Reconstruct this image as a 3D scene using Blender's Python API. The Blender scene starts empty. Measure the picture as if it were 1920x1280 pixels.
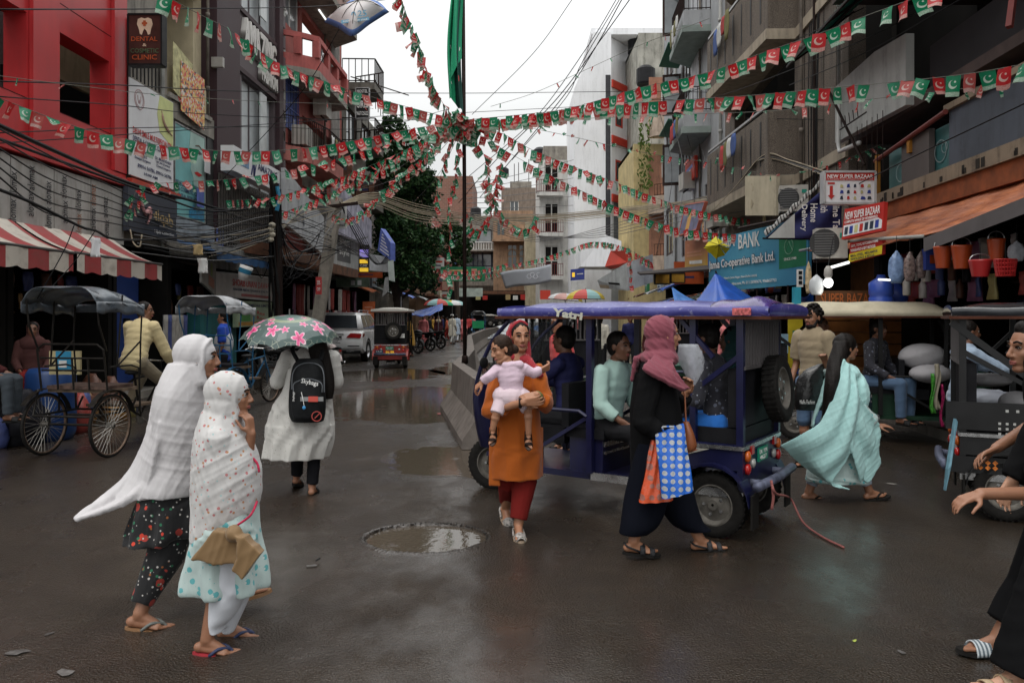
import bpy,math,random
import numpy as np
from mathutils import Vector,Matrix,Quaternion
random.seed(7);np.random.seed(7)
SC=bpy.context.scene
COL=SC.collection
R=math.radians
V=Vector
FOC,CH,HY=1500.0,1.6,592.0
cam=bpy.data.objects.new('camera',bpy.data.cameras.new('camera'))
COL.objects.link(cam)
cam.location=(0,0,CH);cam.rotation_euler=(R(90),0,0)
cam.data.lens=36*FOC/1920;cam.data.sensor_width=36
cam.data.shift_y=-(640-HY)/1920
cam.data.clip_start=0.05;cam.data.clip_end=1500
SC.camera=cam
wd=bpy.data.worlds.new('World');SC.world=wd;wd.use_nodes=True
nt=wd.node_tree;nt.nodes.clear()
out=nt.nodes.new('ShaderNodeOutputWorld');bg=nt.nodes.new('ShaderNodeBackground')
sky=nt.nodes.new('ShaderNodeTexSky');sky.sky_type='NISHITA';sky.sun_disc=False
sky.sun_elevation=R(62);sky.sun_rotation=R(200);sky.air_density=1.5;sky.dust_density=4
tc=nt.nodes.new('ShaderNodeTexCoord');nz=nt.nodes.new('ShaderNodeTexNoise')
nz.inputs['Scale'].default_value=2.2;nz.inputs['Detail'].default_value=5
mp=nt.nodes.new('ShaderNodeMapping');mp.inputs['Scale'].default_value=(1,1,2.5)
nt.links.new(tc.outputs['Generated'],mp.inputs[0]);nt.links.new(mp.outputs[0],nz.inputs['Vector'])
rp=nt.nodes.new('ShaderNodeValToRGB')
rp.color_ramp.elements[0].position=.3;rp.color_ramp.elements[0].color=(9.5,9.6,9.6,1)
rp.color_ramp.elements[1].position=.7;rp.color_ramp.elements[1].color=(11.3,11.4,11.3,1)
nt.links.new(nz.outputs['Fac'],rp.inputs[0])
mx=nt.nodes.new('ShaderNodeMix');mx.data_type='RGBA';mx.inputs[0].default_value=.93
nt.links.new(sky.outputs[0],mx.inputs[6]);nt.links.new(rp.outputs[0],mx.inputs[7])
sx=nt.nodes.new('ShaderNodeSeparateXYZ');nt.links.new(tc.outputs['Generated'],sx.inputs[0])
mr=nt.nodes.new('ShaderNodeMapRange');nt.links.new(sx.outputs[2],mr.inputs[0]);mr.inputs[1].default_value=.2;mr.inputs[3].default_value=.90;mr.inputs[4].default_value=2.5
vm=nt.nodes.new('ShaderNodeVectorMath');vm.operation='SCALE';nt.links.new(mx.outputs[2],vm.inputs[0]);nt.links.new(mr.outputs[0],vm.inputs['Scale'])
nt.links.new(vm.outputs[0],bg.inputs[0]);bg.inputs[1].default_value=0.088
nt.links.new(bg.outputs[0],out.inputs[0])
sl=bpy.data.lights.new('sun','SUN');sl.energy=0.75;sl.angle=R(25);sl.color=(1,.97,.93)
so=bpy.data.objects.new('sun',sl);COL.objects.link(so)
so.rotation_euler=(R(28),0,R(-20))
SC.view_settings.view_transform='Standard';SC.view_settings.look='None'
SC.view_settings.exposure=0.08;SC.view_settings.gamma=1.0;SC.view_settings.use_curve_mapping=False
def W(px,py,Y):
 return V(((px-960)/FOC*Y,Y,CH-(py-HY)/FOC*Y))
def gY(py):return FOC*CH/(py-HY)
def G(px,py):return W(px,py,gY(py))
MWD={}
def tag(o,label=None,cat=None,group=None,kind=None):
 if label:o['label']=label
 if cat:o['category']=cat
 if group:o['group']=group
 if kind:o['kind']=kind
 return o
def thing(name,label,cat,loc=(0,0,0),rotz=0,group=None):
 o=bpy.data.objects.new(name,None);COL.objects.link(o)
 o.empty_display_size=.1
 o.location=loc;o.rotation_euler=(0,0,rotz)
 MWD[o.name]=Matrix.Translation(V(loc))@Matrix.Rotation(rotz,4,'Z')
 return tag(o,label,cat,group)
def mwi(p):return MWD.get(p.name,Matrix.Identity(4))if p else Matrix.Identity(4)
def copy_tree(o,parent=None):
 c=o.copy();COL.objects.link(c)
 if parent is not None:c.parent=parent
 if c.name!=o.name and o.name in MWD:MWD[c.name]=MWD[o.name].copy()
 for ch in list(o.children):copy_tree(ch,c)
 return c
def place(o,loc,rotz=0,label=None,group=None,scale=None):
 o.location=loc;o.rotation_euler=(0,0,rotz)
 if scale:o.scale=(scale,)*3 if not hasattr(scale,'__len__')else scale
 if label:o['label']=label
 if group:o['group']=group
 return o
def mesh_obj(name,me,parent=None,M=None):
 o=bpy.data.objects.new(name,me);COL.objects.link(o)
 if parent is not None:o.parent=parent
 B=mwi(parent).inverted()
 o.matrix_local=B@(M if M is not None else Matrix.Identity(4))
 MWD[o.name]=M.copy()if M is not None else Matrix.Identity(4)
 return o
def basis(z,hint=V((0,0,1))):
 z=V(z).normalized();h=V(hint)
 if abs(z.dot(h.normalized()))>.98:h=V((1,0,0))if abs(z.x)<.9 else V((0,1,0))
 x=h.cross(z).normalized();y=z.cross(x)
 return x,y,z
def catmull(pts,m):
 P=np.array([list(p)for p in pts],float)
 if len(P)<3:
  t=np.linspace(0,1,m+1)[:,None];return P[0]*(1-t)+P[-1]*t
 Q=np.vstack([2*P[0]-P[1],P,2*P[-1]-P[-2]]);n=len(P)-1
 o=[]
 for s in np.linspace(0,n,m+1):
  i=min(int(s),n-1);t=s-i
  a,b,c,d=Q[i],Q[i+1],Q[i+2],Q[i+3]
  o.append(.5*((2*b)+(-a+c)*t+(2*a-5*b+4*c-d)*t*t+(-a+3*b-3*c+d)*t**3))
 return np.array(o)
class MB:
 def __init__(s,T=None):s.v=[];s.f=[];s.m=[];s.uv={};s.T=T;s.cm=0
 def add(s,vs,fs,uvs=None):
  b=len(s.v)
  for p in vs:s.v.append(s.T(*p)if s.T else V(p))
  for k,f in enumerate(fs):
   if uvs:s.uv[len(s.f)]=uvs[k]
   s.f.append([b+i for i in f]);s.m.append(s.cm)
  return s
 def mat(s,i):s.cm=i;return s
 def box(s,x0,x1,y0,y1,z0,z1,M=None):
  vs=[V((x,y,z))for z in(z0,z1)for y in(y0,y1)for x in(x0,x1)]
  if M:vs=[M@v for v in vs]
  return s.add(vs,[(0,2,3,1),(4,5,7,6),(0,1,5,4),(2,6,7,3),(0,4,6,2),(1,3,7,5)])
 def bbox(s,c,sz,M=None):
  c=V(c);a=[x/2 for x in sz]
  return s.box(c.x-a[0],c.x+a[0],c.y-a[1],c.y+a[1],c.z-a[2],c.z+a[2],M)
 def beam(s,p0,p1,w,h,up=(0,0,1)):
  p0,p1=V(p0),V(p1);d=p1-p0;L=d.length
  x,y,z=basis(d,up)
  vs=[p0+z*(L*c)+x*(w/2*a)+y*(h/2*b)for c in(0,1)for b in(-1,1)for a in(-1,1)]
  return s.add(vs,[(0,2,3,1),(4,5,7,6),(0,1,5,4),(2,6,7,3),(0,4,6,2),(1,3,7,5)])
 def tube(s,pts,r,n=6,cap=True,m=None):
  P=catmull(pts,m)if m else[list(p)for p in pts]
  P=[V(p)for p in P];k=len(P);vs=[];x=None
  for i,p in enumerate(P):
   t=(P[min(i+1,k-1)]-P[max(i-1,0)])
   if t.length<1e-9:t=V((0,0,1))
   t.normalize()
   if x is None:x,y,_=basis(t)
   else:
    x=x-t*x.dot(t)
    if x.length<1e-6:x,y,_=basis(t)
    x.normalize();y=t.cross(x)
   rr=r[min(int(i*(len(r)-1)/(k-1)+.5),len(r)-1)]if hasattr(r,'__len__')else r
   for j in range(n):
    a=2*math.pi*j/n
    vs.append(p+x*(rr*math.cos(a))+y*(rr*math.sin(a)))
  fs=[(i*n+j,i*n+(j+1)%n,(i+1)*n+(j+1)%n,(i+1)*n+j)for i in range(k-1)for j in range(n)]
  if cap:fs+=[tuple(range(n-1,-1,-1)),tuple((k-1)*n+j for j in range(n))]
  return s.add(vs,fs)
 def lathe(s,prof,n=16,M=None,cap=True):
  vs=[];M=M or Matrix.Identity(4)
  for r,z in prof:
   for j in range(n):
    a=2*math.pi*j/n;vs.append(M@V((r*math.cos(a),r*math.sin(a),z)))
  k=len(prof)
  fs=[(i*n+j,i*n+(j+1)%n,(i+1)*n+(j+1)%n,(i+1)*n+j)for i in range(k-1)for j in range(n)]
  if cap:fs+=[tuple(range(n-1,-1,-1)),tuple((k-1)*n+j for j in range(n))]
  return s.add(vs,fs)
 def ell(s,c,r,B=None,n=14,k=9):
  c=V(c);r=(r,)*3 if not hasattr(r,'__len__')else r
  B=B or(V((1,0,0)),V((0,1,0)),V((0,0,1)))
  vs=[]
  for i in range(1,k):
   t=math.pi*i/k
   for j in range(n):
    a=2*math.pi*j/n
    vs.append(c+B[0]*(r[0]*math.sin(t)*math.cos(a))+B[1]*(r[1]*math.sin(t)*math.sin(a))+B[2]*(-r[2]*math.cos(t)))
  vs+=[c-B[2]*r[2],c+B[2]*r[2]]
  fs=[(i*n+j,i*n+(j+1)%n,(i+1)*n+(j+1)%n,(i+1)*n+j)for i in range(k-2)for j in range(n)]
  b,t=len(vs)-2,len(vs)-1
  fs+=[(b,(j+1)%n,j)for j in range(n)]+[(t,(k-2)*n+j,(k-2)*n+(j+1)%n)for j in range(n)]
  return s.add(vs,fs)
 def cap(s,p0,p1,r0,r1,n=12):
  p0,p1=V(p0),V(p1);d=p1-p0;L=d.length
  if L<1e-6:return s.ell(p0,r0)
  x,y,z=basis(d);pr=[]
  for a in(-80,-50,-20):pr.append((r0*math.cos(R(a)),r0*math.sin(R(a))))
  for a in(10,50,80):pr.append((r1*math.cos(R(a)),L+r1*math.sin(R(a))))
  M=Matrix(((x.x,y.x,z.x,p0.x),(x.y,y.y,z.y,p0.y),(x.z,y.z,z.z,p0.z),(0,0,0,1)))
  return s.lathe(pr,n,M)
 def cone(s,p0,p1,r0,r1,n=14):
  p0,p1=V(p0),V(p1);d=p1-p0;x,y,z=basis(d)
  M=Matrix(((x.x,y.x,z.x,p0.x),(x.y,y.y,z.y,p0.y),(x.z,y.z,z.z,p0.z),(0,0,0,1)))
  return s.lathe([(r0,0),(r1,d.length)],n,M)
 def prism(s,poly,axis):
  axis=V(axis);k=len(poly);vs=[V(p)for p in poly]+[V(p)+axis for p in poly]
  fs=[tuple(range(k-1,-1,-1)),tuple(range(k,2*k))]+[(i,(i+1)%k,k+(i+1)%k,k+i)for i in range(k)]
  return s.add(vs,fs)
 def sheet(s,fn,nu,nv,th=0):
  P=[[V(fn(i/nu,j/nv))for i in range(nu+1)]for j in range(nv+1)]
  vs=[p for row in P for p in row];w=nu+1;fs=[];uv=[]
  for j in range(nv):
   for i in range(nu):
    fs.append((j*w+i,j*w+i+1,(j+1)*w+i+1,(j+1)*w+i))
    uv.append([(i/nu,j/nv),((i+1)/nu,j/nv),((i+1)/nu,(j+1)/nv),(i/nu,(j+1)/nv)])
  if th:
   n0=len(vs);nr=[]
   for j in range(nv+1):
    for i in range(w):
     a=P[j][min(i+1,nu)]-P[j][max(i-1,0)];b=P[min(j+1,nv)][i]-P[max(j-1,0)][i]
     q=a.cross(b);nr.append(q.normalized()if q.length>1e-9 else V((0,0,1)))
   vs=[v+q*th/2 for v,q in zip(vs,nr)]+[v-q*th/2 for v,q in zip(vs,nr)]
   m0=len(fs)
   for k in range(m0):
    fs.append(tuple(n0+q for q in reversed(fs[k])));uv.append(list(reversed(uv[k])))
   ed=[j*w for j in range(nv+1)]
   def strip(idx,flip):
    for a,b in zip(idx[:-1],idx[1:]):
     q=(a,b,b+n0,a+n0);fs.append(q if flip else tuple(reversed(q)));uv.append([(.5,.5)]*4)
   strip(list(range(w)),False);strip([nv*w+i for i in range(w)],True)
   strip(ed,True);strip([j*w+nu for j in range(nv+1)],False)
  return s.add(vs,fs,uv)
 def loft(s,rings,m=24,n=28,cap=True):
  A=[]
  for g in rings:
   g=list(g)+[0]*(7-len(g));A.append([g[0][0],g[0][1],g[0][2]]+list(g[1:]))
  A=catmull(A,m);vs=[]
  for q in A:
   c=V(q[:3]);ca,sa=math.cos(q[5]),math.sin(q[5])
   for j in range(n):
    t=2*math.pi*j/n;k=1+q[6]*math.sin(q[7]*t+q[8])
    x,y=q[3]*k*math.cos(t),q[4]*k*math.sin(t)
    vs.append(c+V((x*ca-y*sa,x*sa+y*ca,0)))
  k=len(A)
  fs=[(i*n+j,i*n+(j+1)%n,(i+1)*n+(j+1)%n,(i+1)*n+j)for i in range(k-1)for j in range(n)]
  if cap:fs+=[tuple(range(n-1,-1,-1)),tuple((k-1)*n+j for j in range(n))]
  return s.add(vs,fs)
 def mesh(s,name,mats,smooth=False,inv=None):
  me=bpy.data.meshes.new(name)
  vs=[inv@v for v in s.v]if inv is not None else s.v
  me.from_pydata([tuple(v)for v in vs],[],s.f)
  mats=mats if isinstance(mats,(list,tuple))else[mats]
  for m in mats:me.materials.append(m)
  if len(mats)>1:me.polygons.foreach_set('material_index',s.m)
  if s.uv:
   ul=me.uv_layers.new(name='UVMap').data
   for fi,us in s.uv.items():
    li=me.polygons[fi].loop_start
    for k,c in enumerate(us):ul[li+k].uv=c
  if smooth:me.polygons.foreach_set('use_smooth',[True]*len(me.polygons))
  if smooth is True or smooth==1:pass
  elif smooth:me.set_sharp_from_angle(angle=R(smooth))
  return me
 def build(s,name,mats,parent=None,smooth=False,kind=None,label=None,cat=None,group=None):
  me=s.mesh(name,mats,smooth,mwi(parent).inverted()if parent is not None else None)
  o=bpy.data.objects.new(name,me);COL.objects.link(o)
  if parent is not None:o.parent=parent;MWD[o.name]=mwi(parent)
  return tag(o,label,cat,group,kind)
_ts=bpy.data.scenes.new('tmp')
def fuse(mb,name,mats,parent=None,voxel=.008,smooth=3,folds=None,kind=None):
 me=mb.mesh(name,mats)
 o=bpy.data.objects.new('tmpo',me);_ts.collection.objects.link(o)
 md=o.modifiers.new('r','REMESH');md.mode='VOXEL';md.voxel_size=voxel;md.use_smooth_shade=True
 if smooth:
  ms=o.modifiers.new('s','SMOOTH');ms.factor=.5;ms.iterations=smooth
 with bpy.context.temp_override(scene=_ts,view_layer=_ts.view_layers[0]):dg=bpy.context.evaluated_depsgraph_get()
 nm=bpy.data.meshes.new_from_object(o.evaluated_get(dg));nm.name=name
 bpy.data.objects.remove(o);bpy.data.meshes.remove(me)
 n=len(nm.vertices);P=np.empty(n*3);nm.vertices.foreach_get('co',P);P=P.reshape(-1,3)
 if folds:
  N=np.empty(n*3);nm.vertices.foreach_get('normal',N);N=N.reshape(-1,3)
  d=np.zeros(n)
  for f in folds:d+=foldf(P,*f)
  P=P+N*d[:,None]
 Mi=np.array(mwi(parent).inverted())if parent is not None else np.eye(4)
 P=P@Mi[:3,:3].T+Mi[:3,3]
 nm.vertices.foreach_set('co',P.ravel());nm.update()
 if len(nm.materials)==0:
  for m in(mats if isinstance(mats,(list,tuple))else[mats]):nm.materials.append(m)
 ob=bpy.data.objects.new(name,nm);COL.objects.link(ob)
 if parent is not None:ob.parent=parent;MWD[ob.name]=mwi(parent)
 return tag(ob,kind=kind)
def foldf(P,along,freq,amp,seed=0,centre=None,rad=None,warp=1.0):
 """cloth folds running along a direction: ridges across it, bent by slow waves"""
 rs=np.random.RandomState(seed);a=np.array(along,float);a/=np.linalg.norm(a)
 h=np.array([0,1,0.])if abs(a[1])<.8 else np.array([1,0,0.])
 b=np.cross(a,h);b/=np.linalg.norm(b);c=np.cross(a,b)
 u,v,w=P@a,P@b,P@c
 s1,s2,s3=rs.uniform(0,6,3);ph=freq*v+warp*(1.5*np.sin(2.1*u+s1)+1.1*np.sin(4.3*w+1.7*u+s2)+.5*np.sin(9*w+s3))
 rg=lambda p:1.7*(1-np.abs(np.sin(p*.5)))**1.5-.55
 q=rg(ph)*.65+rg(1.618*ph+1.3*np.sin(3*u+s3))*.35
 q=q*(.7+.3*np.sin(1.9*u+.8*v+s2))
 if centre is not None:
  r2=((P-np.array(list(centre)))**2).sum(1)/rad**2;q=q*np.exp(-r2)
 return amp*q
_mc={}
class NT:
 def __init__(s,name):
  s.m=bpy.data.materials.new(name);s.m.use_nodes=True;s.t=s.m.node_tree
  s.b=s.t.nodes['Principled BSDF'];s.o=s.t.nodes['Material Output']
 def n(s,typ,**k):
  x=s.t.nodes.new('ShaderNode'+typ)
  for a,b in k.items():
   if a.startswith('i_'):
    key=a[2:];key=int(key)if key.isdigit()else key.replace('_',' ')
    if isinstance(b,bpy.types.NodeSocket):s.t.links.new(b,x.inputs[key])
    else:x.inputs[key].default_value=b
   else:setattr(x,a,b)
  return x
 def lk(s,a,b):s.t.links.new(a,b)
 def math(s,op,a,b=0.,c=0.):return s.n('Math',operation=op,i_0=a,i_1=b,i_2=c).outputs[0]
 def pos(s,sc=(1,1,1),loc=(0,0,0),obj=False,uv=False):
  src=s.n('TexCoord').outputs['UV' if uv else 'Object']if(obj or uv)else s.n('NewGeometry').outputs['Position']
  return s.n('Mapping',i_0=src,i_Scale=sc,i_Location=loc).outputs[0]
 def noise(s,v,scale,detail=4,rough=.55,dist=0):return s.n('TexNoise',i_Vector=v,i_Scale=scale,i_Detail=detail,i_Roughness=rough,i_Distortion=dist).outputs['Fac']
 def ramp(s,f,a,b):return s.n('MapRange',i_0=f,i_1=a,i_2=b).outputs[0]
 def mix(s,f,a,b):
  x=s.n('Mix',data_type='RGBA')
  for i,q in((0,f),(6,a),(7,b)):
   if isinstance(q,bpy.types.NodeSocket):s.lk(q,x.inputs[i])
   else:x.inputs[i].default_value=(*q,1)if hasattr(q,'__len__')and len(q)==3 else q
  return x.outputs[2]
 def base(s,c):
  if isinstance(c,bpy.types.NodeSocket):s.lk(c,s.b.inputs['Base Color'])
  else:s.b.inputs['Base Color'].default_value=(*c,1)
 def bump(s,h,st=.3,d=.01):s.lk(s.n('Bump',i_Height=h,i_Strength=st,i_Distance=d).outputs[0],s.b.inputs['Normal'])
 def set(s,**k):
  for a,b in k.items():
   i=s.b.inputs[a.replace('_',' ')]
   if isinstance(b,bpy.types.NodeSocket):s.lk(b,i)
   else:i.default_value=b
def mul(c,k):return tuple(min(1,x*k)for x in c)
def M(name,col,rough=.6,metal=0.,var=.18,vs=3.,bump=.0,bs=60.,streak=0.,scol=(.03,.028,.025),spec=None,coat=0.,emit=0.,trans=0.,alpha=1.,sheen=0.,obj=False):
 if name in _mc:return _mc[name]
 s=NT(name);v=s.pos(obj=obj)
 n1=s.noise(v,vs,5)
 c=s.mix(s.ramp(n1,.3,.7),mul(col,1-var),mul(col,1+var))if var else None
 if streak:
  v2=s.pos((1.6,1.6,.22),obj=obj);n2=s.noise(v2,3.0,6,.65)
  f=s.math('MULTIPLY',s.ramp(n2,.48,.68),streak)
  n3=s.noise(v,11,5,.7);f=s.math('MULTIPLY',f,s.ramp(n3,.25,.6))
  c=s.mix(f,c,scol)
 s.base(c if c is not None else col)
 s.set(Roughness=s.math('ADD',s.math('MULTIPLY',n1,.25),rough-.12),Metallic=metal)
 s.b.inputs['Specular IOR Level'].default_value=spec if spec is not None else(.12 if sum(col)<.12 and not coat else(.25 if rough>.45 else.45))
 if coat:s.set(Coat_Weight=coat,Coat_Roughness=.12)
 if sheen:s.set(Sheen_Weight=sheen)
 if bump:s.bump(s.noise(v,bs,4),bump,.01)
 if emit:s.lk(s.b.inputs['Base Color'].links[0].from_socket,s.b.inputs['Emission Color'])if s.b.inputs['Base Color'].links else None;s.set(Emission_Strength=emit)
 if trans:s.set(Transmission_Weight=trans)
 if alpha<1:s.set(Alpha=alpha)
 _mc[name]=s.m;return s.m
def cloth(name,col,rough=.9,wv=.25,var=.1,thin=0.0):
 if name in _mc:return _mc[name]
 s=NT(name);v=s.pos();n=s.noise(v,6,4)
 s.base(s.mix(n,mul(col,1-var),mul(col,1+var)))
 s.set(Roughness=rough,Sheen_Weight=.12 if sum(col)>.3 else 0.);s.b.inputs['Specular IOR Level'].default_value=.2 if sum(col)>.1 else.08
 s.bump(s.math('ADD',s.noise(s.pos((1,1,.16)),38,5,.6),s.math('MULTIPLY',s.noise(v,400,2),.25)),wv*.7,.008)
 if thin:s.set(Subsurface_Weight=thin);s.b.inputs['Subsurface Radius'].default_value=(.05,.05,.05)
 _mc[name]=s.m;return s.m
_tc={}
def text_mesh(s,mat,bold=0):
 k=(s,mat.name,bold)
 if k in _tc:return _tc[k]
 cu=bpy.data.curves.new('t','FONT');cu.body=s;cu.size=1;cu.resolution_u=2;cu.extrude=.004
 cu.offset=bold
 ob=bpy.data.objects.new('t',cu)
 me=bpy.data.meshes.new_from_object(ob);bpy.data.objects.remove(ob)
 me.name='lettering';me.materials.clear();me.materials.append(mat)
 n=len(me.vertices);P=np.empty(n*3);me.vertices.foreach_get('co',P);P=P.reshape(-1,3)
 mn,mx_=P.min(0),P.max(0);sz=np.maximum(mx_-mn,1e-6)
 P[:,:2]=(P[:,:2]-mn[:2])/sz[:2]
 me.vertices.foreach_set('co',P.ravel());me.update();_tc[k]=me;return me
def text(s,mat,parent,o,ux,uy,w,h,off=.006,bold=.012,shear=0,name='lettering',depth=None):
 """fit lettering into w x h starting at corner o; ux right, uy up"""
 me=text_mesh(s,mat,bold)
 ux=V(ux).normalized();uy=V(uy).normalized();n=ux.cross(uy).normalized()
 o=V(o)+n*off;X=ux*w;Y=(uy+ux*shear)*h;Z=n*(depth/.004 if depth else.25)
 Mx=Matrix(((X.x,Y.x,Z.x,o.x),(X.y,Y.y,Z.y,o.y),(X.z,Y.z,Z.z,o.z),(0,0,0,1)))
 return mesh_obj(name,me,parent,Mx)
def board(name,label,cat,P,mats,th=.05,group=None,lines=(),parent=None,frame=None,fw=.03,part='panel'):
 """flat sign: P = (bottom-left, bottom-right, top-right, top-left) as seen from its front"""
 P=[V(p)for p in P];ux=(P[1]-P[0]);uy=(P[3]-P[0]);n=ux.cross(uy).normalized()
 t=parent if parent is not None else thing(name,label,cat,(P[0]+P[1])/2,0,group)
 MB().prism(P,-n*th).build(part,mats,t)
 if frame:
  m=MB()
  for a,b in((0,1),(1,2),(2,3),(3,0)):m.beam(P[a]-n*th/2,P[b]-n*th/2,fw,th+.03,n)
  m.build('frame',frame,t)
 for ln in lines:
  s,mt,x,y,w,h=ln[:6];kw=ln[6]if len(ln)>6 else{}
  o=P[0]+ux*x+uy*y+(P[2]-P[1]-uy)*(x*y)
  if s.startswith('#'):
   q=[P[0]+ux*a+uy*b+n*kw.get('off',.003)for a,b in((x,y),(x+w,y),(x+w,y+h),(x,y+h))]
   MB().prism(q,n*.003).build(s[1:],mt,t)
  elif kw.get('rot'):
   text(s,mt,t,P[0]+ux*(x)+uy*(y+h),-uy,ux,uy.length*h,ux.length*w,off=.01)
  else:
   text(s,mt,t,o,ux,uy,ux.length*w,uy.length*h,**dict(dict(off=.01),**kw))
 return t
HOLE=(-.62,5.78,.44,.38)
def hnoise(x,y,s):
 return(np.sin(x*1.7*s+1.3*np.sin(y*1.1*s+.5))+np.sin(y*2.3*s+1.1*np.sin(x*1.9*s+2.))+np.sin((x+y)*3.1*s+4)*.5)/2.5
PUD=[(-1.75,15.2,2.0,3.6,.020),(-.55,9.0,.95,1.15,.016),(-3.4,22,1.6,2.5,.018),(-1.2,25,1.4,3.5,.014)]
def ground_z(x,y):
 z=.006*hnoise(x,y,.8)+.0025*hnoise(x+3,y+1,4.3)+.0012*hnoise(x,y,13.)
 for cx,cy,rx,ry,d in PUD:
  q=((x-cx)/rx)**2+((y-cy)/ry)**2+.35*hnoise(x,y,2.6)+.15*hnoise(x+5,y,7.)
  z=z-d*np.clip(1-q,0,1)**.6
 hx,hy,ra,rb=HOLE
 q=np.sqrt(((x-hx)/ra)**2+((y-hy)/rb)**2)+.035*hnoise(x*3,y*3,3.)+.02*hnoise(x*3,y*3,9.)
 rim=np.exp(-((q-1.04)/.07)**2)*.009
 return z*np.clip(q-.9,0,1)+rim*(1+.8*np.sin(x*140)*np.sin(y*120))-.05*np.clip((1-q)/.07,0,1)
xs=np.unique(np.concatenate([np.linspace(-400,-12,12),np.linspace(-12,-3,45),np.linspace(-3,-1.2,50),np.linspace(-1.2,-.05,96),np.linspace(-.05,3.5,80),np.linspace(3.5,9,30),np.linspace(9,400,12)]).round(4))
ys=np.unique(np.concatenate([np.linspace(-40,2,12),np.linspace(2,5.2,64),np.linspace(5.2,6.4,90),np.linspace(6.4,12,110),np.linspace(12,30,120),np.linspace(30,130,30),np.linspace(130,900,8)]).round(4))
XX,YY=np.meshgrid(xs,ys);ZZ=ground_z(XX,YY)
ZZ[(YY>60)|(YY<0)|(np.abs(XX)>20)]=0
nx,ny=len(xs),len(ys)
me=bpy.data.meshes.new('ground')
idx=np.arange(nx*ny).reshape(ny,nx)
q=np.stack([idx[:-1,:-1],idx[:-1,1:],idx[1:,1:],idx[1:,:-1]],-1).reshape(-1,4)
me.from_pydata(np.stack([XX,YY,ZZ],-1).reshape(-1,3).tolist(),[],q.tolist())
me.polygons.foreach_set('use_smooth',[True]*len(me.polygons))
s=NT('wet asphalt');v=s.pos()
big=s.noise(v,.55,5,.6);mid=s.noise(v,4,5,.6);grit=s.noise(v,150,2,.7);gr2=s.n('TexVoronoi',i_Vector=v,i_Scale=78.).outputs['Distance']
c=s.mix(s.ramp(big,.35,.65),(.022,.0142,.0080),(.036,.0250,.0160))
c=s.mix(s.math('MULTIPLY',s.ramp(mid,.45,.75),.6),c,(.015,.0095,.006))
sp=s.noise(v,150,2);c=s.mix(s.math('MULTIPLY',s.ramp(sp,.60,.72),.6),c,(.12,.105,.09))
s.base(c)
wet=s.ramp(s.noise(s.pos((1,.6,1)),.8,6,.65),.40,.60)
s.set(Roughness=s.math('ADD',s.math('MULTIPLY',wet,-.12),.36));s.b.inputs['Specular IOR Level'].default_value=.3;s.set(Coat_Weight=s.math('ADD',s.math('MULTIPLY',wet,.85),.05),Coat_Roughness=.24,Coat_IOR=1.75)
hgt=s.math('ADD',s.math('MULTIPLY',s.math('MULTIPLY',grit,s.ramp(mid,.25,.6)),1.0),s.math('ADD',s.math('MULTIPLY',gr2,1.5),s.math('MULTIPLY',mid,1.2)))
s.bump(hgt,s.math('ADD',s.math('MULTIPLY',wet,-.25),.9),.010)
me.materials.append(s.m)
gd=bpy.data.objects.new('ground',me);COL.objects.link(gd);tag(gd,'wet brown-grey asphalt roadway of the bazaar street',kind='structure')
s=NT('muddy water');v=s.pos()
s.base((.070,.056,.042));s.set(Roughness=.02,IOR=1.4)
rip=s.noise(v,14,3)
drops=s.n('TexVoronoi',i_Vector=v,i_Scale=3.2,feature='DISTANCE_TO_EDGE').outputs[0]
wv=s.math('SINE',s.math('MULTIPLY',s.n('TexVoronoi',i_Vector=v,i_Scale=3.5).outputs['Distance'],70.))
fd=s.ramp(s.n('TexVoronoi',i_Vector=v,i_Scale=3.5).outputs['Distance'],.28,.1)
s.bump(s.math('ADD',rip,s.math('MULTIPLY',s.math('MULTIPLY',wv,fd),.22)),.10,.012)
water=s.m
for k,(cx,cy,rx,ry,d)in enumerate(PUD):
 m=MB();lev=-.0048 if k!=0 else-.006
 pts=[(cx+rx*.98*math.cos(a),cy+ry*.98*math.sin(a),lev)for a in np.linspace(0,2*math.pi,40)[:-1]]
 m.add(pts,[tuple(range(len(pts)))]).build('puddle',water,kind='structure')
hx,hy,ra,rb=HOLE
m=MB();pts=[(hx+ra*.99*math.cos(a),hy+rb*.99*math.sin(a),-.013)for a in np.linspace(0,2*math.pi,60)[:-1]]
m.add(pts,[tuple(range(len(pts)))]).build('puddle',water,kind='structure')
crumb=M('asphalt crumb',(.03,.027,.025),.55,var=.4,vs=30)
m=MB()
for i in range(240):
 a=random.uniform(-.2,math.pi+.5)if random.random()<.8 else random.uniform(0,6.28)
 k=random.uniform(.99,1.07);r_=random.uniform(.003,.010)
 m.ell((hx+ra*k*math.cos(a),hy+rb*k*math.sin(a),.004),(r_,r_*random.uniform(.6,1.3),r_*.8),n=5,k=4)
m.build('pothole_rim_rubble',crumb,kind='stuff')
lit=[M('paper litter',(.30,.28,.25),.7),M('pale litter',(.10,.095,.09),.35,var=.6,vs=20),M('yellow green litter',(.35,.42,.08),.5),M('red wrapper',(.5,.06,.05),.4)]
LIT=[(1672,908,.10,0,'torn white paper scrap on the road right of the walking woman in mint'),(1690,1224,.07,1,'pale paper strip on the wet road at lower right'),(1603,1203,.04,2,'tiny yellow-green wrapper on the wet road'),(1580,1028,.03,0,'white scrap at the end of the dragging rope'),(585,1062,.09,1,'flattened grey scrap on the road left of the pothole'),(92,1190,.06,1,'small pale scrap near the lower left corner'),(30,1225,.13,1,'smeared plastic sheet at the left edge with a red stripe'),(120,1262,.13,1,'smeared grey plastic film at the bottom left'),(823,776,.14,3,'red and white wrapper in the puddle beside the barrier'),(838,766,.08,3,'red wrapper at the foot of the barrier'),(110,1130,.03,1,'little pale chip on the road at left'),(730,1070,.025,1,'tiny pebble below the pothole')]
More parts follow.
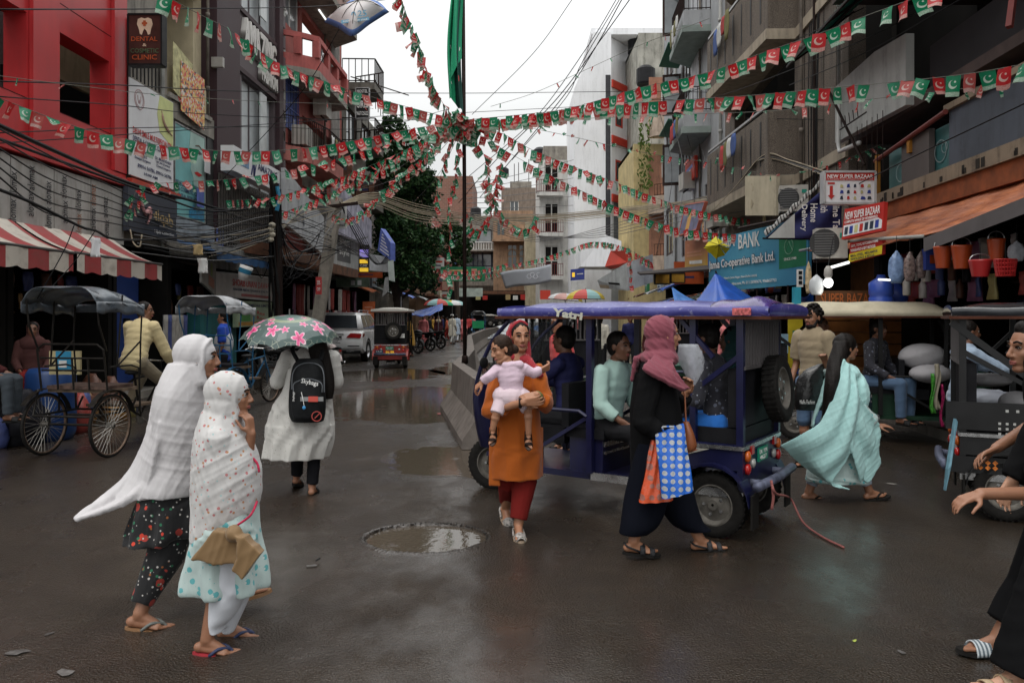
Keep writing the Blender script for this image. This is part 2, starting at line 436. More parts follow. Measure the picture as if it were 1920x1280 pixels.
for(px,py,sz,mi,lb)in LIT:
 c=G(px,py);th=random.uniform(0,3)
 n=9;pts=[]
 for i in range(n):
  a=2*math.pi*i/n;r_=sz/2*random.uniform(.55,1.1)
  x,y=r_*math.cos(a),r_*.5*math.sin(a)
  pts.append((c.x+x*math.cos(th)-y*math.sin(th),c.y+x*math.sin(th)+y*math.cos(th),.0075))
 MB().prism(pts,(0,0,.001)).build('litter',lit[mi],label=lb,cat='litter')
MB().tube([G(592,1055)+V((0,0,.015)),G(600,1052)+V((0,0,.02))],.006,5).build('litter',lit[0],label='dark twig beside the flattened grey scrap',cat='litter').data.materials[0]=M('dark twig',(.02,.02,.02),.8)
conc=M('barrier concrete',(.15,.13,.115),.75,var=.25,vs=5,bump=.35,bs=40,streak=.8,scol=(.05,.045,.038))
topc=conc
path=[(-.30,9.6),(-.92,13.6),(-.98,19),(-1.75,33),(-1.65,46),(-.9,60)]
def bar_profile():return[(-.30,0),(-.30,.10),(-.13,.36),(-.09,.80),(.09,.80),(.13,.36),(.30,.10),(.30,0)]
for k,(a,b)in enumerate(zip(path[:-1],path[1:])):
 a,b=V((*a,0)),V((*b,0));d=(b-a).normalized();nrm=V((d.y,-d.x,0))
 L=(b-a).length;cnt=max(1,round(L/4.2));
 for i in range(cnt):
  p0=a+d*(L*i/cnt+.02);p1=a+d*(L*(i+1)/cnt-.02)
  m=MB();m.prism([p0+nrm*x+V((0,0,z))for x,z in bar_profile()],p1-p0)
  lb=['nearest concrete road barrier block, behind the woman in orange','second concrete barrier block, starting at the flag pole'][k]if k<2 and i==0 else 'concrete barrier block in the receding median line behind the flag pole'
  m.build('concrete_barrier',conc,label=lb,cat='barrier',group='concrete barrier blocks in the median')
PX,PY_=-.80,13.6
t=thing('flag_pole','tall thin dark iron flag pole rising from the barrier with a green flag','pole',(PX,PY_,0))
iron=M('dark iron',(.022,.014,.012),.6,.4,var=.3,vs=8)
MB().tube([(PX,PY_,0),(PX-.01,PY_,4),(PX-.04,PY_,8.2)],.034,10).build('pole',iron,t,True)
MB().lathe([(.06,.79),(.05,.9),(.05,.92),(.03,.93)],12,Matrix.Translation((PX,PY_,0))).build('collar',iron,t,True)
s=NT('green flag cloth');v=s.pos(uv=True)
g=s.n('SeparateXYZ',i_0=v)
f=s.math('GREATER_THAN',g.outputs[0],.52)
c=s.mix(f,(.004,.055,.042),(.01,.30,.14))
st=s.n('TexVoronoi',i_Vector=s.pos((3,9,1),uv=True),i_Scale=1.,i_Randomness=.4).outputs['Distance']
c=s.mix(s.math('MULTIPLY',s.math('LESS_THAN',st,.10),f),c,(.75,.8,.75))
st2=s.n('TexVoronoi',i_Vector=s.pos((4,7,1),uv=True),i_Scale=1.).outputs['Distance']
c=s.mix(s.math('MULTIPLY',s.math('LESS_THAN',st2,.13),s.math('SUBTRACT',1.,f)),c,(.55,.08,.07))
s.base(c);s.set(Roughness=.7,Subsurface_Weight=0);s.bump(s.noise(s.pos(),20),.2)
flagm=s.m
def fl(u,v_):
 z=8.1-(8.1-5.05)*v_;w=(.16+.10*v_)
 x=PX-.04-w*u*(1.0 if v_<.75 else 1-.2*(v_-.75));
 y=PY_+.10*math.sin(u*9+v_*4)+.04*math.sin(u*20)
 if u<.5:z+=.0-(.6*(.5-u)*(v_>.55))*0
 return(x+.03*math.sin(v_*7),y-.02,z+.25*u*v_)
MB().sheet(fl,18,30).build('flag',flagm,t,True)
def fl2(u,v_):
 z=8.15-(8.15-5.95+.35*u)*v_;return(PX-.03-(.13+.06*v_)*u+.02*math.sin(v_*5),PY_-.10-.03*math.sin(u*7+v_*5),z)
s=NT('bright flag cloth');st=s.n('TexVoronoi',i_Vector=s.pos((2,6,1),uv=True),i_Scale=1.,i_Randomness=.5).outputs['Distance']
s.base(s.mix(s.math('LESS_THAN',st,.09),(.012,.30,.15),(.75,.8,.75)));s.set(Roughness=.7)
o=MB().sheet(fl2,10,20).build('flag_fold',s.m,t,True)
def LF(u,n,z):return V((-7.6+.0267*u+n,u,z))
def RF(u,n,z):return V((4.9+.0635*u-n,u,z))
def Lu(px,n=0.):return(7.6-n)*1500/(1000-px)
def Ru(px,n=0.):return(4.9-n)*1500/(px-1055)
def Zp(py,u):return CH+(HY-py)/FOC*u
def FR(ox,oy,dx,dy,side=1):
 d=V((dx,dy,0)).normalized();nn=V((d.y,-d.x,0))*side
 return lambda u,n,z:V((ox,oy,0))+d*u+nn*n+V((0,0,z))
def wall(mb,u0,u1,z0,z1,ops=(),d=.25,n=0.):
 us=sorted({u0,u1,*[min(max(q,u0),u1)for o in ops for q in o[:2]]});zs=sorted({z0,z1,*[min(max(q,z0),z1)for o in ops for q in o[2:4]]})
 for a,b in zip(us[:-1],us[1:]):
  run=None
  for c,e in zip(zs[:-1],zs[1:]):
   cu,cz=(a+b)/2,(c+e)/2
   hole=any(o[0]<cu<o[1]and o[2]<cz<o[3]for o in ops)
   if hole:
    if run:mb.box(a,b,n-d,n,run[0],run[1]);run=None
   else:run=(run[0],e)if run else(c,e)
  if run:mb.box(a,b,n-d,n,run[0],run[1])
 return mb
glass=M('window glass',(.05,.06,.065),.08,var=.3,vs=2,spec=.9)
glassb=M('bright window glass',(.18,.2,.21),.06,var=.3,vs=1.5,spec=.9)
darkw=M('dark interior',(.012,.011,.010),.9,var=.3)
blk=M('black paint',(.012,.012,.012),.5,var=.2,vs=6)
metal=M('galvanised metal',(.32,.32,.32),.4,.7,var=.2,vs=9)
whitew=M('white paint',(.62,.62,.6),.6,streak=.4,scol=(.2,.19,.17))
def window(par,F,u0,u1,z0,z1,n=-.12,fm=None,gm=None,nx=2,nz=1,fw=.06,grille=None,name='window',bars=6,chajja=0):
 fm=fm or whitew;gm=gm or glass
 m=MB(F)
 for k in range(nx+1):
  c=u0+(u1-u0)*k/nx;c=min(max(c,u0+fw/2),u1-fw/2);m.box(c-fw/2,c+fw/2,n,n+.06,z0,z1)
 for k in range(nz+1):
  c=z0+(z1-z0)*k/nz;c=min(max(c,z0+fw/2),z1-fw/2);m.box(u0,u1,n+.002,n+.05,c-fw/2,c+fw/2)
 w=m.build(name,fm,par)
 for i in range(nx):
  for j in range(nz):
   a=u0+(u1-u0)*i/nx;b=u0+(u1-u0)*(i+1)/nx;c=z0+(z1-z0)*j/nz;e=z0+(z1-z0)*(j+1)/nz
   MB(F).box(a+.01,b-.01,n+.015,n+.03,c+.01,e-.01).build('pane',gm,w)
 if grille:
  m=MB(F)
  for k in range(bars+1):
   c=u0+(u1-u0)*k/bars;m.box(c-.012,c+.012,n+.09,n+.11,z0,z1)
  for k in range(4):
   c=z0+(z1-z0)*k/3;m.box(u0,u1,n+.112,n+.13,c-.012,c+.012)
  m.build('grille',grille,w)
 if chajja:MB(F).box(u0-.15,u1+.15,-.05,chajja,z1+.08,z1+.16).build('sunshade',fm,w)
 return w
def railing(par,F,poly,z0,z1,mat,step=.13,name='railing',r=.012):
 m=MB()
 for a,b in zip(poly[:-1],poly[1:]):
  L=math.hypot(b[0]-a[0],b[1]-a[1]);k=max(2,int(L/step))
  for i in range(k+1):
   u=a[0]+(b[0]-a[0])*i/k;n=a[1]+(b[1]-a[1])*i/k
   m.tube([F(u,n,z0),F(u,n,z1)],r,4)
  for z in(z0+.05,z1):m.beam(F(a[0],a[1],z),F(b[0],b[1],z),r*3,r*2)
 return m.build(name,mat,par)
def bld(name,label,F,u0,u1,cat='building'):
 p=F((u0+u1)/2,0,0);return thing(name,label,cat,p)
def body(par,F,u0,u1,z0,z1,mat,n0=-7,n1=-2.2,name='inner_wall'):
 return MB(F).box(u0,u1,n0,n1,z0,z1).build(name,mat,par)
red=M('red cladding',(.42,.022,.025),.38,var=.12,vs=1.2,streak=.25,scol=(.12,.02,.02),spec=.6)
grp=M('grey plaster',(.2,.2,.2),.85,streak=.7,scol=(.06,.06,.06),vs=1)
t=bld('red_building','red clad building at the left edge with big dark openings',LF,7,14.8)
u1=14.83
ops=[(8.3,9.6,4.87,6.15),(10.2,12.0,4.87,6.15),(12.77,14.34,4.87,6.15),(8.3,9.6,7.6,9),(10.2,12.0,7.6,9),(12.77,14.34,7.6,9)]
wall(MB(LF),7,u1,4.0,12,ops,.35).build('wall',red,t)
m=MB(LF)
for a,b in((8.3,9.6),(10.2,12.0),(12.77,14.34)):m.box(a,b,-1.3,-1.2,4.2,7.0)
m.build('back_wall',grp,t)
MB(LF).box(13.2,13.45,-1.2,-1.15,5.5,5.75).build('vent_hole',blk,t)
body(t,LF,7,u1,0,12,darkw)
m=MB(LF);m.prism([(7,0.02,4.0),(7,.30,4.05),(7,.30,4.35),(7,.02,4.45)],(0,0,0))if 0 else None
m.box(7,u1,.002,.12,3.98,4.12);m.box(7,u1,.002,.05,4.12,4.2);m.build('cornice',red,t)
seam=M('panel seam',(.05,.012,.012),.7)
m=MB(LF)
for z in(4.87,6.62):m.box(7,u1,.001,.004,z-.012,z)
for u in(10.2,12.3,12.77,14.4):m.box(u,u+.014,.001,.005,4.2,12)
m.build('panel_joint',seam,t)
m=MB(LF)
for a,b in((12.05,12.72),(14.39,14.83),(9.65,10.15)):m.box(a,b,.006,.07,4.22,12)
m.build('pier',red,t)
alo=M('hoarding sheet',(.34,.33,.31),.6,var=.2,vs=2,streak=.5,scol=(.15,.13,.10))
inkb=M('dark print',(.03,.03,.035),.7);inko=M('rusty print',(.25,.10,.05),.7)
ht=thing('hoarding','pale sheet hoarding printed with rows of sideways words above the striped awning','hoarding',LF(11.5,.05,3))
us=[7.0,8.3,9.4,10.5,11.55,12.6,13.65,14.75]
for a,b in zip(us[:-1],us[1:]):
 MB(LF).box(a+.012,b-.012,.02,.05+random.uniform(0,.012),2.9,3.93).build('sheet',alo,ht)
for i in range(26):
 u=9.0+5.5*(i%13+.15*random.random())/13;z=2.93+.46*(i//13)+.16*((i%13)%2)-.06*(i//13)
 tt='alomax';w=.30
 P0=LF(u+.07,.068,z);text(tt,inko if i%7==3 else inkb,ht,P0,V((0,0,1)),V((-.0267,-1,0)),.36,.17,off=.004,bold=.0)
s=NT('striped canvas');x=s.n('SeparateXYZ',i_0=s.pos(uv=True)).outputs[0]
st=s.math('GREATER_THAN',s.math('FRACT',s.math('MULTIPLY',x,1.)),.5)
c=s.mix(st,(.55,.50,.43),(.33,.045,.045));dn=s.noise(s.pos((1,1,1)),5,6,.7)
c=s.mix(s.math('MULTIPLY',s.ramp(dn,.5,.75),.5),c,(.12,.09,.07));s.base(c);s.set(Roughness=.65);s.bump(s.noise(s.pos(),9),.3,.02)
canv=s.m
def awning(label,u0,u1,zf,zb,nf,per,off,F=LF,mat=None,valh=.24,group=None):
 t=thing('awning',label,'awning',F((u0+u1)/2,0,zf),0,group)
 mat=mat or canv;n=60
 def top(a,b):
  return F(u0+(u1-u0)*a,.03+(nf-.03)*b,zb+(zf-zb)*b-.06*math.sin(math.pi*b)-.012*math.sin(a*40)*math.sin(b*3.14))
 def val(a,b):
  return F(u0+(u1-u0)*a,nf+.03+.015*math.sin(a*37),zf-.02-b*(valh+.035*abs(math.sin(a*(u1-u0)*7.5))))
 for fn,nm,k in((top,'canvas',8),(val,'valance',3)):
  m=MB();m.sheet(fn,n,k)
  for q in m.uv:m.uv[q]=[((x_*(u1-u0)+off)/per,y_)for x_,y_ in m.uv[q]]
  m.build(nm,mat,t,True)
 MB().tube([F(u0-.02,nf+.015,zf),F(u1+.02,nf+.015,zf)],.022,8).build('front_bar',M('awning bar',(.10,.095,.09),.5,.3),t,True)
 for u in(u0+.15,u1-.15):MB().tube([F(u,.05,zb-.45),F(u,nf*.5,(zf+zb)/2-.42),F(u,nf,zf-.02)],.014,6).build('folding_arm',iron,t,True)
 return t
awning('red and cream striped awning at the far left edge, the nearer of two',8.6,11.58,2.51,3.0,.92,.92,.35)
awning('red and cream striped awning ending beside the dark blue sign, the farther of two',11.66,14.34,2.52,2.99,.92,.92,.28)
cream=M('cream plaster',(.50,.43,.29),.8,streak=.5,scol=(.16,.13,.09),vs=2)
concg=M('stained concrete',(.24,.22,.19),.85,var=.25,vs=3,streak=.8,scol=(.06,.055,.05),bump=.2)
t=bld('clinic_building','cream and concrete clinic building right of the red one with a recessed balcony',LF,14.86,18.9)
body(t,LF,14.86,18.9,0,13,darkw,-7,-2.4)
MB(LF).box(14.86,18.9,-1.5,-1.4,6.1,13).build('rear_wall',cream,t)
MB(LF).box(16.35,16.6,-1.4,0,3.0,13).build('pillar',concg,t)
MB(LF).box(16.6,18.6,-1.4,0,9.0,9.35).build('ceiling_slab',cream,t)
MB(LF).box(18.45,18.9,-1.4,-.25,6.1,13).build('pillar',cream,t)
m=MB(LF);m.box(16.6,18.9,-1.4,.06,5.75,6.2);m.box(16.5,18.7,.062,.10,6.12,6.22);m.build('beam',concg,t)
MB(LF).box(16.6,18.9,-.22,-.05,6.2,6.9).build('parapet',cream,t)
MB(LF).box(14.86,16.35,-.3,-.02,2.9,13).build('wall',concg,t)
MB(LF).box(18.55,18.9,-.3,.04,2.9,5.75).build('side_pier',M('dark grey tile',(.05,.05,.05),.5),t)
MB(LF).box(16.6,18.55,-.3,-.1,2.9,5.75).build('wall',concg,t)
m=MB(LF)
for z in(6.45,6.62,6.8,6.97):m.box(18.0,18.5,-.04,0,z,z+.05)
m.build('railing',blk,t)
m=MB(LF)
for k in range(9):m.box(14.95+k*.15,14.97+k*.15,.03,.05,6.1,6.75)
m.box(14.9,16.3,.03,.06,6.72,6.76);m.build('window_grille',blk,t)
wb=M('white flex print',(.66,.66,.67),.5,var=.05,streak=.15,scol=(.4,.4,.4))
inkr=M('red print',(.5,.03,.03),.5);inkn=M('navy print',(.03,.035,.10),.5)
ylg=M('lime print',(.55,.58,.25),.5)
def Lb(pa,pb,n,za,zb):
 a,b=Lu(pa,n),Lu(pb,n);return[LF(a,n,za),LF(b,n,za),LF(b,n,zb),LF(a,n,zb)]
P=Lb(243,325,.12,4.22,6.02)
t=board('billboard','white dental clinic billboard with red title and phone numbers beside the red building','billboard',P,wb,.08,lines=[('DELHI SMILE MULTISPECIALITY',inkr,.06,.445,.88,.065),('DENTAL & COSMETIC CLINIC',inkn,.06,.365,.70,.055),('Dr. ADIL KHAN',inkn,.10,.265,.36,.035),('B.Sc. BDS',inkn,.16,.225,.2,.03),('Dental Surgeon',inkn,.10,.18,.34,.035),('Dr. MONI KHAN',inkn,.55,.265,.38,.035),('BDS, IMC (Dentistry)',inkn,.58,.225,.32,.028),('Dental Surgeon',inkn,.58,.18,.34,.035),('89016 56786, 89016 56786',inkn,.16,.10,.78,.045),('10:00 AM',inkn,.30,.045,.3,.03)])
m=MB()
def ring(m,o,ux,uy,r,w,n=28,a0=0,a1=6.2832,th=.004):
 nn=ux.cross(uy).normalized()*th
 for k in range(n):
  p=a0+(a1-a0)*k/n;q=a0+(a1-a0)*(k+1)/n
  pts=[o+(ux*math.cos(x)+uy*math.sin(x))*rr for x,rr in((p,r),(q,r),(q,r-w),(p,r-w))]
  m.prism([pt+nn for pt in pts],nn)
ux,uy=(P[1]-P[0]).normalized(),V((0,0,1));o=P[0]+(P[1]-P[0])*.20+uy*1.48
ring(m,o,ux,uy,.19,.012);ring(m,o,ux,uy,.15,.008)
m.tube([o+ux*-.06+uy*.07,o+ux*-.05+uy*-.02,o+ux*-.02+uy*-.08,o+uy*-.01,o+ux*.02+uy*-.08,o+ux*.05+uy*-.02,o+ux*.06+uy*.07],.008,4)
m.build('emblem',M('pinkish print',(.45,.25,.25),.5),t)
m=MB();pts=[P[0]+(P[1]-P[0])*a+uy*b for a,b in((.66,1.79),(.60,1.4),(.66,1.05),(.99,.85),(.99,1.79))]
m.prism([p+ux.cross(uy)*.002 for p in pts],ux.cross(uy)*.003).build('lime_panel',ylg,t)
m=MB();m.tube([P[0]+(P[1]-P[0])*a+uy*b+ux.cross(uy)*.01 for a,b in((.70,1.5),(.74,1.3),(.84,1.17),(.96,1.1))],[.01,.03,.035,.012],6,m=12)
m.build('smile_emblem',M('smile print',(.5,.32,.25),.4),t)
MB(LF).box(14.84,16.9,.06,.16,4.06,4.16).build('base_strip',M('red strip',(.4,.05,.03),.5),t)
MB(LF).box(14.62+.2,14.9,-.05,.1,4.2,7.1).build('dark_edge',blk,t)
def camboard(name,label,cat,px0,px1,py0,py1,Y,mats,th=.15,lines=(),group=None,tilt=0,skew=0,frame=None,part='panel',parent=None,dY=0):
 P=[W(px0,py1,Y),W(px1,py1+skew,Y+dY),W(px1,py0+skew,Y+dY),W(px0,py0,Y)]
 return board(name,label,cat,P,mats,th,group,lines,parent,frame,.03,part)
brn=M('brown sign',(.055,.022,.018),.4,var=.3,vs=3)
org=M('orange letters',(.35,.07,.02),.5);grnl=M('dim green letters',(.06,.10,.05),.5);crm=M('cream print',(.55,.42,.30),.5)
t=camboard('hanging_sign','brown dental and cosmetic clinic box sign with a cream tooth','sign',240,303,27,121,14.55,brn,.18,frame=blk,lines=[('DENTAL',org,.1,.46,.78,.09),('&',crm,.44,.355,.12,.06),('COSMETIC',grnl,.08,.225,.84,.09),('CLINIC',org,.12,.09,.74,.1)])
P0=W(240,121,14.55);k=63/1500*14.55;h_=94/1500*14.55
tooth=[(.30,.90),(.40,.93),(.5,.91),(.60,.93),(.70,.90),(.74,.80),(.69,.70),(.66,.60),(.60,.585),(.56,.66),(.50,.71),(.45,.66),(.42,.585),(.36,.60),(.33,.70),(.27,.80)]
MB().prism([P0+V((a*k,-.004,b*h_))for a,b in tooth],(0,-.004,0)).build('tooth_emblem',crm,t)
m=MB();m.box(P0.x+.46*k,P0.x+.54*k,P0.y-.014,P0.y-.010,P0.z+.76*h_,P0.z+.87*h_);m.box(P0.x+.42*k,P0.x+.58*k,P0.y-.0135,P0.y-.0105,P0.z+.795*h_,P0.z+.835*h_)
m.build('cross_emblem',org,t)
MB().beam(W(297,30,15.0),W(297,30,15.0)+V((-.9,.3,0)),.03,.03).build('bracket',blk,t)
s=NT('busy poster');v=s.pos();a=s.n('TexVoronoi',i_Vector=v,i_Scale=19.).outputs['Color'];b=s.noise(v,15,4)
c=s.mix(s.ramp(b,.45,.55),(.55,.07,.05),(.62,.45,.12));g_=s.n('SeparateColor',i_0=a)
c=s.mix(s.math('GREATER_THAN',g_.outputs[0],.78),c,(.60,.55,.5));c=s.mix(s.math('LESS_THAN',g_.outputs[1],.12),c,(.06,.05,.06));s.base(c);s.set(Roughness=.5)
poster=s.m
P=[LF(16.95,.14,5.95),LF(18.15,.14,5.80),LF(18.15,.14,6.95),LF(16.95,.14,7.0)]
board('banner','red and yellow printed festival banner hanging on the cream parapet','banner',P,poster,.01)
P=[LF(16.62,.12,6.3),LF(17.0,.12,6.2),LF(17.6,.12,7.1),LF(16.62,.12,7.3)]
board('banner','older pale yellow banner behind the red festival banner','banner',P,M('faded yellow print',(.45,.42,.22),.6,var=.4,vs=9),.01)
teal=M('teal print',(.16,.40,.40),.4,var=.25,vs=1.5)
P=Lb(327,384,.05,3.72,5.68)
t=board('billboard','teal clinic billboard showing part of a face with eye and lips','billboard',P,teal,.06,frame=metal,lines=[('DELHI SMILE MULTISPECIALITY',inkn,.02,.335,.94,.055),('& COSMETIC CLINIC',inkn,.10,.28,.8,.045),('DENTAL SKIN HAIR',inkn,.04,.21,.75,.045)])
ux=(P[1]-P[0]);uy=V((0,0,1));nn=ux.normalized().cross(uy)
def pl(par,name,mat,pts,off=.003):return MB().prism([P[0]+ux*a+uy*b*1.96+nn*off for a,b in pts],nn*.003).build(name,mat,par)
pl(t,'face_print',M('pale skin print',(.34,.48,.44),.5,var=.2,vs=2),[(.50,.99),(.46,.8),(.52,.62),(.50,.56),(.58,.5),(.62,.4),(.98,.38),(.98,.99)])
pl(t,'brow_print',M('brow print',(.10,.07,.05),.6),[(.66,.86),(.78,.88),(.92,.84),(.92,.825),(.78,.86),(.66,.845)],.008)
pl(t,'eye_print',M('eye print',(.05,.05,.05),.4),[(.68,.79),(.78,.82),(.90,.79),(.8,.77)],.008)
pl(t,'lips_print',inkr,[(.62,.545),(.72,.565),(.90,.55),(.78,.515),(.68,.525)],.008)
pl(t,'blue_print',M('blue print',(.02,.2,.35),.4,var=.5,vs=8),[(.45,.02),(.95,.02),(.95,.14),(.8,.16),(.7,.10),(.6,.17),(.45,.1)],.008)
dgs=M('slate sign',(.035,.04,.055),.45,var=.2,vs=2);gold=M('gold print',(.35,.25,.12),.5)
P=Lb(240,332,.18,3.16,3.98)
t=board('shop_sign','slate shop sign with gold scribble letters and Hijab Collection beneath','sign',P,dgs,.1,lines=[('Hijab Collection',wb,.5,.06,.42,.10),('Niqab',gold,.42,.30,.40,.4,dict(shear=.25))])
m=MB();o=P[0]+(P[1]-P[0])*.25+V((0,0,.5));ux=(P[1]-P[0]).normalized()
m.tube([o+ux*a+V((.02,0,b))for a,b in((-.05,.25),(-.02,.05),(.1,-.1),(.22,-.05),(.3,.02),(.3,-.15),(.2,-.3))],[.02,.03,.05,.035,.02],6,m=16).build('pink_emblem',M('pink print',(.4,.2,.2),.5),t)
bluec=M('blue canvas',(.035,.09,.20),.6,var=.3,vs=4)
awning('short blue canvas awning below the teal billboard',16.6,19.9,2.95,3.22,1.0,1,0,mat=bluec,valh=.14)
P=Lb(335,402,.55,3.22,3.55);board('shop_sign','faded pale blue fascia above the short blue awning','sign',P,M('faded pale blue',(.28,.32,.36),.7,streak=.6),.05)
mar=M('dark maroon cladding',(.050,.030,.034),.45,var=.15,vs=1)
t=bld('fashion_store','dark maroon clad fashion store with tall curtained windows',LF,18.9,23.75)
body(t,LF,18.92,23.75,0,15,darkw,-7,-2.4)
m=MB(LF);m.box(18.92,20.4,-.5,.12,3.3,15);m.build('pier',mar,t)
mg=M('mauve grey cladding',(.10,.08,.085),.5,var=.12,vs=1)
wall(MB(LF),20.4,23.75,3.3,15,[(20.7,23.3,4.9,7.85),(20.7,23.3,9.55,12.3)],.3,.05).build('wall',mg,t)
cur=M('white curtain behind glass',(.42,.45,.46),.35,var=.12,vs=6,spec=.8)
for z0,z1 in((4.9,7.85),(9.55,12.3)):
 w=window(t,LF,20.7,23.3,z0,z1,-.12,mg,cur,3,1,.05)
 MB(LF).box(22.0,22.5,.06,.10,z0+.3,z1-.1).build('open_sash',M('pale sash',(.45,.47,.47),.2),w)
m=MB(LF);m.box(20.4,23.75,.052,.12,7.86,7.98);m.box(20.4,23.75,.052,.12,9.42,9.54);m.box(23.4,23.75,.052,.18,3.3,15);m.build('trim',mar,t)
m=MB(LF)
for k in range(14):m.box(23.76,23.95,-.1,.18,4.6+k*.62,4.95+k*.62)
m.build('side_block',mg,t)
sil=M('pale metal letters',(.55,.53,.50),.4,.2,var=.1)
text('AMAZING',sil,t,LF(20.55,.12,8.55),V((.0267,1,0)),V((0,0,1)),2.55,.78,off=.0,bold=.035,depth=.07)
text('FASHION',sil,t,LF(21.9,.12,8.05),V((.0267,1,0)),V((0,0,1)),1.35,.40,off=.0,bold=.04,depth=.06)
MB().box(-7.6+.53,-7.6+.80,18.80,18.92,7.45,7.68).build('wall_lamp',M('dull lamp glass',(.35,.33,.30),.4),t)
m=MB(LF)
for k in range(30):m.box(18.95+k*.158,19.02+k*.158,.13,.16,3.3,5.0)
for z in(3.4,4.1,4.8):m.box(18.9,23.7,.161,.18,z,z+.04)
m.build('security_grille',M('grey grille',(.12,.11,.10),.6,.3),t)
P=[LF(Lu(438,.75),.75,4.92),LF(Lu(534,.75),.75,4.92),LF(Lu(534,.75),.75,5.5),LF(Lu(438,.75),.75,5.5)]
t=board('projecting_sign','white projecting box sign reading Amazing Dental below the store window','sign',P,wb,.30,lines=[('AMAZING',inkn,.42,.52,.40,.32),('Dental',inkn,.55,.12,.32,.30),('#side_print',M('blue grey print',(.15,.25,.38),.5,var=.6,vs=14),.08,.35,.18,.4)])
m=MB();o=P[0]+(P[1]-P[0])*.34+V((.012,0,.28));ux=(P[1]-P[0]).normalized()
m.tube([o+ux*-.16+V((0,0,-.18)),o+ux*0+V((0,0,.2)),o+ux*.02+V((0,0,-.18))],.02,4);m.tube([o+ux*.04+V((0,0,.2)),o+ux*.06+V((0,0,-.18)),o+ux*.2+V((0,0,.2))],.014,4);m.build('monogram',inkn,t)
P=[LF(18.2,.35,2.06),LF(22.8,.35,2.02),LF(22.8,.35,2.66),LF(18.2,.35,2.60)]
inkr2=inkr
board('shop_sign','white pharmacy board reading Shoaib Unani Dawakhana in red','sign',P,M('greyish flex',(.45,.43,.41),.5,streak=.4),.06,lines=[('SHOAIB UNANI DAWAKHANA',inkr,.23,.50,.75,.30),('HAKEEM ABDUL HANAN & SONS PHARMACY',inkn,.24,.30,.70,.12),('#number_strip',M('dull red strip',(.35,.1,.1),.6),.36,.08,.48,.12)],frame=metal)
P=[LF(16.9,.6,2.3),LF(18.15,.4,2.05),LF(18.15,.4,2.75),LF(16.9,.6,3.0)]
t=board('shop_sign','grey angled board with a mango print left of the pharmacy board','sign',P,M('grey flex',(.25,.24,.22),.5,streak=.5),.05,lines=[('#fruit_print',M('mango print',(.32,.13,.08),.5),.45,.15,.4,.3),('#leaf_print',M('leaf print',(.2,.25,.08),.5),.6,.5,.12,.4)])
P=[LF(Lu(400,.25),.25,2.70),LF(Lu(520,.25),.25,2.72),LF(Lu(520,.25),.25,3.25),LF(Lu(400,.25),.25,3.25)]
board('shop_sign','weathered grey white fascia above the pharmacy board','sign',P,M('weathered fascia',(.25,.25,.24),.7,streak=.8),.05,lines=[('#print_block',M('pink block print',(.4,.2,.2),.5),.45,.35,.22,.35)])
P=[LF(Lu(440,.3),.3,1.32),LF(Lu(517,.3),.3,1.32),LF(Lu(517,.3),.3,1.98),LF(Lu(440,.3),.3,1.98)]
t=board('shop_sign','green and pale board reading Rex Remedies Limited with a green carton','sign',P,M('pale green flex',(.35,.45,.30),.5,var=.3,vs=2),.05,lines=[('REX REMEDIES LIMITED',inkn,.12,.78,.74,.11),('Rex',inkr,.5,.5,.16,.13,dict(shear=.2)),('Rose',inkr,.5,.3,.2,.13,dict(shear=.2)),('#carton_print',M('green carton print',(.08,.30,.06),.5),.12,.22,.22,.48),('#lemon_print',M('orange fruit print',(.5,.25,.04),.5),.08,.05,.5,.14)])
MB(LF).box(18.0,20.2,-.2,.1,0,2.0).build('shop_wall',M('teal shop wall',(.03,.16,.17),.6,streak=.4),label='teal painted shop wall behind the blue framed rickshaw',cat='wall')
pink=M('salmon red plaster',(.34,.10,.085),.8,var=.2,vs=2.5,streak=.6,scol=(.14,.09,.08),bump=.2)
t=bld('balcony_building','weathered salmon red building with stacked balconies and an iron railed cream one',LF,23.75,31.7)
body(t,LF,23.97,31.7,0,15,darkw,-7,-2.4)
wall(MB(LF),23.97,31.7,3.3,15,[(24.3,26.0,7.4,9.4),(26.3,30.6,5.9,8.2),(26.3,30.6,9.2,11.6),(24.3,26,10.6,12)],.3).build('wall',pink,t)
MB(LF).box(26.3,30.6,-1.6,-1.5,5.9,8.2).build('balcony_wall',M('ochre plaster',(.36,.27,.14),.8,streak=.6),t)
MB(LF).box(26.3,30.6,-1.6,-1.5,9.2,11.6).build('balcony_wall',cream,t)
window(t,LF,24.3,25.9,7.4,9.4,-.1,M('blue window paint',(.06,.09,.25),.5),glass,3,1,.05,grille=M('blue grille',(.08,.11,.3),.5),bars=10)
window(t,LF,24.3,25.9,10.6,12,-.1,whitew,glassb,2,1,.05)
poly=[(23.99,.02),(24.3,.55),(24.7,1.0),(28.6,.95),(29.0,.02)]
def bay(par,F,poly,z0,z1,mat,name='balcony',**k):
 c=[F(u,n,z0)for u,n in poly];return MB().prism(c,(0,0,z1-z0)).build(name,mat,par)
bay(t,LF,poly,8.95,9.15,concg,'balcony_slab')
inner=[(24.1,.02),(24.4,.48),(24.75,.85),(28.5,.8),(28.9,.02)]
m=MB()
for(a,b),(c,e)in zip(zip(poly[:-1],poly[1:]),zip(inner[:-1],inner[1:])):
 m.prism([LF(*a,9.151),LF(*b,9.151),LF(*e,9.151),LF(*c,9.151)],(0,0,.38));m.prism([LF(*a,10.05),LF(*b,10.05),LF(*e,10.05),LF(*c,10.05)],(0,0,.16))
for(u,n)in poly[1:-1]+[(26,.96),(27.3,.93)]:m.prism([LF(u-.12,n-.2,9.53),LF(u+.12,n-.2,9.53),LF(u+.12,n+.01,9.53),LF(u-.12,n+.01,9.53)],(0,0,.52))
m.build('balcony_parapet',M('pink parapet',(.38,.10,.09),.75,streak=.4),t)
m=MB()
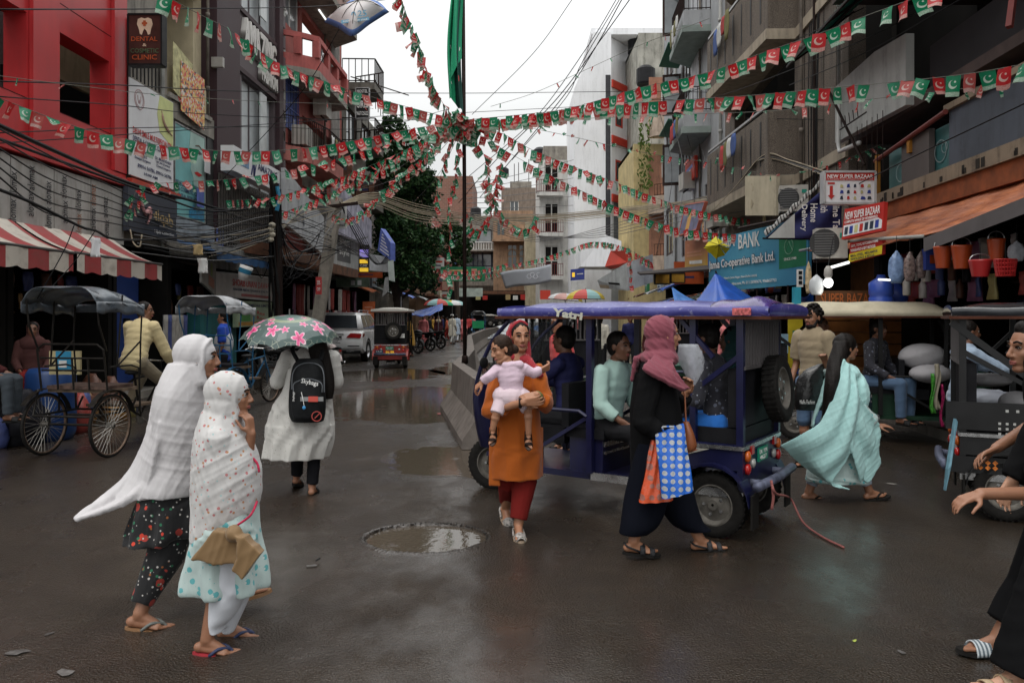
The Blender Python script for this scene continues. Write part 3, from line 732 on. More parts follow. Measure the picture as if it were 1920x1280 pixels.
for k in range(16):
 a=k/16*6.283;c=LF(25.3,.9,9.8);m.tube([c,c+V((.02,.22*math.cos(a),.22*math.sin(a)))],.012,4)
ring(m,LF(25.3,.9,9.8),V((0,1,0)),V((0,0,1)),.24,.03);m.build('wheel_ornament',metal,t)
p2=[(24.0,.02),(24.5,.9),(25.5,1.15),(29.5,1.1),(30.4,.02)]
bay(t,LF,p2,11.75,11.95,concg,'balcony_slab');bay(t,LF,[(u,n*.98)for u,n in p2],11.96,12.8,M('pink grey parapet',(.38,.25,.22),.8,streak=.5),'balcony_parapet')
MB().tube([LF(26.5,.5,11.72),LF(27.4,.5,11.72)],.03,8).build('tube_light',M('tube lamp',(.9,.9,.85),.3,emit=1.3),t)
p3=[(23.99,.02),(24.6,.7),(26,.95),(28,.95),(29.2,.5),(29.4,.02)]
bay(t,LF,p3,6.3,6.75,M('worn pink band',(.36,.13,.11),.8,streak=.7),'balcony_slab')
railing(t,LF,p3,6.75,7.65,iron,.12)
bay(t,LF,p3,5.0,5.2,concg,'balcony_slab')
MB(LF).box(24,31.6,.02,.1,4.3,4.95).build('fascia',M('pink corrugated',(.45,.18,.2),.6,streak=.5),t)
m=MB()
for k in range(6):m.tube([LF(29.9+k*.22,.06,3.3),LF(29.9+k*.22,.06,15)],.035,6)
m.build('drain_pipe',M('grey pipe',(.3,.3,.28),.6),t)
t=bld('terrace_building','grey concrete building with long cantilevered terraces and iron railings',LF,31.7,42)
body(t,LF,31.72,43,0,10.6,concg,-7,-.9)
dgr=M('grimy concrete',(.16,.15,.13),.85,streak=.8,vs=2,scol=(.05,.045,.04))
wall(MB(LF),31.72,43,3.2,10.6,[(32.5+3*k,34.5+3*k,z,z+1.6)for k in range(3)for z in(5.2,8.6)],.3).build('wall',dgr,t)
for k in range(3):
 for z in(5.2,8.6):window(t,LF,32.5+3*k,34.5+3*k,z,z+1.6,-.15,M('brown frame',(.08,.05,.04),.6),glass,2,1)
for z in(10.6,8.25,5.9):
 pp=[(26.5 if z>7 else 31.75,1.02),(26.6 if z>7 else 31.8,1.35),(35.5,1.45),(36,.02)]
 pp=[(31.75,.02),(31.8,1.3),(33.6,1.3),(34.2,.02)]
 bay(t,LF,pp,z,z+.28,dgr,'terrace_slab')
 railing(t,LF,pp,z+.28,z+1.2,iron,.22,r=.018)
m=MB()
for k in range(4):m.beam(LF(36+k*.6,.5,10.9),LF(36+k*.6,.5,12.2),.03,.03)
m.beam(LF(35.5,-.5,12.2),LF(38.5,1.6,12.2),.04,.04);m.build('pipe_frame',iron,t)
white_i=M('white letters',(.7,.7,.68),.5)
t=camboard('hostel_sign','black sign with white letters for girls below the grey terraces','sign',667,692,165,222,27.5,blk,.1,frame=metal,lines=[('FOR',white_i,.33,.66,.3,.12),('GIRLS',white_i,.06,.34,.86,.24),('9667125622',white_i,.06,.1,.86,.13),('HOSTEL',white_i,.1,.84,.8,.1)])
P=[LF(Lu(535,.9),.9,4.1),LF(Lu(607,.9),.9,3.55),LF(Lu(607,.9),.9,4.75),LF(Lu(535,.9),.9,5.6)]
board('billboard','large tilted white metal billboard with a faded dark W behind the leaning pole','billboard',P,M('weathered white sheet',(.36,.37,.38),.6,var=.2,vs=2,streak=.5),.12,lines=[('W',M('faded ink',(.12,.13,.15),.6),.35,.1,.4,.4)])
P=[LF(Lu(612,.8),.8,3.3),LF(Lu(672,.8),.8,3.35),LF(Lu(672,.8),.8,4.6),LF(Lu(612,.8),.8,5.0)]
t=board('shop_sign','pale board with a dark square reading smart style above the brown canopy','sign',P,M('dirty pale board',(.40,.41,.40),.6,streak=.5),.15,lines=[('#dark_square',M('dark grey print',(.10,.10,.10),.5),.30,.12,.42,.70),('smart',white_i,.36,.5,.32,.18,dict(off=.012)),('style',white_i,.36,.25,.3,.18,dict(off=.012))])
P=[LF(Lu(640,1.1),1.1,4.35),LF(Lu(697,1.1),1.1,4.3),LF(Lu(697,1.1),1.1,5.4),LF(Lu(640,1.1),1.1,6.1)]
board('shop_sign','blotchy lilac grey board above the smart style board','sign',P,M('lilac grey print',(.32,.31,.38),.6,var=.5,vs=3,streak=.3),.1)
pur=M('purple lit print',(.25,.2,.6),.5,var=.3,emit=.5);yel=M('yellow lit print',(.8,.5,.04),.5,var=.1,emit=.6)
t=camboard('lit_sign','small lit sign with white, purple and yellow bands left of the tree','sign',674,691,459,511,27,blk,.12,lines=[('#purple_band',pur,.02,.55,.96,.28),('#yellow_band',yel,.02,.33,.9,.14),('#yellow_band',yel,.02,.03,.96,.14),('DENTAL',white_i,.06,.6,.86,.14,dict(off=.015)),('CLINIC',white_i,.1,.2,.8,.1,dict(off=.015))])
bws=M('blue white print',(.10,.14,.40),.5,var=.2,vs=6)
P=[W(708,470,31),W(732,488,30.5),W(732,455,30.5),W(714,428,31)]
board('shop_sign','blue sign with white lines of print in front of the tree, tilted','sign',P,bws,.25,lines=[('#print_line',white_i,.15,.12+.13*k,.7,.05)for k in range(6)])
P=[W(694,507,30),W(728,510,31),W(728,482,31),W(694,476,30)]
board('cabinet','grey white metal sign box left of the tree trunk','sign',P,M('grey white tin',(.42,.43,.44),.5,streak=.4),.3)
P=[W(729,525,30),W(740,528,30),W(737,487,30),W(727,490,30)]
board('shop_sign','narrow pale green sign standing upright before the tree','sign',P,M('pale green tin',(.40,.45,.42),.5),.1)
P=[W(716,557,29),W(729,545,29),W(728,519,29),W(722,520,29)]
board('shop_sign','bent grey triangular tin plate hanging under the signs by the tree','sign',P,metal,.03)
t=camboard('shop_sign','white vertical sign above the leaning pole with black letters at its foot','sign',629,649,378,428,22.6,M('plain white sign',(.5,.5,.5),.5),.1,lines=[('venall',inkb,.1,.07,.8,.12)])
camboard('shop_sign','red vertical notice strapped to the leaning concrete pole','sign',592,603,519,552,21.2,M('red notice',(.45,.05,.05),.5,var=.3,vs=9),.03,lines=[('20%',white_i,.2,.55,.6,.25),('OFF',white_i,.2,.2,.6,.2)])
rust=M('rusty canopy sheet',(.13,.06,.035),.7,var=.5,vs=4,streak=.7)
for(a,b,n0,z0,z1,lb)in((535,600,1.3,3.05,3.6,'rusty brown canopy over the shop behind the leaning pole'),(605,672,1.3,2.95,3.5,'dark brown canopy over the bright shops further along')):
 ua,ub=Lu(a,n0),Lu(b,n0)
 t=thing('canopy',lb,'canopy',LF(ua,0,z0));MB().prism([LF(ua,0,z1),LF(ua,n0,z1-.25),LF(ua,n0,z0),LF(ua,0,z0+.2)],LF(ub,0,0)-LF(ua,0,0)).build('sheet',rust,t)
camboard('shop_sign','dark green fascia with small pictures above the clothes shop','sign',630,692,520,538,28.5,M('green grey fascia',(.05,.07,.05),.6,var=.5,vs=5),.1,lines=[('#picture',metal,.45,.2,.12,.5),('#picture',metal,.65,.2,.12,.5)])
t=camboard('standing_sign','orange standing board with pale lines behind the white car','sign',680,703,565,603,31.5,M('orange board',(.50,.12,.04),.5),.05,lines=[('#print_line',M('pale orange',(.6,.3,.2),.5),.15,.18+.17*k,.65,.05)for k in range(4)])
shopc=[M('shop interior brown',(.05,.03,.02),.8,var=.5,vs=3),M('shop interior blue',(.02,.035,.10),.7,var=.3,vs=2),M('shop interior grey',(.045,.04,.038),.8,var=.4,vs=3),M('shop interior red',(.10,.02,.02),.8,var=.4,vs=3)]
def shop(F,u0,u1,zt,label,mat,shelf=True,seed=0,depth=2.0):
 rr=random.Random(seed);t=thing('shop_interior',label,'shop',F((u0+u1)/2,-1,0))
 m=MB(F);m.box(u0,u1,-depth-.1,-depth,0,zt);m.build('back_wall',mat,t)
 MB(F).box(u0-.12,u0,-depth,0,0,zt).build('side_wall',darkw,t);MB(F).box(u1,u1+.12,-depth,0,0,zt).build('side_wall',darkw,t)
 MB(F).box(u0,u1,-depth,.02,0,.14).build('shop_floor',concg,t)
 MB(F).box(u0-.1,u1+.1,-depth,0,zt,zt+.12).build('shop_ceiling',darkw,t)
 if shelf:
  for z in(.75,1.2,1.65,2.1):
   if z<zt-.3:MB(F).box(u0+.1,u1-.1,-depth+.01,-depth+.4,z,z+.03).build('shelf',M('shelf board',(.10,.06,.04),.7),t)
 return t
goodm=[M('goods %d'%i,c,.45,var=.2,vs=8)for i,c in enumerate([(.30,.05,.04),(.06,.08,.22),(.35,.30,.12),(.35,.33,.30),(.05,.15,.08),(.12,.05,.03),(.45,.42,.40),(.25,.10,.18),(.02,.02,.025),(.30,.16,.05)])]
_gm={}
def good_mesh(kind,mi):
 k=(kind,mi)
 if k in _gm:return _gm[k]
 m=MB();mt=goodm[mi]
 if kind=='packet':m.sheet(lambda a,b:((a-.5)*.2,.02*math.sin(a*9+b*5),-.3*b),4,4,.03)
 elif kind=='box':m.box(-.1,.1,-.07,.07,0,.14);m.box(-.102,.102,-.072,.072,.10,.115)
 elif kind=='bag':m.loft([((0,0,0),.11,.07,0,.1,5),((0,0,.12),.14,.09,0,.12,5),((0,0,.24),.10,.06,0,.2,6),((0,0,.32),.03,.03)],8,12)
 elif kind=='bottle':m.lathe([(.045,0),(.05,.02),(.05,.17),(.02,.22),(.02,.26)],8)
 elif kind=='cloth':m.sheet(lambda a,b:((a-.5)*(.28-.05*b),.035*math.sin(a*14+b*2),-.75*b),16,6,.012)
 me=m.mesh(kind,mt,True);_gm[k]=me;return me
def goods(F,kind,name,cat,label,group,spots,mis,seed=0,sc=(.8,1.25)):
 rr=random.Random(seed)
 for(u,n,z)in spots:
  p=F(u,n,z);k=rr.uniform(*sc)
  Mx=Matrix.Translation(p)@Matrix.Rotation(math.pi/2+rr.uniform(-.5,.5),4,'Z')@Matrix.Scale(k,4)
  mi_=rr.choice(mis);o=mesh_obj(name,good_mesh(kind,mi_),None,Mx);tag(o,('red','blue','mustard','light grey','green','brown','white','purple','black','orange brown')[mi_]+' '+label,cat,group)
def gridspots(u0,u1,n,zs,step,seed=0,j=.04):
 rr=random.Random(seed);o=[]
 for z in zs:
  u=u0+rr.random()*step
  while u<u1:o.append((u,n+rr.uniform(-.08,.08),z));u+=step*rr.uniform(.7,1.5)
 return o
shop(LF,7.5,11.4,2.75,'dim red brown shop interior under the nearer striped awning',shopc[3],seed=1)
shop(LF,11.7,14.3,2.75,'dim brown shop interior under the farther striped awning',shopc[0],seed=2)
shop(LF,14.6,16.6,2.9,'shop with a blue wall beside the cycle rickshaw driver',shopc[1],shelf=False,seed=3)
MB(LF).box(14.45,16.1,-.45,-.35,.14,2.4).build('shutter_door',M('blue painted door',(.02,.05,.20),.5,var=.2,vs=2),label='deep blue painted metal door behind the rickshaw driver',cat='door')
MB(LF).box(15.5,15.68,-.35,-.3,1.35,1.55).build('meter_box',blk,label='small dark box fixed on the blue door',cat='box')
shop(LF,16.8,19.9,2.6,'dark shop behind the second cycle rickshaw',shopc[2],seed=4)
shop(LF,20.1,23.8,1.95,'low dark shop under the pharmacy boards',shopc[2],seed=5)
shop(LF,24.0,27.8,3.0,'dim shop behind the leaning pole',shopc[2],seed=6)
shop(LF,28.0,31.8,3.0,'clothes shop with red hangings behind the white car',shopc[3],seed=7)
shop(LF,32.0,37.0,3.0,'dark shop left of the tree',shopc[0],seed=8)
for i,(a,b)in enumerate(((7.6,11.3),(11.8,14.2),(16.9,19.8),(20.2,23.7))):
 goods(LF,'box','carton','carton','carton on the dim shop shelves at left','cartons on the left shops\' shelves',gridspots(a,b,-1.8,(.78,1.23,1.68),.30,i),[0,2,3,4,5,9],i)
 goods(LF,'packet','hanging_packet','packet','packet hanging in the mouth of the dim left shops','packets hanging in the left shops',gridspots(a,b,-.3-.2*(i%2),(2.3,1.95),.42,20+i),[0,1,2,5,8,9],i)
goods(LF,'cloth','hanging_cloth','cloth','cloth hanging on the rail beside the rickshaw driver','cloths hanging by the blue door',[(16.3+.16*k,.12,1.62)for k in range(6)],[3,1,6,3],5,(1,1.25))
goods(LF,'cloth','hanging_cloth','cloth','garment hanging in the clothes shop behind the white car','garments hanging behind the white car',gridspots(24.5,34,.2,(2.6,1.8),.6,9),[0,0,3,7,8,6],6,(1,1.4))
def block(name,label,X0,X1,Y0,Y1,z1,mat,fw=(),sw=(),side='L',fm=None,gm=None,slabs=(),smat=None,cat='building',chajja=0):
 """free-standing building: front faces the camera, one side faces the street"""
 t=thing(name,label,cat,((X0+X1)/2,Y0,0))
 Ff=FR(X0,Y0,1,0,1);
 Fs=FR(X0,Y0,0,1,-1)if side=='L' else FR(X1,Y0,0,1,1)
 wall(MB(Ff),0,X1-X0,0,z1,[w[:4]for w in fw],.3).build('front_wall',mat,t)
 if side:wall(MB(Fs),.3,Y1-Y0,0,z1,[w[:4]for w in sw],.3).build('side_wall',smat or mat,t)
 MB().box(X0+.9,X1-.9,Y0+1.0,Y1,0,z1-.05).build('core',darkw,t)
 MB().box(X0,X1,Y0+.3,Y1,z1-.2,z1-.001).build('roof',mat,t)
 oth=X1 if side=='L' else X0
 MB().box(*((oth-.3,oth)if side=='L' else(oth,oth+.3)),Y0+.301,Y1,0,z1-.2).build('end_wall',mat,t)
 for F_,ws in((Ff,fw),(Fs,sw)):
  for w in ws:window(t,F_,*w[:4],-.15,fm,w[4]if len(w)>4 else gm,2,2 if w[3]-w[2]>1.6 else 1,.08,chajja=chajja)
 for(z,o,F_,a,b)in slabs:MB(Ff if F_=='f' else Fs).box(a,b,.002,o,z,z+.2).build('ledge',mat,t)
 return t,Ff,Fs
def Xp(px,Y):return(px-960)/1500*Y
s=NT('far brick');v=s.pos();bt=s.n('TexBrick',i_Vector=s.n('Mapping',i_0=v,i_Rotation=(R(90),0,0)).outputs[0],i_Scale=1.2,i_Mortar_Size=.012)
bt.inputs['Color1'].default_value=(.22,.10,.07,1);bt.inputs['Color2'].default_value=(.16,.08,.055,1);bt.inputs['Mortar'].default_value=(.25,.2,.17,1)
s.base(bt.outputs[0]);s.set(Roughness=.85);brick=s.m
Y=88
block('brick_building','bare red brick block rising behind the tree left of the flag pole',Xp(798,Y),Xp(886,Y),Y,Y+12,Zp(330,Y),brick,fw=[(.6,1.6,9,11),(2.6,3.6,9,11)],side='R')
t,Ff,Fs=block('old_house','old grey house with arcaded balcony and blue grey windows behind the flag pole',Xp(862,80),Xp(930,80),80,92,Zp(405,80),concg,side='R',fw=[(.4,3.2,5.4,7.8),(.4,3.2,8.8,10.2)],gm=glassb,fm=M('blue black wood',(.03,.035,.05),.5))
MB(Ff).box(-.1,3.7,.3,.6,4.6,5.2).build('balcony',concg,t);railing(t,Ff,[(-.1,.6),(3.7,.6)],8.1,8.9,whitew,.25,r=.05)
MB(Ff).box(-.2,3.8,.002,.7,8.0,8.15).build('cornice',concg,t)
m=MB(Ff)
for k in range(4):m.box(.35+k*.93,.5+k*.93,.02,.12,5.3,7.9)
m.build('window_column',M('blue black wood',(.03,.035,.05),.5),t)
tan=M('tan stucco',(.30,.19,.12),.8,var=.25,vs=2,streak=.6)
t,Ff,Fs=block('ornate_house','old tan house with arched wooden windows at the end of the street',Xp(925,74),Xp(1000,74),74,90,Zp(395,74),tan,side='L',fw=[(1.3,2.2,6.0,8.2),(2.35,3.25,6.0,8.2),(.3,1.1,9.0,10.5)],sw=[(2,3.4,6,8)],fm=M('tan wood',(.28,.17,.10),.6))
for a in(1.3,2.35):
 m=MB();ring(m,Ff(a+.45,.02,7.3),V((1,0,0)),V((0,0,1)),.5,.09,14,0,math.pi,.05);m.build('arch',M('tan wood',(.28,.17,.10),.6),t)
MB(Ff).box(-.1,3.8,.002,.9,8.4,8.6).build('cornice',tan,t);MB(Ff).box(.9,3.6,.002,.5,5.2,5.9).build('balcony_base',tan,t)
t,Ff,Fs=block('crowded_house','stacked brown and grey roof rooms above the ornate house',Xp(940,92),Xp(1012,92),92,104,Zp(352,92),M('brown grey plaster',(.20,.16,.13),.85,streak=.7),side='L',fw=[(1,2,11,12.4),(2.8,3.8,11,12.4),(1,2,13.6,14.8)],slabs=[(12.8,1.1,'f',-.2,4.5),(10.4,.8,'f',-.2,4.5)])
MB(Ff).box(1.0,3.5,-4,-1,16.2,17.2).build('roof_room',concg,t)
m=MB()
for dx in(1.5,2.0,3.2):m.tube([Ff(dx,-2,17),Ff(dx,-2,19+dx*.3)],.04,4)
m.build('roof_mast',iron,t)
block('cream_house','narrow cream house wall left of the pale grey flats',Xp(985,66),Xp(1012,66),66,74,Zp(415,66),M('cream far plaster',(.42,.36,.25),.8,streak=.5),side='L')
pg=M('pale grey render',(.55,.54,.51),.8,var=.12,vs=1.5,streak=.7,scol=(.18,.17,.15))
Y=56
t,Ff,Fs=block('grey_flats','pale grey flats with recessed loggias left of the white red-banded block',Xp(1008,60),Xp(1078,Y),Y,Y+9,Zp(300,Y),pg,side='L',fw=[(.35,1.35,z,z+2.1,darkw)for z in(4.4,7.4,10.2)],fm=pg,sw=[])
for z in(4.1,7.1,9.9):
 MB(Ff).box(-.2,1.6,.002,.8,z,z+.25).build('balcony_slab',pg,t);railing(t,Ff,[(-.2,.01),(-.2,.78),(1.6,.78)],z+.25,z+1.1,M('maroon railing',(.15,.04,.04),.6),.14,r=.02)
MB(Ff).box(.3,2.2,-3,-.6,12.5,13.6).build('roof_room',concg,t)
wh=M('white render',(.80,.81,.83),.75,var=.06,vs=.6,streak=.35,scol=(.38,.38,.38))
bred=M('bright red paint',(.50,.05,.03),.6,var=.1)
old=M('old mouldy wall',(.34,.33,.29),.85,var=.3,vs=1.5,streak=1.,scol=(.07,.075,.055),bump=.3)
Y=50;X0,X1=Xp(1077,Y),Xp(1146,Y);zt=Zp(60,Y)
t=thing('white_block','tall white apartment block with bright red bands and red framed windows','building',(X0,Y,0))
m=MB();m.prism([(X0,Y,0),(X1,Y,0),(X1,Y,zt),(X0+1.15,Y,zt),(X0+1.15,Y,zt-1),(X0,Y,Zp(165,Y))],(0,7,0));m.build('front_wall',wh,t)
MB().box(X0+1.1,Xp(1246,Y),Y+.3,Y+7,zt-.05,zt+.35).build('parapet',wh,t)
Fw=FR(X1,Y,Xp(1197,53)-X1,3,1);Lw=math.hypot(Xp(1197,53)-X1,3)
zz=lambda py:Zp(py,51)
wall(MB(Fw),.02,Lw,0,zz(160),[(.55,1.5,zz(342),zz(302)),(.55,1.5,zz(240),zz(205)),(.3,1.9,4.8,9.0)],.3).build('street_wall',wh,t)
MB().prism([Fw(0,-.35,0),Fw(Lw,-.35,0),V((Xp(1246,Y),Y+8,0)),V((X1,Y+8,0))],(0,0,zt-.1)).build('core',wh,t)
for a,b in((158,172),(260,274),(368,382)):MB(Fw).box(.01,Lw+.02,.003,.12,zz(b),zz(a)).build('red_band',bred,t)
for a,b in((302,342),(205,240)):window(t,Fw,.55,1.5,zz(b),zz(a),-.05,bred,glass,1,1,.12)
window(t,Fw,.35,1.85,6.4,8.8,-.1,pg,glassb,2,1);window(t,Fw,.35,1.85,4.9,6.2,-.1,pg,glass,2,1)
MB().box(X1-.35,X1-.05,Y-.06,Y-.003,6,zz(150)).build('groove_shade_strip',M('groove shade',(.05,.05,.055),.8),t)  # raised strip, its dark colour standing in for shade in a groove
P=[(Xp(1088,46),46,0),(Xp(1165,44),44,0)]
m=MB();a,b=V(P[0]),V(P[1])
m.prism([a+V((0,0,Zp(500,46))),b+V((0,0,Zp(500,44))),b+V((0,0,Zp(452,44))),V((Xp(1135,45),45,Zp(440,45))),a+V((0,0,Zp(470,46)))],(0,3,0));m.build('lower_wing',wh,t)
t2,Ff,Fs=block('mouldy_block','old mouldy grey wall between the white block and the balcony flats',Xp(1197,47),Xp(1250,47),47,55,Zp(62,47),old,side='L')
m=MB();m.box(Xp(1175,46),Xp(1197,46)-.01,46.9,48,9,13.6);
ylw=M('yellow plaster',(.50,.40,.20),.8,streak=.5,vs=2)
Y=42
t,Ff,Fs=block('yellow_house','narrow yellow plaster house with curved cream balconies and terracotta doors',Xp(1188,Y),Xp(1250,Y),Y,Y+6,Zp(270,Y),ylw,side='L',fw=[(.3,.6,7.9,8.5)],fm=ylw)
terr=M('terracotta wall',(.34,.17,.11),.8,streak=.5)
for z,h in((10.9,1.0),(6.9,.9),(3.9,.8)):
 c=[Ff(.95+.9*(1-math.cos(a))*.5+.0,.002+.95*math.sin(a),z)for a in np.linspace(0,math.pi/2,7)]+[Ff(1.9,.95,z),Ff(1.9,.002,z)]
 c=[Ff(.75+1.1*(1-math.cos(a)),.004+1.0*math.sin(a),z)for a in np.linspace(0,math.pi/2,8)]+[Ff(1.86,.004,z)]
 MB().prism(c,(0,0,h)).build('balcony',M('cream pink render',(.48,.38,.30),.8,streak=.5),t)
 MB(Ff).box(.8,1.8,.004,.06,z+h+.02,z+h+2.2).build('door_wall',terr,t)
 railing(t,Ff,[(1.0,.5),(1.4,.9),(1.86,1.0)],z+h,z+h+.6,iron,.15)
m=MB()
rr=random.Random(3)
for k in range(160):
 c=Ff(.55+rr.uniform(-.35,.35),.3+rr.uniform(-.2,.3),10.2+rr.uniform(-1.9,1.6));d=V((rr.uniform(-1,1),rr.uniform(-1,1),rr.uniform(-1,1)))*.16
 m.add([c,c+d,c+d+V((.05,.04,-.14)),c+V((-.04,0,-.1))],[(0,1,2,3)])
m.build('creeper',M('creeper leaves',(.10,.16,.03),.6,var=.4,vs=6),label='yellow green creeper hanging on the yellow house front',cat='plant')
gr=M('blue grey render',(.33,.34,.35),.8,var=.1,vs=1,streak=.5,scol=(.14,.14,.14));lg=M('light grey panel',(.45,.46,.48),.7,streak=.4)
t=bld('balcony_flats','grey flats with two stacked small balconies and open casement windows',RF,24.2,38.7)
body(t,RF,24.2,38.7,0,14.5,darkw,-7,-1.6)
wall(MB(RF),24.2,38.7,3,15,[(30.5,33,z,z+1.9)for z in(4.0,6.9,10.2)]+[(35.5,38.0,z,z+2.2)for z in(4.4,8.0,11.6)]+[(24.8,27.6,4.1,6.1)],.3).build('wall',gr,t)
brf=M('dark brown frame',(.05,.03,.025),.5)
for z in(4.0,6.9,10.2):window(t,RF,30.5,33,z,z+1.9,-.1,brf,glassb,3,1,.1)
for z in(4.4,8.0,11.6):window(t,RF,35.5,38,z,z+2.2,-.1,brf,glassb,2,2,.14)
window(t,RF,24.8,27.6,4.1,6.1,-.1,brf,glass,2,1,.1)
MB(RF).box(28.4,30.1,.003,.08,3,15).build('light_panel',lg,t)
for z in(11.0,7.65):
 bay(t,RF,[(26.4,.003),(26.5,.95),(29.6,.95),(30.4,.003)],z,z+.22,M('green grey slab',(.22,.26,.24),.8),'balcony_slab')
 bay(t,RF,[(26.5,.003),(26.58,.88),(29.5,.88),(30.3,.003)],z+.23,z+.75,gr,'balcony_parapet')
 railing(t,RF,[(26.5,.01),(26.58,.86),(29.5,.86),(30.3,.01)],z+.75,z+1.55,iron,.13)
 p=RF(29.9,.5,z+.5);MB().prism([RF(30.0,.42,z+.25),RF(29.7,.72,z+.5),RF(30.0,.45,z+.75),RF(30.2,.2,z+.5)],(-.02,0,0)).build('diamond',M('brick red tile',(.25,.08,.06),.7),t)
for z,px in((9.9,1245),(7.0,1250),(13.2,1245)):
 MB().prism([RF(33.2,.1,z+1.95),RF(33.3,.9,z+2.05),RF(30.4,.9,z+2.05),RF(30.4,.1,z+1.95)],(0,0,.04)).build('green_shade',M('green shade sheet',(.02,.13,.08),.6),t)
 MB().prism([RF(33.05,.02,z),RF(33.25,.75,z),RF(33.25,.75,z+1.7),RF(33.05,.02,z+1.7)],(0,.05,0)).build('open_casement',brf,t)
 MB().prism([RF(33.0,.1,z+.12),RF(33.19,.67,z+.12),RF(33.19,.67,z+1.58),RF(33.0,.1,z+1.58)],(0,.04,0)).build('pane',glassb,t)
s=NT('brown pebbledash');v=s.pos();n1=s.noise(v,1.2,4);n2=s.noise(v,90,3,.7)
c=s.mix(s.ramp(n2,.38,.62),(.055,.042,.033),(.20,.165,.13));c=s.mix(s.math('MULTIPLY',s.ramp(s.noise(s.pos((1.5,1.5,.2)),2.5,5,.65),.5,.7),.65),c,(.035,.028,.024))
s.base(c);s.set(Roughness=.9);s.bump(n2,.7,.02);peb=s.m
band=M('pale cement band',(.34,.29,.22),.8,var=.15,streak=.5,bump=.2)
t=bld('pebbledash_building','brown pebbledash building with angular balconies edged by pale cement bands',RF,13.7,24.2)
body(t,RF,13.7,24.15,0,14.5,darkw,-7,-2.2)
wall(MB(RF),13.72,24.15,2.9,14.5,[(16.9,22.8,5.9,7.45),(14.6,15.4,8.3,9.6),(16.9,22.8,9.2,11.2)],.3).build('wall',peb,t)
MB(RF).box(16.9,22.8,-2.15,-2.05,4,12).build('rear_wall',M('dark room',(.02,.018,.016),.9),t)
def pbay(z,h,poly,sl=True):
 c=bay(t,RF,poly,z,z+h,peb,'balcony_parapet')
 bay(t,RF,[(u,n+(.03 if n>.05 else 0))for u,n in poly],z-.22,z-.001,band,'cement_band')
 m=MB()
 (a,b)=(poly[1],poly[2])
 for k in range(7):
  f=(k+.6)/7.2;u=a[0]+(b[0]-a[0])*f;n=a[1]+(b[1]-a[1])*f
  m.box(0,1,0,1,0,1)if 0 else m.prism([RF(u,n+.004,z+.25),RF(u+.10,n+.004,z+.25),RF(u+.10,n+.004,z+h-.15),RF(u,n+.004,z+h-.15)],RF(0,.006,0)-RF(0,0,0))
 m.build('slot',blk,t)
 MB().beam(RF(a[0],a[1]-.05,z+h+.12),RF(b[0],b[1]-.05,z+h+.12),.05,.05).build('handrail',metal,t)
pbay(7.6,1.35,[(16.7,.002),(16.72,.62),(21.6,1.0),(23.2,.002)])
pbay(4.55,1.35,[(16.7,.002),(16.72,.62),(21.6,1.0),(23.2,.002)])
pbay(10.8,1.35,[(16.7,.002),(16.72,.62),(21.6,1.0),(23.2,.002)])
m=MB(RF)
for z in(7.38,4.33):m.box(13.73,16.69,.003,.05,z,z+.22)
m.build('cement_band',band,t)
m=MB(RF)
for u in(14.3,15.0,15.6,16.2):m.box(u,u+.02,.002,.006,2.9,14)
m.build('render_joint',M('joint dark',(.03,.025,.02),.9),t)
MB().tube([RF(15.4,.06,2.9),RF(15.4,.06,14)],.03,6).build('drain_pipe',iron,t)
m=MB()
rr=random.Random(4)
for k in range(9):
 u=15.3+rr.uniform(-.25,.25);m.tube([RF(u,.08,3),RF(u+rr.uniform(-.1,.1),.12,5),RF(u+rr.uniform(-.2,.2),.08,7.3)],.009,4,m=6)
m.build('wire_bunch',blk,t)
acw=M('ac casing',(.42,.40,.36),.5,var=.1,streak=.4)
def ac(label,c,w=.75,h=.55,d=.28,rot=0):
 t=thing('ac_unit',label,'air conditioner',c,rot);Mx=mwi(t)
 MB().bbox((0,0,h/2),(w,d,h),Mx).build('casing',acw,t)
 m=MB()
 for k in range(9):m.bbox((-.1,-d/2-.008,.06+k*(h-.1)/9),(w*.62,.012,.018),Mx)
 m.build('fan_grille',M('ac grille',(.12,.12,.12),.5),t)
 MB().lathe([(.2,0),(.2,.006)],20,Mx@Matrix.Translation((-.1,-d/2-.002,h/2))@Matrix.Rotation(R(90),4,'X')).build('fan_disc',M('ac fan',(.04,.04,.04),.5),t)
 MB().bbox((w*.36,-d/2-.006,h*.75),(.09,.008,.07),Mx).build('badge',M('teal badge',(.02,.25,.18),.5),t)
 MB().bbox((0,.05,-.03),(w,.05,.04),Mx).build('bracket',iron,t)
 return t
ac('white air conditioner on the brown wall right of the cream panel',W(1487,398,15.6),.52,.50,.4,R(-15))
ac('cream air conditioner below the vertical navy cloth, over the shop front',W(1556,485,11.3),.42,.42,.25,R(-10))
cpan=M('cream panel',(.46,.41,.30),.7,streak=.3,var=.1)
camboard('wall_panel','cream wall panel with ghost letters left of the white air conditioner','sign',1397,1455,330,404,17.2,cpan,.08,lines=[('TAAZ',M('ghost letters',(.38,.33,.23),.7),.2,.6,.6,.2),('MILA',M('ghost letters',(.38,.33,.23),.7),.2,.2,.6,.2)],dY=-1.2)
tanc=M('tan concrete ledge',(.22,.17,.12),.85,streak=.8,scol=(.06,.045,.035),vs=2,bump=.3)
t=bld('bazaar_building','dark two storey bazaar building at the right edge with a tan concrete ledge',RF,4,13.65)
body(t,RF,3,13.68,0,12,darkw,-7,-3.0)
MB(RF).box(3,13.66,-3.0,.0,3.1,3.28).build('floor_slab',darkw,t)
MB(RF).box(3,12.75,.002,.16,3.26,3.44).build('ledge',tanc,t)
MB(RF).box(3,12.7,-.15,.12,3.02,3.255).build('ledge_skirt',M('rust orange cloth',(.22,.06,.02),.7,var=.4,vs=5),t)
gpan=M('slate painted panel',(.075,.085,.105),.7,var=.2,vs=1.5,streak=.5)
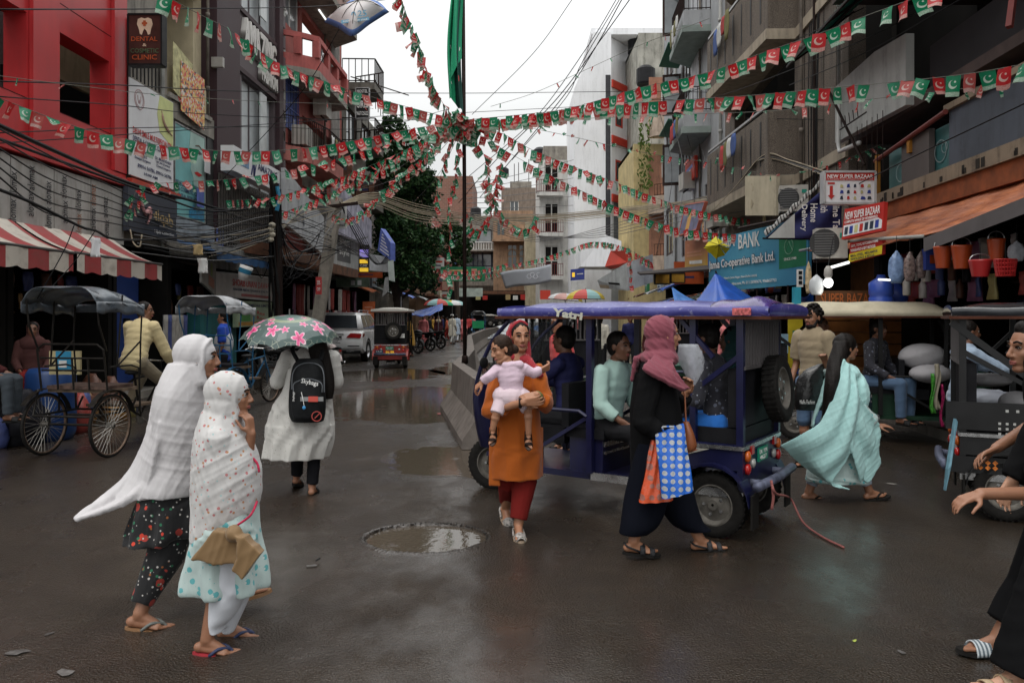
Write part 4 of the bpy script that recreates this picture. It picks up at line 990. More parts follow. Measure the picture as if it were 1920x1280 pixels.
MB(RF).box(3,10.25,-.25,-.05,3.441,4.22).build('panel',gpan,t)
MB(RF).box(3,10.3,-.3,.0,4.221,4.30).build('panel_cap',tanc,t)
tg=M('teal glass board',(.04,.13,.13),.4,var=.3,vs=2)
for a,b in((10.28,10.9),(11.6,12.3)):MB(RF).box(a,b,-.18,-.12,3.441,4.1).build('teal_panel',tg,t)
MB(RF).box(10.75,11.62,-.1,-.02,3.441,4.12).build('board',M('brown grey board',(.09,.075,.07),.6,var=.2,vs=2),t)
m=MB();
for o_,r_ in((RF(11.85,-.11,3.72),.14),(RF(10.6,-.11,3.78),.15)):
 ring(m,o_,V((0,-1,0)),V((0,0,1)),r_,.012,20);ring(m,o_+V((0,-.1,.03)),V((0,-1,0)),V((0,0,1)),r_*.5,.01,16)
m.build('chalk_emblem',M('chalk lines',(.22,.28,.28),.8),t)
MB().tube([RF(12.55,.0,4.02),RF(11.4,.02,4.1),RF(10.2,.02,4.2)],.035,8).build('handrail',M('dull red rail',(.16,.035,.03),.5),t)
m=MB();m.beam(RF(12.45,.0,3.45),RF(12.45,.0,4.1),.06,.06);m.beam(RF(11.3,.0,3.9),RF(11.3,.0,4.12),.08,.05);m.build('post',M('rusty yellow post',(.30,.13,.02),.6),t)
wpar=M('pale painted parapet',(.40,.41,.39),.7,var=.1,streak=.6,scol=(.15,.15,.14))
t2=t
m=MB();m.prism([RF(13.66,.25,4.55),RF(11.2,.1,4.55),RF(11.2,.1,5.55),RF(12.2,.15,5.62),RF(13.66,.25,5.5)],RF(0,-.12,0)-RF(0,0,0));m.build('parapet',wpar,t)
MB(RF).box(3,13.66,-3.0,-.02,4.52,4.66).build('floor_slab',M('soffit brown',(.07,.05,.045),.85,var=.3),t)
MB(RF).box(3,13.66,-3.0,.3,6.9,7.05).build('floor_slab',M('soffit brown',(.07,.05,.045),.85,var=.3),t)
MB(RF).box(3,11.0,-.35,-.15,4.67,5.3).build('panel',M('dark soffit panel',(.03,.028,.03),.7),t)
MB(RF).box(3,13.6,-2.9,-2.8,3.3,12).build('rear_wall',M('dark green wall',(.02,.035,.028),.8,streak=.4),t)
t=thing('canopy','green corrugated slanting canopy sheet over the upper floor at right','canopy',RF(11,0,5.8))
gsh=M('green translucent sheet',(.0,.16,.11),.4,var=.3,vs=3)
def gcan(a,b):return RF(13.9-5.2*a,.35+.95*b,5.72+.42*math.sin(a*1.2)*0+(.62 if 1 else 0)*(1-b)+.012*math.sin(b*60))
MB().sheet(lambda a,b:RF(13.9-5.2*a,.25+.75*b,5.95+.55*(1-b)+.010*math.sin(a*150)),150,6,.008).build('sheet',gsh,t,True)
m=MB()
for k in range(6):m.beam(RF(13.8-1.0*k,.24,6.46),RF(13.8-1.0*k,1.0,5.92),.03,.03)
m.beam(RF(13.9,1.0,5.92),RF(8.7,1.0,5.92),.035,.035);m.beam(RF(13.9,.6,6.2),RF(8.7,.6,6.2),.03,.03);m.build('frame',iron,t)
m=MB();m.tube([RF(13.3,.3,5.4),RF(13.3,.32,4.45),RF(13.15,.35,4.3),RF(12.4,.3,4.28)],.035,8);m.build('drain_pipe',M('white pipe',(.5,.5,.48),.5),None,True,label='white drain pipe bending under the pale parapet at right',cat='pipe')
m=MB();m.tube([RF(12.9,.6,5.2),RF(12.2,.3,3.9)],.022,6);m.tube([RF(12.7,.5,4.55),RF(11.6,.5,4.55)],.012,5)
for k in range(5):m.tube([RF(12.6-k*.17,.5,4.55),RF(12.6-k*.17+.05,.5,4.72)],.007,4)
for k in range(6):m.tube([RF(12.5-k*.2,.3,4.55),RF(12.5-k*.2,.3,3.6)],.006,4)
m.build('iron_rods',iron,None,label='rusty iron rods and spikes under the pale parapet',cat='rods')
m=MB();m.beam(RF(9.0,-.4,7.0),RF(8.6,.1,4.7),.06,.06);m.build('brace',M('dull red rail',(.16,.035,.03),.5),None,label='dull red slanting steel brace high at the right edge',cat='brace')
s=NT('orange tarpaulin');v=s.pos();n1=s.noise(s.pos((.6,.25,2)),7,5,.6)
s.base(s.mix(s.ramp(n1,.35,.7),(.20,.05,.018),(.52,.17,.06)));s.set(Roughness=.45);s.bump(s.noise(s.pos((1,.3,1)),12,4),.5,.03);otarp=s.m
t=thing('awning','orange tarpaulin awning with a grey front pipe over the household goods shop','awning',RF(9,0,2.5))
A0,A1=W(1500,470,13.0),W(1732,443,9.3);B0,B1=RF(13.5,.0,3.15),RF(6.2,.05,3.05)
MB().sheet(lambda a,b:(A0.lerp(A1,a)).lerp(B0.lerp(B1,a),b)+V((0,0,-.10*math.sin(math.pi*b)-.05*math.sin(math.pi*a)+.012*math.sin(a*40+b*3))),40,10,.006).build('canvas',otarp,t,True)
MB().tube([A0,A0.lerp(A1,.5)+V((0,0,.05)),A1],.022,8,m=10).build('front_pipe',M('grey pipe',(.3,.3,.28),.6),t,True)
MB().sheet(lambda a,b:A1.lerp(B1,a)+V((0,0,-.02-.16*b)),10,2,.005).build('side_flap',M('grey flap',(.10,.09,.09),.7),t)
redp=M('red print ground',(.42,.03,.025),.5,var=.05)
t=camboard('hanging_sign','white and red box sign reading New Super Bazaar with an arrow and goods pictures','sign',1546,1641,322,381,11.4,wb,.12,frame=M('pale frame',(.4,.4,.4),.5),lines=[('#red_band',redp,0,.72,1,.28),('NEW SUPER BAZAAR',white_i,.05,.79,.90,.12,dict(off=.014)),('A Complete Range of Household & Gift Articles',white_i,.05,.735,.9,.035,dict(off=.014)),('#red_label',redp,.06,.60,.14,.06)])
P0=W(1546,381,11.4);bw,bh=95/1500*11.4,59/1500*11.4
def bp(par,name,mat,pts,o=.006):return MB().prism([P0+V((a*bw,-o,b*bh))for a,b in pts],(0,-.003,0)).build(name,mat,par)
bp(t,'arrow',redp,[(.10,.55),(.16,.55),(.16,.25),(.20,.25),(.13,.12),(.06,.25),(.10,.25)])
dk=M('goods print dark',(.03,.04,.06),.5);bl=M('goods print blue',(.03,.05,.25),.5);yl=M('goods print yellow',(.45,.42,.2),.5)
rr=random.Random(8)
for i in range(3):
 for j in range(5):
  a,b=.30+j*.135,.12+i*.19;mt=[dk,bl,yl,redp][(i*5+j*3)%4];w_=rr.uniform(.05,.10)
  bp(t,'goods_print',mt,[(a,b),(a+w_,b),(a+w_*.85,b+rr.uniform(.07,.12)),(a+w_*.2,b+.1)])
P=[W(1578,449,10.9),W(1655,432,10.2),W(1658,378,10.2),W(1584,392,10.9)]
t=board('shop_sign','red and white slanted shop board New Super Bazaar behind the hanging box sign','sign',P,redp,.06,lines=[('NEW SUPER BAZAAR',white_i,.05,.62,.9,.25),('COMPLETE RANGE OF HOUSEHOLD',white_i,.05,.50,.85,.08),('#white_strip',wb,.03,.08,.94,.36)]+[('#goods_print',[dk,bl,yl,redp,dk,dk,bl][k],.07+.125*k,.13,.08,.24,dict(off=.008))for k in range(7)])
P=[W(1592,492,10.9),W(1654,476,10.3),W(1655,448,10.3),W(1594,455,10.9)]
board('shop_sign','red and yellow lower shop board under the orange awning pipe','sign',P,redp,.05,lines=[('#yellow_strip',M('yellow print',(.6,.48,.03),.5),0,0,1,.42),('GIFT, TOYS, KITCHEN ITEMS',white_i,.06,.72,.88,.14),('HOUSEHOLD & GIFT ARTICLES',white_i,.06,.50,.8,.14),('BAG, STEEL, MELAMINE',dk,.06,.22,.88,.14),('WHOLESALE & RETAIL',dk,.06,.06,.8,.12)])
navy=M('navy cloth',(.020,.022,.075),.7,var=.3,vs=4,bump=.2)
t=thing('cloth_banner','navy triangular cloth banner with sideways words about home delivery and a white striped edge','banner',W(1540,440,11.6))
Ya=12.9
def nav(a,b):
 top=W(1546+34*a,352+6*a,Ya);bot=W(1436+144*a,446-1*a,Ya-.3);p=top.lerp(bot,b);return p+V((0,-.05*math.sin(a*9+b*4),-.02*math.sin(a*3)))
MB().sheet(nav,20,12,.006).build('cloth',navy,t,True)
def edg(a,b):return W(1436+(1549-1436)*a-14*b*(1-a)*.3,446+(340-446)*a-2-9*b*(1+.3*math.sin(a*30)),Ya-.3+.3*a-.05-.02*math.sin(a*60))
s=NT('white black striped edge');x=s.n('SeparateXYZ',i_0=s.pos(uv=True)).outputs[0];f=s.math('GREATER_THAN',s.math('FRACT',s.math('MULTIPLY',x,22.)),.62)
s.base(s.mix(f,(.45,.45,.43),(.03,.03,.03)));s.set(Roughness=.6)
MB().sheet(edg,40,3,.004).build('edge_trim',s.m,t,True)
MB().sheet(lambda a,b:W(1440+50*a,446-46*a*b,Ya-.42),6,6,.004).build('white_corner',wpar,t)
for w_,px,py,h_ in(('Online Tak',1561,362,74),('With',1538,372,26),('Home',1519,382,34),('Delivery',1500,384,48)):
 text(w_,white_i,t,W(px,py,Ya-.30),V((0,0,-1)),V((1,0,0)),h_/1500*Ya,13/1500*Ya,off=.01)
MB().tube([W(1430,447,Ya-.3),W(1545,449,Ya-.3)],.015,6).build('rod',iron,t)
s=NT('blue bank print');v=s.pos();wv=s.n('TexWave',i_Vector=s.pos((.3,.3,1)),i_Scale=1.1,i_Distortion=3.5,i_Detail=1).outputs['Fac']
s.base(s.mix(wv,(.045,.20,.34),(.08,.30,.44)));s.set(Roughness=.4);bankm=s.m
P=[W(1329,546,19.5),W(1482,534,16.2),W(1482,414,16.2),W(1329,451,19.5)]
P=[W(1329,548,19.5),W(1515,532,15.6),W(1515,432,15.6),W(1480,414,16.2),W(1329,451,19.5)]
gk=M('dark letters',(.05,.07,.09),.5)
t=thing('billboard','big sky blue bank billboard with white letters above the blue tarpaulin','billboard',P[0])
ux=(P[1]-P[0]).normalized();nn=ux.cross(V((0,0,1))).normalized()
MB().prism(P,-nn*.08).build('panel',bankm,t)
def bt_(s_,mt,pxa,pya,pxb,pyb,h,off=.02,**k):
 def onp(px,py):
  d=V(((px-960)/1500,1,-(py-HY)/1500));o=V((0,0,CH));tt=(P[0]-o).dot(nn)/d.dot(nn);return o+d*tt
 a,b=onp(pxa,pya),onp(pxb,pyb);hh=h/1500*a.y
 u=(b-a).normalized();return text(s_,mt,t,a,u,V((0,0,1)),(b-a).length,hh,off,**k)
bt_('JAMIA',white_i,1340,474,1379,468,26);bt_('BANK',white_i,1386,467,1426,461,27)
bt_('Jamia Co-operative Bank Ltd.',wb,1331,510,1456,491,20);bt_('Jamia Co-operative Bank Ltd.',gk,1332,509,1457,489,20,.014)
bt_('Main Branch, Jamia Nagar, New Delhi-110025',white_i,1352,525,1420,520,5);bt_('www.bankonline.com, Ph: 011-26980674, 9968657753',white_i,1352,537,1458,528,6)
grn=M('green bank print',(.02,.16,.08),.4)
def onp(px,py):
 d=V(((px-960)/1500,1,-(py-HY)/1500));o=V((0,0,CH));tt=(P[0]-o).dot(nn)/d.dot(nn);return o+d*tt
MB().prism([onp(1461,505)+nn*.003,onp(1512,498)+nn*.003,onp(1512,440)+nn*.003,onp(1461,445)+nn*.003],nn*.003).build('green_panel',grn,t)
m=MB();ring(m,onp(1480,462)+nn*.008,ux,V((0,0,1)),.16,.012,24);m.tube([onp(1473,470)+nn*.012,onp(1480,452)+nn*.012,onp(1487,470)+nn*.012],.006,4);m.build('crest_emblem',M('pale green lines',(.2,.35,.25),.5),t)
bt_('SINCE 1940',white_i,1471,489,1494,486,5,.012)
P=[W(1284,502,24),W(1323,500,21.5),W(1323,444,21.5),W(1284,452,24)]
s=NT('orange gradient print');z=s.n('SeparateXYZ',i_0=s.pos()).outputs[2];s.base(s.mix(s.ramp(z,2.9,3.5),(.55,.36,.06),(.48,.17,.08)));s.set(Roughness=.45)
board('billboard','orange and yellow billboard left of the blue bank board','billboard',P,s.m,.06,lines=[('TECHNOLOGY',M('pale orange',(.6,.3,.2),.5),.1,.72,.8,.12),('#print_line',M('pale orange',(.6,.3,.2),.5),.1,.52,.7,.05),('#print_line',M('pale orange',(.6,.3,.2),.5),.1,.40,.75,.05),('#logo_strip',white_i,.25,.12,.6,.12)])
P=[W(1272,442,23),W(1306,430,21),W(1322,378,20.6),W(1285,384,23)]
board('billboard','tilted blue and red poster board above the orange billboard','billboard',P,M('violet blue print',(.10,.10,.18),.5,var=.6,vs=3),.06,frame=M('salmon frame',(.45,.12,.08),.5),lines=[('#figure_print',M('orange fruit print',(.5,.25,.04),.5),.35,.1,.2,.6)])
m=MB();m.tube([W(1385,428,17),W(1520,400,14)],.03,6);m.build('angle_iron',iron,None,label='dark angle iron bar above the bank billboard',cat='bar')
yc=M('yellow umbrella cloth',(.55,.48,.02),.5,var=.1,vs=5)
t=thing('broken_umbrella','torn yellow umbrella caught on the left end of the bank billboard','umbrella',W(1350,468,16.5))
c=W(1346,462,16.2);m=MB()
rimp=[]
for k in range(8):
 a=k*math.pi/4;r_=[.28,.2,.3,.22,.26,.2,.3,.26][k]
 rimp.append(c+V((r_*math.cos(a),.12,r_*.75*math.sin(a))));
for k in range(8):m.add([c+V((0,-.1,.02)),rimp[k],rimp[(k+1)%8]+V((0,0,-.03))],[(0,1,2)])
m.build('canopy',yc,t);m=MB()
for k in range(8):m.tube([c+V((0,-.11,.02)),rimp[k]],.004,4)
m.tube([c,c+V((.05,.3,-.35))],.008,5);m.build('rib',iron,t)
btp=M('blue tarpaulin',(.010,.075,.38),.4,var=.25,vs=4,bump=.3)
btl=M('light blue tarpaulin',(.05,.16,.42),.4,var=.3,vs=6)
def tarp(label,pts,Y,mat,dep=.8):
 t=thing('tarpaulin',label,'tarpaulin',W(pts[0][0],pts[0][1],Y))
 ap=W(pts[0][0],pts[0][1],Y);rim=catmull([list(W(px,py,Y-dy))for px,py,dy in pts[1:]],24)
 MB().sheet(lambda a,b:ap.lerp(V(rim[min(int(a*24+.5),24)]),b)+V((0,.02*math.sin(a*22)*b,-.12*math.sin(math.pi*b)*(.4+abs(math.sin(a*3.1))*.6)+.02*math.sin(a*31)*b)),24,12,.004).build('sheet',mat,t,True)
 return t
t=tarp('deep blue tarpaulin peaked over a pole below the bank billboard',[(1342,511,0),(1288,582,.2),(1340,590,1.4),(1400,592,1.6),(1460,592,.8),(1490,600,-.4)],13.5,btp)
MB().tube([W(1342,508,13.5),W(1366,600,13.3)],.015,6).build('pole',iron,t)
tarp('lighter blue tarpaulin wing left of the peaked one',[(1259,537,0),(1272,590,1.0),(1300,590,1.4),(1330,570,.5)],14.5,btl)
tarp('blue tarpaulin slope right of the peak, behind the purple rickshaw roof',[(1524,545,0),(1500,556,.8),(1455,590,1.4),(1440,595,.8),(1530,595,.2)],12.0,btp)
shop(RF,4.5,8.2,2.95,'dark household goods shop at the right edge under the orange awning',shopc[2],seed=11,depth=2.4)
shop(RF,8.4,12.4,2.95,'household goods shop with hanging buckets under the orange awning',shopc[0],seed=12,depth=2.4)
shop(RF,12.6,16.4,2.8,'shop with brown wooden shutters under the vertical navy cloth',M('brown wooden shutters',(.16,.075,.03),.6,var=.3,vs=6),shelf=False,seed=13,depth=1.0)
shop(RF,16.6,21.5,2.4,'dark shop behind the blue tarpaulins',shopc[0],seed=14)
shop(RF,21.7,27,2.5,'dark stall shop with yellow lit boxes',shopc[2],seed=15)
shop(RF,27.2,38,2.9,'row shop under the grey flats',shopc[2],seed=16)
block_=MB(RF).box(24.2,38.7,-1.6,.0,2.9,3.1).build('shop_canopy',rust,label='long rusty shop canopy under the grey flats',cat='canopy')
t=camboard('shop_sign','dim brown board reading Super Bazaar behind the lit bulb','sign',1532,1655,545,575,11.0,M('brown fascia',(.10,.045,.02),.5,var=.2),.06,lines=[('SUPER BAZAAR',M('orange dim letters',(.35,.10,.03),.5),.05,.15,.9,.7)])
for i in range(5):camboard('wood_crate',['orange brown wooden crate, lowest of the stack behind the cream roofed rickshaw','orange brown wooden crate second from the ground behind the cream roofed rickshaw','orange brown wooden crate in the middle of the stack behind the bearded man','orange brown wooden crate second from the top behind the bearded man','orange brown wooden crate topmost of the stack behind the bearded man'][i],'crate',1530,1690,668-i*22,688-i*22,11.3,M('orange crate',(.24,.09,.025),.6,var=.3,vs=5),.5)
t=camboard('poster_board','yellow printed banner with green flowers behind the bearded man','banner',1478,1530,596,690,12.5,M('yellow banner',(.42,.33,.02),.5,var=.2,vs=5),.02,lines=[('#flower_print',M('green flower print',(.05,.2,.12),.5),.15+.3*(k%3),.15+.25*(k//3),.14,.1)for k in range(9)])
camboard('screen','small pale blue poster behind the purple rickshaw at right','poster',1456,1478,626,662,12.0,M('pale blue poster',(.25,.40,.50),.5,var=.4,vs=5),.03)
t=thing('bulb','lit white bulb hanging under a shade at the household shop front','lamp',W(1553,530,9.5))
c=W(1553,530,9.5);MB().ell(c,(.055,.055,.06),n=16,k=10).build('glass',M('lit bulb',(1,.97,.9),.3,var=0,emit=2.5),t,True)
MB().lathe([(.03,.05),(.05,.09),(.045,.16),(.02,.2)],14,Matrix.Translation(c)).build('cap',M('bulb cap',(.35,.33,.3),.5),t,True)
MB().tube([c+V((0,0,.2)),c+V((.1,.1,.55)),c+V((.3,.5,.6))],.006,5).build('flex',blk,t)
pl_=bpy.data.lights.new('bulb_light','POINT');pl_.energy=1.2;pl_.color=(1,.95,.85);pl_.shadow_soft_size=.08
po=bpy.data.objects.new('bulb_light',pl_);COL.objects.link(po);po.parent=t;po.location=(0,0,-.15)
MB().tube([W(1553,503,9.7),W(1591,492,9.9)],.018,8).build('tube_light',M('tube lamp',(.9,.9,.85),.3,emit=1.3),label='short lit white tube lamp above the bulb',cat='lamp')
MB().tube([W(1648,520+4,8.0),W(1668,525,8.2)],.012,6).build('strip_lamp',M('tube lamp',(.9,.9,.85),.3,emit=1.3),label='small dim strip lamp inside the household shop',cat='lamp')
orp=M('orange plastic',(.30,.045,.01),.35,var=.1);rdp=M('red plastic',(.35,.02,.02),.35,var=.1);blp=M('blue plastic',(.03,.07,.35),.3,var=.1)
clr=M('crinkled clear plastic',(.5,.52,.56),.2,var=.2,vs=20,alpha=.45,bump=.6,bs=50)
def hb(name,label,px,py,Y,w,h,mat,kind='bucket'):
 if px>1640:Y*=1.23;w*=1.18;h*=1.18
 t=thing(name,label,name.replace('_',' '),W(px,py,Y));c=W(px,py,Y);m=MB();Mx=Matrix.Translation(c)
 if kind=='bucket':
  m.lathe([(w*.36,-h),(w*.5,-.02),(w*.52,0),(w*.46,-.01),(w*.34,-h+.02)],18,Mx,False);m.build('tub',mat,t,True)
  a=MB();a.tube([c+V((w*.5*math.cos(x),0,h*.35*math.sin(x)))for x in np.linspace(0,math.pi,9)],.006,5);a.build('handle',metal,t)
 elif kind=='basket':
  for k in range(5):m.tube([c+V((w*(.40+.03*k)*math.cos(x),w*(.40+.03*k)*.7*math.sin(x),-h+h*k/4))for x in np.linspace(0,6.283,17)],.008,4,False)
  for x in np.linspace(0,6.283,22)[:-1]:m.beam(c+V((w*.4*math.cos(x),w*.28*math.sin(x),-h)),c+V((w*.52*math.cos(x),w*.36*math.sin(x),0)),.02,.006)
  m.bbox((c.x,c.y,c.z-h),(w*.7,w*.5,.01));m.build('weave',mat,t)
 elif kind=='bag':
  m.loft([(c+V((0,0,-h)),w*.35,w*.2,0,.06,4),(c+V((0,0,-h*.7)),w*.5,w*.28,0,.06,5),(c+V((0,0,-h*.3)),w*.45,w*.25,0,.08,5),(c+V((0,0,-h*.1)),w*.2,w*.12,0,.2,6),(c,w*.05,w*.05)],14,20);m.build('bag_body',mat,t,True)
 elif kind=='jug':
  m.lathe([(w*.42,-h),(w*.5,-h*.95),(w*.5,-h*.62),(w*.44,-h*.57),(w*.5,-h*.52),(w*.5,-h*.22),(w*.2,-h*.08),(w*.16,0)],18,Mx);m.build('jug_body',mat,t,True)
 MB().tube([c,c+V((0,0,.18))],.004,4).build('string',blk,t)
 return t
hb('water_jug','blue water jug in clear wrap, left of the hanging pair',1652,515,8.6,.26,.42,blp,'jug');hb('water_jug','blue water jug lower and right of the hanging pair',1682,530,8.9,.24,.38,blp,'jug')
hb('plastic_bag','tall clear plastic bag with blue contents hanging beside the water jugs',1681,470,8.0,.16,.34,M('blue clear wrap',(.16,.24,.40),.2,var=.4,vs=15,bump=.5),'bag')
hb('plastic_bag','dark brown filled clear bag right of the blue one',1706,472,7.8,.12,.30,M('brown clear wrap',(.14,.10,.09),.15,var=.6,vs=30,bump=.5),'bag')
hb('plastic_bag','slim dark filled bag in the middle of the hanging goods',1727,470,7.8,.10,.28,M('brown clear wrap',(.14,.10,.09),.15,var=.6,vs=30,bump=.5),'bag')
t=camboard('carton','blue carton with a red face print hanging by the orange buckets','carton',1736,1760,466,506,9.5,M('blue carton',(.03,.05,.22),.5),.1,lines=[('#print_patch',orp,.3,.3,.5,.4)])
hb('bucket','orange bucket with metal handle, leftmost of the orange ones',1768,462,7.4,.17,.21,orp);hb('bucket','orange bucket in the middle of the hanging row',1803,460,7.2,.18,.22,orp)
hb('bucket','upper orange bucket high at the right edge',1868,448,6.9,.15,.2,orp)
hb('basket','red solid basket below the orange buckets',1838,487,6.9,.19,.15,rdp,'bucket');hb('basket','red woven plastic basket at the right edge',1885,487,6.7,.18,.14,rdp,'basket')
hb('plastic_bag','dim bluish plastic bag at the far right edge of the goods',1906,452,6.8,.15,.18,clr,'bag')
for k,(px,py)in enumerate(((1715,512),(1738,514),(1762,510),(1785,512),(1812,515),(1700,540),(1730,545),(1765,540),(1800,545),(1835,540))):
 o=mesh_obj('hanging_bottle',good_mesh('bottle',[3,6,1,5,8][k%5]),None,Matrix.Translation(W(px,py+14,9.8+.1*k)));tag(o,'small bottle hanging in the dim goods row of the household shop','bottle','bottles in the household shop')
goods(RF,'box','carton','carton','carton on the dim shelves of the right household shops','cartons on the right shops\' shelves',gridspots(4.8,12.2,-2.2,(.78,1.23,1.68,2.13),.34,31),[0,1,2,3,5,9,6],31)
goods(RF,'packet','hanging_packet','packet','packet hanging in the right shop mouths','packets hanging in the right shops',gridspots(8.6,12.3,-.3,(2.55,2.1),.35,33)+gridspots(17,27,.1,(2.5,2.05),.3,34),[0,1,2,6,8,3,7],35)
goods(RF,'bag','hanging_bag','bag','handbag hanging at the stalls left of the blue tarpaulin','bags hanging at the far right stalls',gridspots(19,34,.5,(1.95,1.5),.38,36),[8,8,0,4,6,1],37)
hb('plastic_bag','crumpled white carrier bag hanging left of the bulb',1531,515,9.6,.17,.24,M('white carrier bag',(.45,.47,.48),.35,var=.15,bump=.4),'bag')
t=camboard('slate_board','small tilted white framed rack hanging at the stall corner','rack',1495,1506,505,538,10.2,whitew,.03,lines=[('#dark_panel',blk,.2,.15+.28*k,.6,.2)for k in range(3)])
hb('plastic_pouch','printed pouch strip hanging beside the white rack',1516,490,10.0,.08,.40,M('pouch print',(.35,.27,.16),.5,var=.6,vs=25),'bag')
camboard('plastic_crate','turquoise plastic box under the hanging rack','box',1490,1502,538,578,10.5,M('turquoise plastic',(.02,.25,.35),.4),.1)
camboard('light_box','dim amber light box under the dark stall canopy','sign',1228,1256,513,532,22,M('amber box',(.30,.16,.02),.5,var=.3,vs=9),.1,frame=blk);camboard('light_box','second amber light box, right of the first under the stall canopy','sign',1258,1284,512,530,21.5,M('amber box',(.30,.16,.02),.5,var=.3,vs=9),.1,frame=blk)
t=thing('canopy','thin dark flat canopy over the amber light boxes','canopy',W(1260,505,21));MB().prism([W(1195,512,24),W(1328,500,19),W(1330,508,18),W(1200,516,23)],(0,0,.04)).build('sheet',iron,t)
P=[W(1125,540,33),W(1177,545,31),W(1176,492,31),W(1120,525,33)]
board('tin_box','pale grey tin kiosk top with a dark gap left of the amber boxes','kiosk',P,M('pale tin',(.40,.42,.42),.5,streak=.4),1.2,lines=[('#dark_gap',blk,.4,.6,.4,.25),('#pale_panel',M('peach panel',(.4,.32,.22),.6),.02,.05,.35,.4)])
P=[W(1134,500,34),W(1176,492,32),W(1172,470,32),W(1145,470,34)];board('kiosk_fascia','red painted fascia edge above the pale tin kiosk','fascia',P,bred,.3)
camboard('shop_sign','small blue and yellow sign above the parasols','sign',1070,1096,505,526,38,M('blue sign',(.05,.07,.28),.5,var=.2),.1,lines=[('#yellow_print',yel,.1,.3,.2,.4),('#white_print',white_i,.45,.5,.45,.08)],skew=-2)
camboard('tin_box','pale grey box under the small blue sign','box',1072,1100,527,545,38,whitew,.6)
t=thing('cloth_banner','white cloth banner with a pale floral logo hanging across the far street','banner',W(985,520,45))
Pb=[W(948,541,46),W(1034,528,42),W(1033,496,42),W(938,511,46)]
MB().sheet(lambda a,b:Pb[0].lerp(Pb[1],a).lerp(Pb[3].lerp(Pb[2],a),b)+V((0,.05*math.sin(a*9),.04*math.sin(a*7))),20,6,.01).build('cloth',M('pale banner cloth',(.42,.44,.48),.7,var=.08,vs=1),t,True)
m=MB()
for k in range(5):ring(m,W(992+6*k,518-3*(k%2),42.9),V((1,0,0)),V((0,0,1)),.13,.03,10)
m.build('floral_print',M('paler print',(.55,.56,.6),.6),t)
t=camboard('cloth_banner','green banner with white words strung across the far street by the tree','banner',826,909,500,527,58,M('banner green',(.015,.14,.06),.6,var=.2),.02,lines=[('Eid Milad Un Nabi',white_i,.06,.08,.65,.26),('#portrait_print',M('pink portrait print',(.45,.2,.15),.6),.70,.2,.12,.65),('#yellow_text',M('gold print',(.35,.25,.12),.5),.12,.66,.5,.14)])
t=camboard('cloth_banner','pale green and white banner below the green one, far down the street','banner',858,905,540,556,62,M('pale mint banner',(.40,.46,.42),.6,var=.4,vs=2),.02)
camboard('shop_sign','small red signboard beside the parasols','sign',1013,1032,544,561,40,bred,.2)
m=MB();m.box(Xp(800,70),Xp(1010,70),69.2,69.6,0,Zp(545,70));t=m.build('far_shops',darkw,label='dark shop fronts under canopies closing the far end of the street',cat='shops')
m=MB();m.box(Xp(880,68),Xp(985,68),67,69,Zp(552,68),Zp(546,68));m.build('far_canopy',rust,label='brown shop canopy at the far end of the street',cat='canopy')
for k,px in enumerate((892,905,948,962,976)):camboard('shop_sign','small lit sign number plate among the dark far shops, %s'%['leftmost','next to leftmost','middle','next to rightmost','rightmost'][k],'sign',px,px+9,552+2*(k%2),562,66.5,[yl,redp,M('gold print',(.35,.25,.12),.5),whitew,redp][k],.1)
def parasol(label,c,r,h,cols,n=8,tilt=0.,ribs=True):
 t=thing('parasol',label,'parasol',(c.x,c.y,0));B=Matrix.Translation(c)@Matrix.Rotation(tilt,4,'Y')
 m=MB()
 for k in range(n):
  m.cm=k%len(cols)
  for j in range(5):
   q=[]
   for(jj,kk)in((j,k),(j+1,k),(j+1,k+1),(j,k+1)):
    f=jj/5;a=6.2832*kk/n;q.append(B@V((r*math.sin(f*1.45)/math.sin(1.45)*math.cos(a),r*math.sin(f*1.45)/math.sin(1.45)*math.sin(a),h*(math.cos(f*1.5)-1)+h*.9)))
   m.add(q,[(0,1,2,3)])
 m.build('canopy',cols,t);MB().tube([(c.x,c.y,0),c+V((0,0,h))],.02,6).build('pole',metal,t)
 m=MB()
 for k in range(n):a=6.2832*k/n;m.tube([B@V((0,0,h*.4)),B@V((r*.97*math.cos(a),r*.97*math.sin(a),h*-.07))],.008,4)
 m.build('rib',iron,t);return t
pr_,pg_,pw_,py2,pb_=[M(n_,c_,.5,var=.08)for n_,c_ in(('parasol red',(.45,.06,.05)),('parasol green',(.04,.30,.15)),('parasol white',(.5,.5,.5)),('parasol yellow',(.5,.38,.04)),('parasol blue',(.25,.42,.42)))]
c=W(1098,560,27);parasol('round red, blue and green parasol behind the purple rickshaw roof',c,.66,.36,[pb_,pr_,pb_,pg_,py2,pr_,pb_,py2])
c=W(1060,562,30);parasol('faded white and red striped parasol left of the bright one',c,.66,.28,[pw_,M('parasol pink',(.45,.25,.22),.5),pw_,py2],tilt=.1)
c=W(822,572,40);parasol('multicoloured parasol with a green panel by the far pedestrians',c,.75,.35,[pr_,pg_,py2,pw_,pr_,pb_])
c=W(848,572,43);parasol('pale pink and yellow parasol just right of the multicoloured one',c,.75,.3,[M('parasol pink',(.45,.25,.22),.5),py2,pw_,pb_])
tarp('blue tarpaulin over the far left vegetable stalls',[(830,568,0),(765,585,1),(770,590,1.5),(800,592,2),(830,580,1)],36,btp)
tarp('crumpled pale plastic sheets over carts behind the barrier',[(985,592,0),(930,612,1),(950,622,2),(990,618,2),(1010,604,0)],30,M('pale plastic sheet',(.30,.32,.33),.3,var=.5,vs=6))
leafm=[]
for i,c in enumerate([(.012,.035,.012),(.025,.06,.018),(.045,.085,.028)]):
 leafm.append(M('leaf %d'%i,c,.55,var=.4,vs=12))
